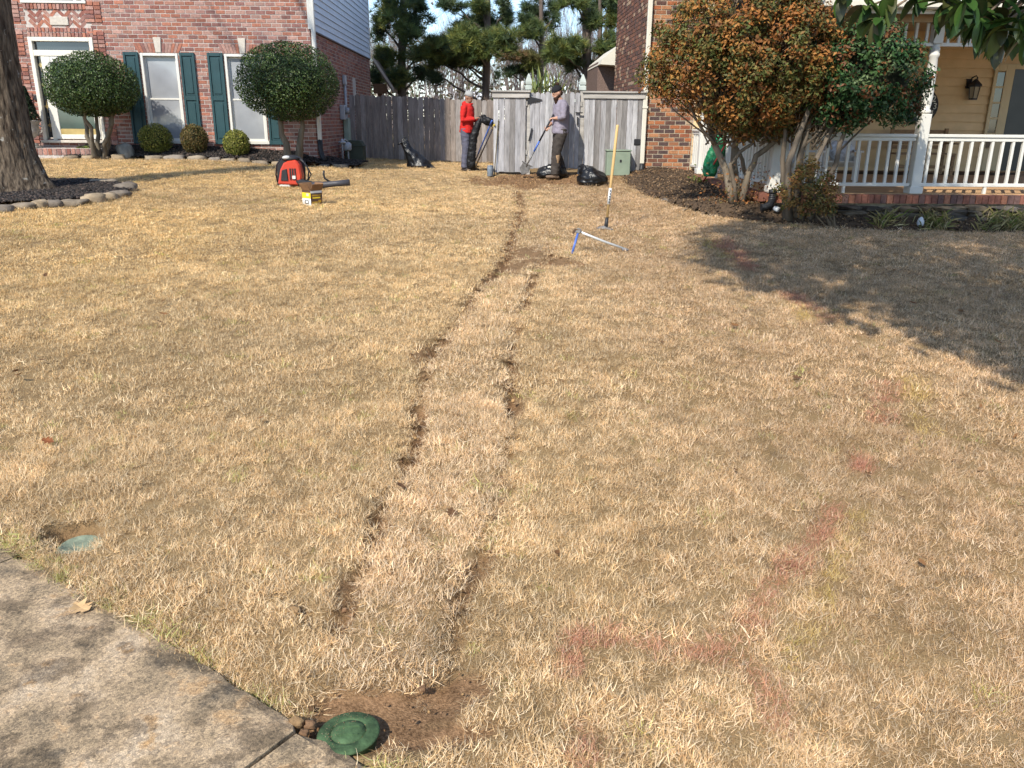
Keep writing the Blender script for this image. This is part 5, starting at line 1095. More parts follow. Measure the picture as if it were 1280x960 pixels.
pine(502, 30, 10, [(490, 12, 26, 16, 'g', 110, -.5), (520, 28, 22, 12, 'd', 70, .4), (478, 35, 14, 20, 'd', 60, 0), (508, 45, 20, 12, 'g', 60, -.6), (482, 72, 16, 16, 'g', 80, 0), (498, 92, 20, 14, 'g', 80, -.5), (520, 70, 18, 10, 'g', 60, -.3), (470, 100, 12, 16, 'd', 40, .5), (515, 6, 16, 10, 'd', 50, .5), (528, 90, 14, 10, 'd', 40, 0)], 'dark pine rising behind the grey sided wall', 0, 2)
pine(609, 27, 9, [(560, 60, 36, 15, 'g', 190, -.6), (590, 55, 30, 14, 'g', 150, -.9), (620, 52, 26, 12, 'g', 130, -.7), (540, 72, 22, 10, 'g', 80, 0), (580, 76, 34, 9, 'd', 110, .4), (600, 28, 26, 12, 'd', 80, .6), (575, 38, 20, 8, 'd', 50, .4), (565, 6, 20, 8, 'd', 50, .3), (630, 18, 14, 14, 'd', 50, .4), (600, 8, 12, 8, 'g', 40, -.3), (548, 95, 14, 7, 'd', 35, 0)], 'pine with broad yellow green boughs between the two workers', -2, 3)
pine(676, 32, 6, [(668, 14, 16, 14, 'd', 70, .4), (692, 22, 12, 14, 'd', 55, .3), (664, 40, 24, 9, 'g', 90, -.4), (655, 30, 12, 6, 'd', 30, 0), (650, 72, 30, 6, 'b', 80, -.3), (640, 92, 22, 6, 'd', 45, .2), (668, 82, 20, 8, 'g', 55, 0)], 'slim pine with dark tufts above the gate', 1, 4)
pine(733, 27, 11, [(698, 62, 24, 12, 'g', 130, -.6), (722, 62, 16, 10, 'g', 60, -.4), (755, 62, 14, 8, 'g', 50, 0), (720, 4, 24, 8, 'g', 80, -.4), (742, 26, 14, 10, 'g', 45, -.3), (712, 78, 14, 10, 'd', 50, .2), (745, 88, 16, 8, 'd', 45, .3)], 'stout pine trunk standing right behind the latch post', 3, 5)
pine(751, 31, 6, [(765, 22, 14, 14, 'g', 60, 0), (762, 52, 12, 10, 'g', 45, -.3), (768, 0, 12, 10, 'd', 40, 0), (762, 70, 10, 8, 'd', 35, .3), (745, 8, 12, 8, 'd', 30, .4)], 'thin pine trunk beside the dark brick wall', 3, 6)
# bare trees and the wood beyond
def bare_tree(name, x, y, h, seed, label, col):
    rr = random.Random(seed); g = gv(x, y); t = thing(name, g, label, 'tree', 'bare trees behind the fence'); m = MB()
    for k in range(rr.randint(2, 4)): bare(m, g+Vector((rr.uniform(-.2, .2), rr.uniform(-.2, .2), -.1)), Vector((rr.uniform(-.25, .25), rr.uniform(-.25, .25), 1)), h*.34, .045, 5, rr, .28, col, .12, 5, (3, 4), 3)
    m.build('branches', bark, t); return t
for i, (px, y, h, lab) in enumerate(((533, 34, 6, 'bare twiggy tree left of the broad pine'), (575, 36, 6.5, 'bare twiggy tree behind the broad pine'), (640, 35, 6, 'bare twiggy tree left of the gate'), (655, 33, 5, 'low bare twiggy tree above the capped panel'), (700, 36, 8, 'tall bare tree of upright twigs above the gate'), (718, 34, 6.5, 'bare twiggy tree just left of the stout pine'), (762, 36, 6, 'bare twiggy tree by the rear eave'), (470, 36, 6, 'bare twiggy tree beside the grey siding'))):
    p = PY(px, 120, y); bare_tree('bare_tree', p.x, y, h, 200+i, lab, rr.choice([(.27, .225, .205), (.23, .19, .17), (.31, .265, .24)]))
fm = MB(); rr = random.Random(300)
for i in range(85):
    x = rr.uniform(-11, 10); y = rr.uniform(44, 62); bare(fm, gv(x, y), Vector((rr.uniform(-.2, .2), 0, 1)), rr.uniform(2.2, 3.4), .07, 4, rr, .32, rr.choice([(.24, .20, .19), (.29, .25, .24), (.19, .16, .15)]), .1, 4, (3, 4), 3)
fo = fm.build('far_woods', bark); tag(fo, 'grey bare woodland far behind the fence', 'woods', kind='stuff')
hg = np.random.default_rng(91); n = 15000; x = hg.uniform(-14, 14, n); y = hg.uniform(38, 43, n); z = gz(x, y)+np.abs(hg.normal(size=n))*1.9*(.6+vnoise(x, y*0, .5, 5)); o = scatter('far_thicket', np.stack([x, y, z], 1), rand_rot(n, hg), hg.uniform(.12, .34, n), *LEAF, leafd, pick_cols(n, [(.16, .13, .09), (.10, .10, .05), (.22, .17, .13), (.08, .09, .04)], hg, .25)); tag(o, 'brown and olive undergrowth beyond the backyard', 'undergrowth')
# yucca-like plant behind the gate
yp = PY(683, 118, 19.6); yu = thing('palm_shrub', gv(yp.x, 19.6), 'spiky pale green palm like shrub poking above the gate', 'plant'); rr = random.Random(14); m = MB()
for i in range(95):
    a = rr.uniform(0, 6.283); e = rr.uniform(.15, 1.45); L = rr.uniform(.35, .62); o0 = Vector((yp.x+rr.uniform(-.32, .32), 19.6+rr.uniform(-.2, .2), yp.z+rr.uniform(-.15, .2))); dv = Vector((math.cos(a)*math.cos(e), math.sin(a)*math.cos(e), math.sin(e))); s = dv.cross(Vector((0, 0, 1))).normalized()*.022; mid = o0+dv*L*.5; tip = o0+dv*L+Vector((0, 0, -.06)); c = rr.choice([(.26, .29, .09), (.18, .22, .07), (.34, .34, .14), (.10, .14, .05)]); m.add([o0-s*.5, o0+s*.5, mid+s, mid-s, tip], [(0, 1, 2, 3), (3, 2, 4)], c)
o = m.build('fronds', leafd, yu); o['kind'] = 'stuff'; MB().tube([gv(yp.x, 19.6, -.05), Vector((yp.x, 19.6, yp.z))], [.12, .09], 9, (.2, .15, .1)).build('trunk', bark, yu)
# ================================================================== stones, small fittings
stm = mat('field_stone', (1, 1, 1), .9, .2, 9, .25, .7, 30, fine=.15)
STC = [(.22, .175, .125), (.27, .22, .16), (.17, .14, .11), (.30, .23, .15), (.23, .195, .16)]
def rock(mb, c, r, rng, rz=0, col=None, n=12, k=7):
    b = MB(); b.ball((0, 0, 0), (1, 1, 1), (1, 1, 1), n, k); M = Matrix.Rotation(rz, 3, 'Z'); sd_ = rng.uniform(0, 99); col = col or rng.choice(STC); vs = []
    for p in b.v:
        q = Vector(p); q = Vector([math.copysign(abs(t)**.6, t) for t in q]); d = 1+.42*mnoise.noise(q*1.3+Vector((sd_, 0, 0)))+.22*mnoise.noise(q*3.3+Vector((0, sd_, 0))); q = q*d; vs.append(Vector(c)+M@Vector((q.x*r[0], q.y*r[1], q.z*r[2])))
    mb.add(vs, b.f, col); return mb
rr = random.Random(61)
def edge_stone(px, py, wpx, hpx, label, grp, cat='stone', dep=.1):
    p = G(px, py); k = p.y*1.05/F; m = MB(); rock(m, (0, 0, hpx*k*.32), (wpx*k/2, dep, hpx*k*.48), rr, rr.uniform(-.25, .25)); o = m.build('edging_stone', stm, None, smooth=True); o.location = p; return tag(o, label, cat, grp)
TS = [(4, 264, 26, 9), (33, 261, 20, 9), (52, 259, 18, 10), (70, 258, 20, 9), (92, 257, 30, 9), (118, 254, 26, 13), (137, 250, 20, 10), (150, 247, 26, 10), (160, 240, 24, 13), (128, 231, 34, 8), (106, 228, 24, 6)]
for a in TS: edge_stone(*a, '%s %s stone edging %s of the big tree bed' % ('broad' if a[2] > 25 else 'short', 'thick' if a[3] > 9 else 'thin', 'the house side' if a[1] < 235 else 'the open end' if a[0] > 145 else 'the lawn side'), 'edging stones round the big tree', dep=.13)
x = -9.0; i = 0
while x < -3.1:
    y = 18.32+.05*math.sin(x*3)+max(0, x+4.6)*.35; w = rr.uniform(.12, .24)
    if i % 9 != 4:
        m = MB(); rock(m, (0, 0, .03), (w, .09, rr.uniform(.045, .08)), rr, rr.uniform(-.2, .2)); o = m.build('edging_stone', stm, None, smooth=True); o.location = gv(x, y); tag(o, '%s flat tan edging stone of the house bed %s' % ('long' if w > .18 else 'short', 'before the stoop' if x < -8 else 'by the biggest boxwood' if x < -6.9 else 'by the bronze boxwood' if x < -5.9 else 'by the flat topped boxwood' if x < -4.9 else 'before the stout holly' if x < -3.9 else 'at the bed tip'), 'stone', 'edging stones along the house bed')
    x += w*2+rr.uniform(.0, .08); i += 1
for px, py, w, h, lab in ((962, 272, 38, 6, 'long flat grey stone sunk in the bed edge below the low shrub'), (893, 267, 16, 4, 'small flat stone at the bed edge below the photinia'), (846, 252, 26, 6, 'flat pale stone beside the rake head'), (1060, 276, 46, 5, 'long flat grey stone at the lawn edge below the porch'), (1170, 279, 40, 4, 'long flat grey stone at the lawn edge near the white egg light')): edge_stone(px, py, w, h, lab, None, dep=.12)
sw_t = thing('stone_wall', (7, PF-.35, .3), 'low dry stacked flagstone edging under the porch brick rim', 'wall')
for row in range(3):
    x = 4.9+rr.random()*.2
    while x < 9.3:
        w = rr.uniform(.08, .34); kk = rr.uniform(.3, .6); z = .33+row*.07+.02*math.sin(x*3); m = MB(); rock(m, (x+w, PF-.30-.04*(2-row)+rr.uniform(-.02, .02), z+rr.uniform(-.01, .01)), (w*.98, .15, rr.uniform(.028, .05)), rr, rr.uniform(-.15, .15), tuple(q*kk for q in rr.choice(STC)), 9, 5); m.build('stone', stm, sw_t); x += 2*w*rr.uniform(.93, 1.05)
lm = mat('lamp_grey', (.30, .31, .34), .5, .5, 6, .1, usecol=False)
for px, py, lab in ((97, 186, 'small grey spotlight below the stoop in the house bed'), (217, 190, 'small grey spotlight between the two left boxwoods'), (336, 191, 'small grey spotlight left of the stout holly trunk'), (429, 196, 'small grey spotlight by the side wall utility cabinet')):
    p = G(px, py+2); t = thing('spotlight', p, lab, 'lamp', 'landscape spotlights in the house bed'); MB().tube([p-Vector((0, 0, .03)), p+Vector((0, 0, .16))], .012, 6).build('stake', lm, t)
    M = Matrix.Translation(p+Vector((0, .02, .2)))@Matrix.Rotation(-.9, 4, 'X'); MB().lathe([(.03, -.08), (.05, -.05), (.055, .06), (.062, .07), (.06, .09), (.04, .085)], n=12, M=M).build('lamp_head', lm, t, smooth=True)
p = gv(PY(156, 180, 18.5).x, 18.5, .04); m = MB(); rock(m, p+Vector((0, 0, .1)), (.16, .12, .18), rr, .3, (.22, .22, .2)); tag(m.build('garden_rock', stm, None, smooth=True), 'mottled grey rock standing beside the thin stemmed holly', 'rock')
n = 1500; x = NR.uniform(-10.6, -8.6, n); y = 18.75+NR.uniform(-.25, .15, n); o = scatter('ground_cover', np.stack([x, y, bumpz(x, y)+NR.uniform(.02, .12, n)], 1), frames(np.stack([NR.normal(size=n)*.5, NR.normal(size=n)*.5, np.ones(n)], 1), NR), NR.uniform(.04, .08, n), *LEAF, leafd, pick_cols(n, [(.14, .2, .03), (.2, .24, .05), (.09, .13, .025)], NR, .2)); tag(o, 'bright green ground cover before the stoop', 'ground cover')
# green weeds and straw at the porch bed edge
n = 520; px_ = NR.choice([1165, 1180, 1240, 1275, 1110, 1268], n)+NR.normal(size=n)*9; py_ = NR.uniform(266, 279, n); yw = NR.uniform(11.45, 11.85, n); xw = np.array([PY(a, 270, b).x for a, b in zip(px_, yw)]); pts = np.stack([xw, yw, bumpz(xw, yw)], 1); BLADE = ([(0, -.03, 0), (0, .03, 0), (.45, 0, .5), (1, 0, .75)], [(0, 1, 2), (0, 2, 3)])
o = scatter('bed_weeds', pts+np.array([0, 0, .02]), frames(np.stack([NR.normal(size=n)*.35, NR.normal(size=n)*.35, np.ones(n)], 1), NR), NR.uniform(.08, .19, n), *BLADE, leafd, pick_cols(n, [(.22, .2, .07), (.12, .15, .03), (.34, .28, .14), (.26, .22, .09)], NR, .2)); tag(o, 'tufts of green and yellow weeds along the porch bed', 'weeds')
p = PY(1152, 270, 11.6); p.z = float(bumpz(p.x, p.y)); tag(MB().lathe([(.025, .0), (.042, .015), (.05, .045), (.046, .08), (.032, .11), (.014, .13), (.003, .134)], p, 16).build('egg_light', mat('white_plastic', (.5, .52, .54), .5, .4, usecol=False), None, smooth=True), 'white egg shaped garden light at the porch bed edge', 'lamp')
# corrugated drain pipe near the corner post
dp = PY(966, 246, 11.95); dp.z = float(bumpz(dp.x, dp.y)); t = thing('drain_pipe', dp, 'black corrugated drain pipe elbow with white end by the corner post', 'pipe'); q = [dp+Vector((-.16, -.02, .05)), dp+Vector((-.1, -.01, .055)), dp+Vector((-.03, 0, .09)), dp+Vector((.0, .02, .16)), dp+Vector((.0, .02, .26))]; pts = []
for a, b in zip(q, q[1:]):
    for f in np.linspace(0, 1, 8, endpoint=False): pts.append(a.lerp(b, f))
pts.append(q[-1]); MB().tube(pts, [.046+.006*(i % 2) for i in range(len(pts))], 12).build('corrugated_tube', blk, t); MB().lathe([(.058, .25), (.062, .255), (.062, .295), (.054, .30)], dp+Vector((0, .02, 0)), 14).build('tube_collar', blk, t, smooth=True)
MB().tube([dp+Vector((.06, -.12, .03)), dp+Vector((.03, -.05, .04))], .036, 12).build('white_end', mat('white_plastic', (.5, .52, .54), .5, .4, usecol=False), t, smooth=True)
# ------------------------------------------------------------------ pop-up drain emitter and valve cover
gl = mat('green_lid', (.055, .098, .042), .7, .25, 26, .5, .35, 90, usecol=False); p = G(436, 920)+Vector((0, 0, .004)); em = thing('drain_emitter', p, 'round dark green pop up drain lid in bare soil beside the sidewalk', 'drain'); M = Matrix.Translation(p+Vector((0, 0, -.004)))@Matrix.Rotation(-.03, 4, 'X')@Matrix.Rotation(-.05, 4, 'Y')
MB().lathe([(.075, -.05), (.075, .0), (.083, .004), (.083, .012)], n=36, M=M).build('collar', gl, em, smooth=True)
MB().lathe([(.086, .004), (.088, .010), (.084, .014), (.060, .0155), (.052, .016), (.051, .0125), (.047, .0125), (.046, .0165), (.030, .018), (.012, .019), (.001, .019)], n=40, M=M).build('lid', gl, em, smooth=True)
for s in (-1, 1): MB().box(-.03, .03, s*.017-.002, s*.017+.002, .016, .0205, M=M).build('lid_ridge', gl, em)
n = 260; a = NR.uniform(0, 6.283, n); r = .085*np.sqrt(NR.uniform(0, 1, n)); P = np.stack([p.x+r*np.cos(a), p.y+r*np.sin(a), np.full(n, p.z+.014)-r*.04], 1); o = scatter('soil_specks', P, rand_rot(n, NR), NR.uniform(.001, .0042, n), *CHIP, soilm, pick_cols(n, [(.30, .21, .12), (.22, .14, .075), (.36, .27, .17)], NR), em)
vp = G(100, 672); vb = thing('valve_cover', (vp.x-.01, vp.y+.01, vp.z-.062), 'faded grey green valve box lid sunk in a hole near the sidewalk', 'valve cover'); M = Matrix.Translation(vb.location)@Matrix.Rotation(.35, 4, 'Z')@Matrix.Rotation(.12, 4, 'X'); vl = mat('faded_green', (.20, .235, .17), .85, .2, 30, .25, .3, 120, usecol=False)
MB().lathe([(.09, -.04), (.09, .01), (.083, .016), (.08, .012), (.04, .013), (.0015, .0135)], n=28, M=M).build('lid', vl, vb, smooth=True); MB().lathe([(.105, -.06), (.105, -.002), (.096, -.002), (.093, -.01)], n=28, M=M).build('rim', gl, vb, smooth=True)
# ------------------------------------------------------------------ leaves, clods, sticks on the lawn
lfm = mat('dead_leaf', (1, 1, 1), .75, .2, 40, .2, transl=.15)
LEAFC = {}
def zone(x, y):
    if y > 7 and x > 2.4: return 'on the shaded lawn before the porch'
    if y > 5.5 and x > 1: return 'on the sunny lawn below the tree shadow'
    if x > 1.2: return 'on the grass right of the red paint line'
    if x > .25: return 'on the grass between the trench and the red paint'
    if x > -.6 and y < 7: return 'on the re-laid sod over the trench'
    if y > 8: return 'on the far lawn between the blower and the trench'
    if y > 4.5: return 'on the middle lawn left of the trench'
    return 'on the grass between sidewalk and trench'
def leaf_mesh(seed, lobed):
    rg = random.Random(seed); b = MB(); n = 7; vs = []; L, w0 = 1, .42 if lobed else .2; cv = rg.uniform(.1, .5); col = rg.choice([(.22, .11, .045), (.30, .15, .06), (.15, .08, .04), (.36, .22, .11), (.27, .10, .04)])
    for i in range(n+1):
        f = i/n; w = w0*math.sin(math.pi*min(1, f*.9+.06))*(1+(.45*(-1)**i if lobed and 0 < i < n else 0)); z = cv*(f-.5)**2; vs += [(f-.5, -w, z+.25*w*rg.random()+.1*w), (f-.5, 0, z), (f-.5, w, z+.35*w*rg.random())]
    fs = []
    for i in range(n): a = 3*i; fs += [(a, a+3, a+4, a+1), (a+1, a+4, a+5, a+2)]
    b.add(vs, fs, col); LEAFC[seed] = {.22: 'brown', .30: 'russet', .15: 'dark brown', .36: 'tan', .27: 'reddish'}[col[0]]; return b.mesh('fallen_leaf', lfm)
LM = [leaf_mesh(i, i % 3 == 0) for i in range(10)]; rg = random.Random(44)
spots = [(1270, 545), (1230, 590), (1190, 575), (1130, 625), (790, 310), (750, 255), (1150, 705), (1085, 590), (1000, 470), (920, 590), (560, 640), (700, 690), (455, 300), (200, 400), (135, 280), (60, 345), (55, 450), (25, 470), (20, 468), (205, 375), (205, 395), (62, 555), (330, 520), (500, 610), (830, 430), (915, 410), (1225, 505), (1250, 430), (1200, 390), (1120, 340), (1250, 350), (1265, 480), (475, 255), (545, 260), (1190, 310), (1235, 315), (1090, 300), (1015, 355), (970, 320), (1140, 375), (1060, 420)]
for px, py in spots:
    p = G(px+rg.uniform(-4, 4), py+rg.uniform(-4, 4), .03); li = rg.randrange(10); o = link('fallen_leaf', LM[li]); s = rg.uniform(.035, .06)*(1+.045*p.y); o.scale = (s, s, s); o.location = p+Vector((0, 0, .004)); o.rotation_euler = (rg.uniform(-.4, .4), rg.uniform(-.4, .4), rg.uniform(0, 6.28)); tag(o, '%s %s dead leaf lying %s' % (LEAFC[li], 'lobed' if li % 3 == 0 else 'slender', zone(p.x, p.y)), 'leaf', 'dead leaves on the lawn')
p = G(103, 765); o = link('fallen_leaf', leaf_mesh(77, True)); o.data.materials.clear(); o.data.materials.append(mat('tan_leaf', (.55, .36, .18), .8, .2, 20, .2, usecol=False)); o.scale = (.075,)*3; o.location = p+Vector((0, 0, .016)); o.rotation_euler = (.1, .1, -.5); tag(o, 'tan lobed dead leaf lying on the concrete sidewalk', 'leaf')
for px, py, r, lab in ((367, 765, .024, 'tan dirt clod lying on the grass left of the trench'), (505, 770, .014, 'small brown clod on the re-laid sod'), (528, 862, .012, 'small dark clod beside the bare soil patch'), (372, 905, .022, 'brown clod between the green lid and the sidewalk corner'), (388, 908, .018, 'brown clod touching the green drain lid'), (380, 918, .014, 'small clod at the sidewalk edge by the green lid')):
    p = G(px, py, .005); r *= .8; m = MB(); rock(m, (0, 0, r*.4), (r*1.2, r, r*.7), rr, 0, (.27, .17, .085) if r > .016 else (.19, .11, .06), 10, 7); o = m.build('dirt_clod', soilm, None, smooth=True); o.location = p; tag(o, lab, 'clod')
for px, py, dx, dy, lab in ((855, 262, 60, -22, 'bare fallen branch at the edge of the porch bed'),):
    a, b = G(px, py, .03), G(px+dx, py+dy, .03); m = MB(); limb(m, a, b, .012, .005, rr, 6, .04, (.3, .24, .17), 5)
    for f in (.35, .6): q = a.lerp(b, f); limb(m, q, q+Vector((rr.uniform(-.1, .25), rr.uniform(.05, .2), .05)), .007, .003, rr, 4, .05, (.3, .24, .17), 4)
    tag(m.build('fallen_twig', bark), lab, 'twig')
# ================================================================== tools and yard work
bluem = mat('blue_fibreglass', (.06, .13, .42), .45, .5, 8, .12, usecol=False); steel = mat('worn_steel', (.20, .19, .18), .5, .5, 20, .3, .2, 60, usecol=False, metallic=.5); hw = mat('ash_handle', (.55, .36, .15), .6, .35, 6, .15, .1, 60, stretch=(1, 1, .15), usecol=False); yel = mat('yellow_grip', (.5, .36, .05), .5, .4, usecol=False); bpl = mat('black_bag', (.008, .008, .009), .36, .4, 5, .3, 1, 16, usecol=False); alu = mat('silver_tube', (.62, .62, .6), .4, .5, 10, .1, usecol=False, metallic=.3)
def dirv(a, b): return (Vector(b)-Vector(a)).normalized()
def shovel(a, b, label, hm, gm, name='shovel'):
    """a = blade tip on the ground, b = handle end"""
    a, b = Vector(a), Vector(b); d = dirv(a, b); t = thing(name, a, label, 'shovel'); s = d.cross(Vector((0, 1, 0))).normalized(); nrm = s.cross(d); L = (b-a).length
    MB().tube([a+d*.34, a+d*(L-.3)], .017, 10).build('handle', hm, t, smooth=True); MB().tube([a+d*(L-.31), a+d*L], .02, 10).build('grip', gm, t, smooth=True)
    MB().tube([a+d*.22, a+d*.42], [.026, .021], 10).build('socket', steel, t, smooth=True); vs, fs = [], []
    prof = [(0, .012), (.05, .07), (.12, .10), (.22, .105), (.27, .10)]
    for h, w in prof:
        for u in (-1, -.5, 0, .5, 1): vs.append(a+d*h+s*w*u+nrm*(.022*(u*u)-.01))
    for i in range(4):
        for j in range(4): q = i*5+j; fs.append((q, q+1, q+6, q+5))
    n = len(vs); vs += [v+nrm*.004 for v in vs]; fs += [tuple(n+i for i in reversed(f)) for f in fs]; MB().add(vs, fs).build('blade', steel, t, smooth=True); return t
TY = FF-.12
shovel(G(590, 211), PY(615, 151, FF-.06), 'long blue handled shovel leaning on the end of the capped fence', bluem, bluem); a_ = G(594, 209); shovel(a_, PY(618, 156, FF-.045), 'dark handled shovel with yellow socket leaning beside the blue one', mat('dark_handle', (.10, .10, .13), .5, .4, usecol=False), yel)
a_, b_ = PY(619, 182, FF-.03), PY(623, 152, FF-.02); t = thing('wooden_stake', gv(a_.x-.02, FF-.06), 'thin brown stake leaning on the capped fence panel', 'stake'); ow = mat('old_stake', (.13, .11, .07), .9, .1, usecol=False); MB().tube([gv(a_.x-.02, FF-.08), b_], .012, 7).build('stake_shaft', ow, t); MB().lathe([(.014, 0), (.017, .01), (.012, .025)], b_, 8).build('stake_head', ow, t)
# wooden handled tool standing in the lawn
b0 = G(757, 288); tp = PY(772, 156, b0.y+.02); t = thing('garden_hoe', b0, 'wooden handled tool with black head standing upright in the lawn', 'hoe'); d = dirv(b0, tp); L = (tp-b0).length
MB().tube([b0+d*.12, b0+d*L*.5, b0+d*(L-.02), b0+d*L], [.0165, .018, .019, .014], 12).build('handle', hw, t, smooth=True)
MB().tube([b0+d*(L*.255), b0+d*(L*.41)], .0195, 12).build('label_sleeve', mat('label_white', (.7, .7, .68), .6, usecol=False), t, smooth=True)
for i in range(5): MB().box(-.006, .008, -.0215, -.0185, -.01, .012, M=Matrix.Translation(b0+d*L*(.275+.027*i))).build('label_print', mat('label_ink', (.05, .06, .08), .6, usecol=False), t)
MB().tube([b0+d*.0, b0+d*.17], [.03, .021], 10).build('socket', blk, t, smooth=True); hd = MB(); hd.prism([b0+Vector(q) for q in ((-.13, -.02, .03), (-.02, -.03, .055), (.09, -.06, .015), (.08, -.02, .0), (-.02, .01, .02), (-.12, .0, .0))], (0, .03, .012)); hd.build('head', steel, t, bevel=.004)
# open loppers propped on the grass
hz_ = PY(723, 289, 9.25); f1, f2 = G(715, 318), G(785, 314); t = thing('loppers', gv(hz_.x, hz_.y), 'open loppers with one blue and one silver handle propped on the grass', 'loppers')
MB().tube([hz_, hz_.lerp(f1, .5), f1+Vector((0, 0, .01))], .013, 10).build('blue_handle', bluem, t, smooth=True); MB().tube([hz_, hz_.lerp(f2, .5), f2+Vector((0, 0, .012))], .014, 10).build('silver_handle', alu, t, smooth=True); MB().tube([hz_.lerp(f2, .88), f2+Vector((0, 0, .012))], .0165, 10).build('handle_tip', mat('grey_grip', (.2, .2, .21), .6, usecol=False), t, smooth=True)
MB().lathe([(.03, -.015), (.035, -.01), (.035, .012), (.02, .02)], n=12, M=Matrix.Translation(hz_)@Matrix.Rotation(1.3, 4, 'X')).build('pivot', steel, t); bl = MB(); bl.prism([hz_+Vector(q) for q in ((.01, -.02, .02), (-.05, -.03, .035), (-.075, -.02, -.01), (-.06, -.01, -.035), (-.03, -.01, -.005))], (0, .014, 0)); bl.build('blade', mat('rusty_steel', (.20, .13, .08), .7, .3, 30, .3, usecol=False), t, bevel=.003)
# ------------------------------------------------------------------ backpack blower
p = G(361, 234); t = thing('backpack_blower', p, 'orange red backpack leaf blower with black straps standing on the lawn', 'leaf blower'); k = p.y*1.05/F
def B(px, py, dy=0): return PY(px, py, p.y+dy)
redm = mat('orange_red_plastic', (.50, .045, .018), .35, .5, 4, .06, usecol=False)
poly = [(347, 231), (350, 212), (354, 204), (362, 200), (370, 200), (374, 206), (377, 220), (376, 232)]
m = MB(); m.prism([B(a, b, -.12) for a, b in poly], (0, .24, 0)); m.build('engine_cover', redm, t, bevel=.025)
m = MB(); m.prism([B(a, b, -.14) for a, b in [(351, 226), (352, 213), (358, 211), (360, 226)]], (0, .03, 0)); m.build('intake_grille', blk, t, bevel=.006)
for i in range(3): MB().box(B(364+i*3, 215).x, B(365.6+i*3, 215).x, p.y-.135, p.y-.12, B(360, 224).z, B(360, 210).z).build('vent_slot', blk, t)
MB().box(B(368, 224).x, B(372, 224).x, p.y-.15, p.y-.12, B(370, 223).z, B(370, 219).z).build('label_plate', white, t)
MB().prism([B(a, b, -.10) for a, b in [(349, 234), (349, 228), (363, 228), (363, 235)]], (0, .2, 0)).build('fuel_tank', mat('milky_plastic', (.55, .55, .50), .5, .4, usecol=False), t, bevel=.02)
MB().prism([B(a, b, .12) for a, b in [(346, 233), (346, 206), (352, 197), (375, 196), (381, 205), (382, 232)]], (0, .07, 0)).build('back_frame', blk, t, bevel=.02)
MB().ball(B(363, 198), (.16, .13, .06), (1, 1, 1), 14, 8).build('back_pad', blk, t, smooth=True); MB().ball(B(358, 197, -.08), (.075, .06, .035), (1, 1, 1), 12, 7).build('air_cap', mat('light_grey_plastic', (.5, .5, .48), .5, .4, usecol=False), t, smooth=True)
for pts in ([(372, 197), (380, 203), (386, 213), (385, 224), (378, 230)], [(351, 198), (346, 206), (345, 218), (347, 228)], [(376, 198), (383, 207), (389, 218), (384, 228)]):
    q = [B(a, b, .02) for a, b in pts]; MB().tube(q, [(.012, .03)]*len(q), 8).build('strap', blk, t, smooth=True)
q = [B(371, 226, -.05), B(376, 228, -.08), B(382, 230, -.1), B(390, 231, -.1)]; pts = []
for a, b in zip(q, q[1:]):
    for f in np.linspace(0, 1, 8, endpoint=False): pts.append(a.lerp(b, f))
MB().tube(pts, [.062+.006*(i % 2) for i in range(len(pts))], 12).build('flex_hose', mat('dark_rubber', (.03, .03, .033), .6, .3, usecol=False), t)
MB().tube([B(388, 231, -.1), B(404, 231, -.12), B(420, 229.5, -.12), B(437, 228, -.12)], [.058, .055, .05, .056], 14).build('blower_tube', mat('dark_tube', (.05, .048, .055), .5, .4, usecol=False), t, smooth=True)
MB().tube([B(412, 227, -.12), B(406, 223, -.12), B(404.5, 218, -.12), B(405, 213, -.12)], [.016, .018, .018, .016], 8).build('throttle_handle', blk, t, smooth=True)
# carton
p = G(391, 257); t = thing('carton', p, 'small open printed carton with yellow and white panels on the lawn', 'box', rz=math.radians(48)); M = world_of(t); S, Hc = .105, .235; w_ = .006
cbr = mat('carton_brown', (.10, .055, .035), .75, .3, 10, .15, usecol=False); inn = mat('carton_inside', (.22, .12, .06), .85, .2, 10, .15, usecol=False)
for nm, bxs in (('side_panel', (-S, S, -S, -S+w_)), ('side_panel', (-S, S, S-w_, S)), ('end_panel', (-S, -S+w_, -S+w_, S-w_)), ('end_panel', (S-w_, S, -S+w_, S-w_))): MB().box(bxs[0], bxs[1], bxs[2], bxs[3], .0, Hc, M=M).build(nm, cbr, t)
MB().box(-S+w_, S-w_, -S+w_, S-w_, .002, .008, M=M).build('bottom_panel', inn, t)
for ang, ax, off in ((.55, 'X', (0, -S)), (-.35, 'X', (0, S)), (.35, 'Y', (S, 0)), (-.5, 'Y', (-S, 0))):
    Mf = M@Matrix.Translation((off[0], off[1], Hc))@Matrix.Rotation(ang, 4, ax); MB().box(*((-S+.004, S-.004, -.003, .003) if ax == 'X' else (-.003, .003, -S+.004, S-.004)), .001, .11, M=Mf).build('flap', inn, t)
ym_, wm, km, om = mat('print_yellow', (.75, .55, .03), .6, usecol=False), mat('print_white', (.75, .74, .70), .6, usecol=False), mat('print_black', (.02, .02, .02), .6, usecol=False), mat('print_ochre', (.42, .24, .03), .6, usecol=False)
def patch(face, u0, u1, z0, z1, m, e=.001, name='printed_panel'):
    if face == 'L': MB().box(-S-e, -S, u0, u1, z0, z1, M=M).build(name, m, t)
    else: MB().box(u0, u1, -S-e, -S, z0, z1, M=M).build(name, m, t)
patch('L', -S, S, .0, .115, wm); patch('L', -S, S, .117, .2, ym_); patch('L', -.05, .04, .03, .09, km, .0015); patch('L', -.03, .02, .045, .08, wm, .002); patch('L', -.06, .0, .15, .19, mat('print_pink', (.7, .45, .42), .6, usecol=False), .0015)
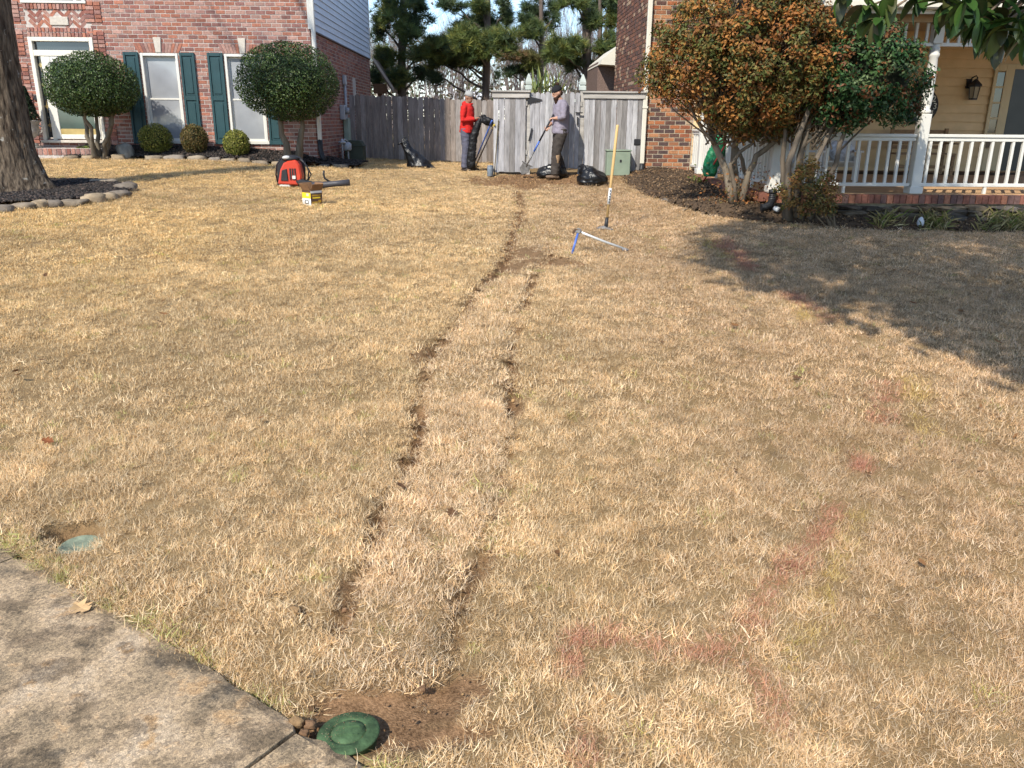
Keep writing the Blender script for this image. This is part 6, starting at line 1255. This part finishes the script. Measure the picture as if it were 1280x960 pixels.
patch('R', -S, S, .195, .228, wm); patch('R', -.08, .08, .15, .172, om); patch('R', -.07, .07, .115, .135, ym_); patch('R', -.085, .02, .04, .07, om); patch('R', .03, .085, .05, .09, om)
# ------------------------------------------------------------------ rubbish bags
def loft(secs, Y, name, m, parent, seed, wr=.02, n=44, sub=7):
    """secs: (px_left, px_right, py, depth) rows from the bottom up at depth Y"""
    rows = []; S_ = []
    for a, b in zip(secs, secs[1:]):
        for f in np.linspace(0, 1, sub, endpoint=False): S_.append([a[i]+(b[i]-a[i])*f for i in range(4)])
    S_.append(secs[-1]); V = []
    for l, r, py, dep in S_:
        A, Bp = PY(l, py, Y), PY(r, py, Y); c = (A+Bp)/2; w = (Bp.x-A.x)/2
        for j in range(n):
            a = 2*math.pi*j/n; q = Vector((c.x+w*math.cos(a), c.y+dep*math.sin(a), c.z)); nv = mnoise.noise(Vector((q.x*7+seed, q.y*7, q.z*4)))*wr+(.35-abs(mnoise.noise(Vector((q.x*13+seed+q.z*6, q.y*13, q.z*7)))))*wr*1.3+(.3-abs(mnoise.noise(Vector((q.x*31+seed, q.y*31, q.z*17)))))*wr*.6; q += Vector((math.cos(a), math.sin(a), .3))*nv; V.append(q)
    mb = MB(); k = len(S_); fs = [(i*n+j, i*n+(j+1) % n, (i+1)*n+(j+1) % n, (i+1)*n+j) for i in range(k-1) for j in range(n)]+[tuple(range(n-1, -1, -1)), tuple((k-1)*n+j for j in range(n))]; mb.add(V, fs); return mb.build(name, m, parent, smooth=True)
p = G(525, 210); t = thing('rubbish_bag', p, 'black plastic bag standing tent like before the brown fence', 'bag'); loft([(509, 546, 211, .22), (509.5, 541, 207, .24), (509, 536, 201, .2), (506.5, 526, 193, .15), (504, 517, 186, .1), (501.5, 511, 179, .06), (502, 509, 175, .04), (504, 507, 171.5, .02)], p.y, 'bag_body', bpl, t, 3, .026); m = MB(); m.tube([PY(504, 178, p.y), PY(500, 179, p.y-.03), PY(497, 181, p.y-.05)], [.04, .03, .01], 7); m.build('bag_knot', bpl, t, smooth=True)
p = G(740, 230); t = thing('rubbish_bag', p, 'full black rubbish bag slumped by the latch post', 'bag'); loft([(725, 755, 231.5, .24), (722, 758, 227, .28), (723, 756, 220, .28), (725, 748, 213, .22), (726, 740, 209, .14), (726, 733, 206.5, .06)], p.y, 'bag_body', bpl, t, 5, .045); m = MB(); m.tube([PY(729, 208, p.y), PY(726, 207, p.y), PY(723, 208.5, p.y)], [.05, .03, .012], 7); m.build('bag_knot', bpl, t, smooth=True)
Yb = 17.0; p = gv(PY(688, 220, Yb).x, Yb); t = thing('rubbish_bag', p, 'flat glossy black bag lying behind the bearded worker', 'bag'); loft([(672, 707, 221, .16), (671, 709, 217, .2), (675, 707, 211, .18), (683, 704, 207, .12), (687, 700, 205, .05)], Yb, 'bag_body', bpl, t, 8, .042); MB().ball(PY(687, 209, Yb-.16), (.045, .03, .02), (1, 1, 1), 8, 6).build('bag_label', white, t)
p = G(613, 216); p.y = min(p.y, 17.3); p = gv(p.x, p.y); t = thing('metal_can', p, 'small blue grey can standing before the fence corner', 'can'); cm = mat('blue_grey_metal', (.17, .20, .235), .5, .5, 20, .25, usecol=False); MB().lathe([(.055, 0), (.064, .01), (.064, .19), (.06, .2), (.064, .205)], p, 16).build('can_body', cm, t, smooth=True); MB().lathe([(.06, .206), (.06, .216), (.02, .222), (.001, .222)], p, 16).build('can_lid', cm, t, smooth=True)
# ------------------------------------------------------------------ rake with green jacket on the porch rail
rb = G(872, 239); rt_ = PX(919, 160, PXL-.07); t = thing('leaf_rake', rb, 'leaf rake with red handle and black fan leaning on the porch rail', 'rake'); d = dirv(rb, rt_); L = (rt_-rb).length; rm = mat('red_handle', (.42, .05, .04), .5, .4, usecol=False)
MB().tube([rb+d*.05, rb+d*L*.82], .015, 9).build('handle', rm, t, smooth=True); MB().tube([rb+d*L*.82, rb+d*L*.9], .0165, 9).build('white_band', white, t, smooth=True); MB().tube([rb+d*L*.9, rb+d*L], .0165, 9).build('grip', bluem, t, smooth=True); MB().tube([rb-d*.03, rb+d*.1], .02, 9).build('ferrule', alu, t, smooth=True)
for i in range(15):
    a = -.75+1.5*i/14; fd = Vector((-math.cos(a)*.7-.1, math.sin(a)*.75-.25, -.05)); e = rb+fd*.62; MB().tube([rb, rb.lerp(e, .5)+Vector((0, 0, .045)), gv(e.x, e.y, .03)], [(.006, .012)]*3, 5).build('tine', blk, t)
gj = mat('green_nylon', (.01, .16, .06), .5, .4, 5, .2, .5, 18, usecol=False); jc = PX(896, 180, PXL-.12); t = thing('green_jacket', Vector((jc.x, jc.y, float(gz(jc.x, jc.y)))), 'bright green jacket hung over the rake at the porch rail', 'jacket'); Yj = PX(890, 180, PXL-.2).y
loft([(882, 893, 221, .04), (879.5, 896, 214, .09), (880, 898, 206, .11), (884, 904, 196, .13), (888, 909, 186, .14), (892, 909, 176, .13), (895, 907, 168, .10), (898, 905, 163, .06)], Yj, 'jacket_body', gj, t, 4, .035); loft([(887, 893, 218, .03), (886, 896, 208, .04), (890, 902, 198, .06), (893, 905, 190, .06)], Yj-.13, 'sleeve', gj, t, 6, .02)
loft([(899, 910, 196, .05), (901, 911, 186, .07), (900, 909, 174, .07), (898, 906, 164, .05)], Yj+.05, 'sleeve', gj, t, 9, .02)
# ================================================================== people
def solid(name, mb, m, parent, voxel=.012, smooth=6, fold=0.0, seed=0):
    """fuse overlapping shapes into one continuous skin (voxel remesh), then soften"""
    me = mb.mesh('tmp', m); ob = bpy.data.objects.new('tmp', me); C.objects.link(ob); r = ob.modifiers.new('r', 'REMESH'); r.mode = 'VOXEL'; r.voxel_size = voxel; s = ob.modifiers.new('s', 'SMOOTH'); s.iterations = smooth; s.factor = .5
    ev = ob.evaluated_get(bpy.context.evaluated_depsgraph_get()); nm = bpy.data.meshes.new_from_object(ev); bpy.data.objects.remove(ob); bpy.data.meshes.remove(me); nm.name = name
    n = len(nm.vertices); co = np.empty(n*3); nm.vertices.foreach_get('co', co); co = co.reshape(-1, 3)
    if fold:
        no = np.empty(n*3); nm.vertices.foreach_get('normal', no); no = no.reshape(-1, 3); f = np.array([mnoise.noise(Vector((p[0]*11+seed, p[1]*11, p[2]*17+4*p[0])))+.5*mnoise.noise(Vector((p[0]*25, p[1]*25+seed, p[2]*34))) for p in co]); co = co+no*(f*fold)[:, None]
    inv = np.array(world_of(parent).inverted()); co = co@inv[:3, :3].T+inv[:3, 3]; nm.vertices.foreach_set('co', co.ravel()); nm.polygons.foreach_set('use_smooth', np.ones(len(nm.polygons), bool))
    nm.materials.clear(); nm.materials.append(m); nm.update(); return link(name, nm, parent)
def hand(mb, M, wrist, tip, up, curl, r=1.0):
    """palm and five curled fingers along wrist->tip"""
    w, tp = Vector(wrist), Vector(tip); d = (tp-w).normalized(); s = d.cross(Vector(up)).normalized(); u = s.cross(d); pl = w+d*.085
    mb.tube([M@(w-d*.02), M@(w+d*.03), M@(w+d*.06), M@(pl+d*.005)], [(.026, .024), (.033, .022), (.038, .02), (.034, .016)], 10)
    for i, (o, L) in enumerate(((-.03, .062), (-.01, .075), (.01, .072), (.028, .055))):
        p = pl+s*o; c = curl; pts = [p-d*.015, p+d*L*.42*math.cos(c*.5)-u*L*.42*math.sin(c*.5)]; pts.append(pts[1]+(d*math.cos(c*1.4)-u*math.sin(c*1.4))*L*.34); pts.append(pts[2]+(d*math.cos(c*2.1)-u*math.sin(c*2.1))*L*.28); mb.tube([M@q for q in pts], [.0098, .0095, .009, .0075], 7)
    p = w+d*.03-s*.03; mb.tube([M@p, M@(p-s*.025+d*.025-u*.01), M@(p-s*.02+d*.06-u*.03)], [.013, .011, .009], 7)
def E(mb, M, pts, rad, n=14): mb.tube([M@Vector(p) for p in pts], rad, n)
def person(loc, rz, label, P, mats_, hair):
    t = thing('person', loc, label, 'person', rz=rz); M = world_of(t); skin, top, leg, boot = mats_; body = MB(); lean = P['lean']; hx, hz0 = P['hip']
    def sp(z, dx=0): return (hx+lean*(z-.95)/.55+dx, 0, z)
    E(body, M, [sp(.93), sp(1.1), sp(1.3), sp(1.42), sp(1.49)], [(.11, .15), (.10, .145), (.115, .165), (.10, .17), (.06, .08)]); hc = Vector(P['head'])
    E(body, M, [sp(1.44), (hc.x-.03, hc.y, hc.z-.10), (hc.x-.015, hc.y, hc.z-.03)], [.062, .056, .06])
    hd = P['gaze']; Mh = M@Matrix.Translation(hc)@Matrix.Rotation(hd[0], 4, 'Z')@Matrix.Rotation(hd[1], 4, 'Y')
    def hb(c, r): body.ball(Mh@Vector(c), r, (1, 1, 1), 16, 12, M=Mh.to_3x3())
    hb((0, 0, .02), (.098, .078, .105)); hb((.025, 0, -.05), (.075, .06, .07)); hb((.06, 0, -.085), (.03, .03, .025)); hb((.10, 0, -.012), (.02, .012, .022)); hb((.092, 0, .015), (.012, .01, .03)); hb((.088, 0, -.052), (.012, .026, .009))
    for s in (-1, 1): hb((-.005, s*.078, -.005), (.02, .01, .03)); hb((.085, s*.032, .03), (.014, .018, .008))
    for s, ar in ((-1, P['r_arm']), (1, P['l_arm'])):
        sh, el, wr, tip = ar; E(body, M, [sh, Vector(sh).lerp(Vector(el), .5), el, Vector(el).lerp(Vector(wr), .35), wr], [.055, .05, .042, .042, .027], 12); hand(body, M, wr, tip, (0, 0, 1), P['curl'])
    for s, lg in ((-1, P['r_leg']), (1, P['l_leg'])): E(body, M, [lg[0], Vector(lg[0]).lerp(Vector(lg[1]), .5), lg[1], Vector(lg[1]).lerp(Vector(lg[2]), .35), lg[2]], [.085, .075, .055, .058, .04], 12)
    solid('body', body, skin, t, .0065, 3)
    ey = MB()
    for s in (-1, 1): e1 = MB(); e1.ball(Mh@Vector((.088, s*.032, .012)), (.009, .011, .007), (1, 1, 1), 8, 6, M=Mh.to_3x3()); e1.build('eye', mat('eye_dark', (.03, .02, .015), .3, usecol=False), t, smooth=True)
    # top
    j = MB(); E(j, M, [sp(.86), sp(.9), sp(1.05), sp(1.25), sp(1.38), sp(1.455), sp(1.50)], [(.168, .205), (.17, .208), (.155, .195), (.165, .21), (.142, .21), (.105, .152), (.072, .085)], 18)
    for ar in (P['r_arm'], P['l_arm']):
        sh, el, wr, tip = ar; cu = Vector(el).lerp(Vector(wr), P['cuff']); E(j, M, [Vector(sh)+Vector((0, -math.copysign(.06, sh[1]), .0)), sh, Vector(sh).lerp(Vector(el), .5), el, Vector(el).lerp(Vector(wr), P['cuff']*.5), cu], [.075, .078, .07, .064, .056, .05], 14)
    if hair == 'beanie': E(j, M, [(hc.x-.09, 0, hc.z-.22), (hc.x-.12, 0, hc.z-.13), (hc.x-.10, 0, hc.z-.08)], [(.07, .11), (.065, .10), (.03, .07)]); E(j, M, [(hc.x+.02, 0, hc.z-.17), (hc.x+.01, 0, hc.z-.14)], [(.09, .085), (.08, .075)])
    solid('hoodie' if hair == 'beanie' else 'shirt', j, top, t, .013, 4, .009, 3)
    l = MB(); E(l, M, [sp(1.0), sp(.94), sp(.84)], [(.125, .165), (.135, .18), (.11, .165)], 18)
    for lg in (P['r_leg'], P['l_leg']):
        an = Vector(lg[2])+Vector((0, 0, -.02)); E(l, M, [Vector(lg[0])+Vector((0, 0, .06)), lg[0], Vector(lg[0]).lerp(Vector(lg[1]), .5), lg[1], Vector(lg[1]).lerp(an, .45), an], [.112, .118, .108, .095, .092, .088], 14)
    solid('trousers', l, leg, t, .013, 4, .010, 7)
    for lg, fdir in ((P['r_leg'], P['r_toe']), (P['l_leg'], P['l_toe'])):
        b = MB(); a = Vector(lg[2]); f = Vector((math.cos(fdir), math.sin(fdir), 0)); E(b, M, [a+Vector((0, 0, .04)), a+Vector((0, 0, -.02)), a-f*.01+Vector((0, 0, -.05))], [.052, .055, .055], 12); g0 = Vector((a.x, a.y, .04)); E(b, M, [g0-f*.085, g0-f*.05, g0+f*.06, g0+f*.14, g0+f*.19], [(.03, .032), (.045, .04), (.046, .038), (.045, .032), (.025, .022)], 12); solid('boot', b, boot, t, .011, 3)
    hm = {'beanie': mat('grey_knit', (.34, .34, .325), .95, .1, 60, .15, .5, 160, usecol=False), 'cap': mat('black_knit', (.02, .02, .022), .9, .1, usecol=False)}[hair]
    h = MB(); h.ball(Mh@Vector((-.008, 0, .055)), (.108, .09, .095), (1, 1, 1), 18, 12, M=Mh.to_3x3()); h.v = [v if (Mh.inverted()@Vector(v)).z > .028 else tuple(Mh@Vector((*(Mh.inverted()@Vector(v)).xy, .028))) for v in h.v]; h.build('beanie' if hair == 'beanie' else 'cap', hm, t, smooth=True)
    hr = mat('brown_hair', (.035, .017, .010), .8, .2, 60, .3, usecol=False)
    if hair == 'cap':
        b = MB(); b.ball(Mh@Vector((-.06, 0, .15)), (.04, .04, .038), (1, 1, 1), 12, 8, .1, random.Random(2)); b.build('hair_bun', hr, t, smooth=True); b = MB()
        for c, r in (((.06, 0, -.085), (.058, .064, .055)), ((.075, 0, -.15), (.048, .048, .075)), ((.02, 0, -.06), (.06, .08, .042))): b.ball(Mh@Vector(c), r, (1, 1, 1), 14, 9, M=Mh.to_3x3())
        solid('beard', b, hr, t, .01, 2, .006); b = MB(); b.ball(Mh@Vector((-.055, 0, -.02)), (.05, .074, .055), (1, 1, 1), 14, 9, M=Mh.to_3x3()); b.build('hair', hr, t, smooth=True)
    return t, M
def loc_of(p, t): return world_of(t).inverted()@Vector(p)
skinA, skinB = mat('skin_tan', (.30, .16, .10), .6, .35, 20, .08, usecol=False), mat('skin_light', (.50, .28, .19), .6, .35, 20, .08, usecol=False)
g = G(584, 214); 
P1 = dict(lean=.03, hip=(0, .95), head=(.055, 0, 1.63), gaze=(0, .28), cuff=.95, curl=.75, r_arm=((.02, -.20, 1.41), (.0, -.25, 1.13), (.25, -.10, 1.17), (.33, -.05, 1.19)), l_arm=((.02, .20, 1.41), (.03, .24, 1.13), (.27, .09, 1.16), (.35, .05, 1.18)),
          r_leg=((0, -.09, .90), (.02, -.10, .50), (-.02, -.10, .10)), l_leg=((0, .09, .90), (.05, .11, .50), (.06, .12, .10)), r_toe=-.25, l_toe=.2)
t1, M1 = person(g, math.radians(-22), 'worker in red hoodie and grey beanie looking down at a black bag', P1, (skinA, mat('red_fleece', (.50, .022, .018), .85, .2, 8, .1, .2, 60, usecol=False), mat('slate_trousers', (.10, .10, .135), .85, .2, 10, .2, .2, 50, usecol=False), mat('dark_boot', (.05, .04, .035), .7, .3, usecol=False)), 'beanie')
hp = M1@Vector((.36, 0, 1.17)); bg = thing('held_bag', hp, 'black plastic bag hanging open from the hands of the red hooded worker', 'bag')
m = MB(); zf = g.z; E0 = lambda pts, rad: m.tube([Vector(q) for q in pts], rad, 16); f_ = (M1.to_3x3()@Vector((1, 0, 0)))
E0([hp+Vector((0, 0, .04)), hp+f_*(-.09)+Vector((0, -.07, -.14)), hp+f_*(-.19)+Vector((0, -.13, -.4)), hp+f_*(-.24)+Vector((0, -.16, -.75)), hp+f_*(-.26)+Vector((0, -.16, -1.03)), hp+f_*(-.26)+Vector((0, -.16, -1.1))], [.05, (.075, .09), (.095, .07), (.10, .06), (.11, .06), (.08, .04)]); E0([hp+Vector((0, 0, .02)), hp+f_*.1+Vector((0, 0, -.04)), hp+f_*.24+Vector((0, .02, -.08)), hp+f_*.33+Vector((0, .03, -.03))], [.05, .09, (.08, .13), .03]); E0([hp, hp+f_*.05+Vector((0, -.02, .06)), hp+f_*.12+Vector((0, 0, .07))], [.05, .045, .02])
solid('bag_body', m, mat('black_bag_matte', (.007, .007, .008), .55, .3, 5, .3, .6, 14, usecol=False), bg, .012, 2, .013, 5)
g = G(699, 223); s_ = .99
P2 = dict(lean=-.02, hip=(0, .95), head=(.08, 0, 1.62), gaze=(0, .42), cuff=.55, curl=1.2, r_arm=((.02, .0, 0),)*4, l_arm=((0, 0, 0),)*4, r_leg=((0, -.09, .90), (.05, -.10, .50), (-.12, -.12, .10)), l_leg=((0, .09, .90), (.10, .10, .50), (.12, .11, .10)), r_toe=.15, l_toe=-.1)
tmp = Matrix.Translation(g)@Matrix.Rotation(math.radians(180+12), 4, 'Z'); hA = tmp.inverted()@PY(690, 150, g.y-.12); hB = tmp.inverted()@PY(681, 158, g.y-.06); tl = (PY(692, 143, g.y-.10), PY(655, 213, g.y-.02)); ax = dirv(*tl)
def on_tool(py): f = (py-143)/(213-143); return Vector(tl[0]).lerp(Vector(tl[1]), f)
hA = tmp.inverted()@(on_tool(148)); hB = tmp.inverted()@(on_tool(160)); u_ = lambda h, e: h+(Vector(e)-h).normalized()*.085
# camera-side arm is his left (local +y is toward the camera after the turn)
shL, elL = Vector((.0, .20, 1.41)), Vector((-.02, .30, 1.15)); shR, elR = Vector((.02, -.20, 1.41)), Vector((.06, -.24, 1.12)); P2['l_arm'] = (shL, Vector((.04, .29, 1.16)), u_(hA, (.04, .29, 1.16)), hA); P2['r_arm'] = (shR, elR, u_(hB, elR), hB)
t2, M2 = person(g, math.radians(180+12), 'bearded worker in lilac grey shirt and dark cap digging at the gate', P2, (skinB, mat('lilac_shirt', (.235, .21, .25), .9, .1, 6, .12, .2, 60, usecol=False), mat('charcoal_work_trousers', (.055, .046, .040), .9, .15, 9, .3, .3, 40, usecol=False), mat('tan_boot', (.16, .11, .075), .8, .2, 14, .25, usecol=False)), 'cap')
k_ = M2@Vector((.10, .165, .40)); kp = MB(); kp.ball(k_, (.05, .035, .12), (1, 1, 1), 12, 8, .06, random.Random(3)); kp.build('knee_patch', mat('muddy_tan', (.30, .20, .12), .95, .1, 30, .3, usecol=False), t2, smooth=True)
t = thing('digging_tool', gv(tl[1].x, tl[1].y), 'long black and blue digging shovel held by the bearded worker', 'shovel'); e = on_tool(197); MB().tube([Vector(tl[0]), on_tool(176)], .018, 10).build('grip', mat('black_grip', (.03, .03, .035), .6, usecol=False), t, smooth=True); MB().tube([on_tool(176), on_tool(189)], .019, 10).build('blue_sleeve', bluem, t, smooth=True); MB().tube([on_tool(189), on_tool(208)], .016, 10).build('shaft', steel, t, smooth=True)
b = Vector(tl[1]); s = ax.cross(Vector((0, 1, 0))).normalized(); MB().tube([on_tool(205)-s*.12, on_tool(205)+s*.12], .013, 8).build('foot_bar', steel, t); m = MB(); m.prism([b+s*.09-ax*.13, b+s*.10+ax*.0, b+ax*.10, b-s*.10+ax*.0, b-s*.09-ax*.13], (0, .02, 0)); m.build('blade', steel, t, bevel=.004)
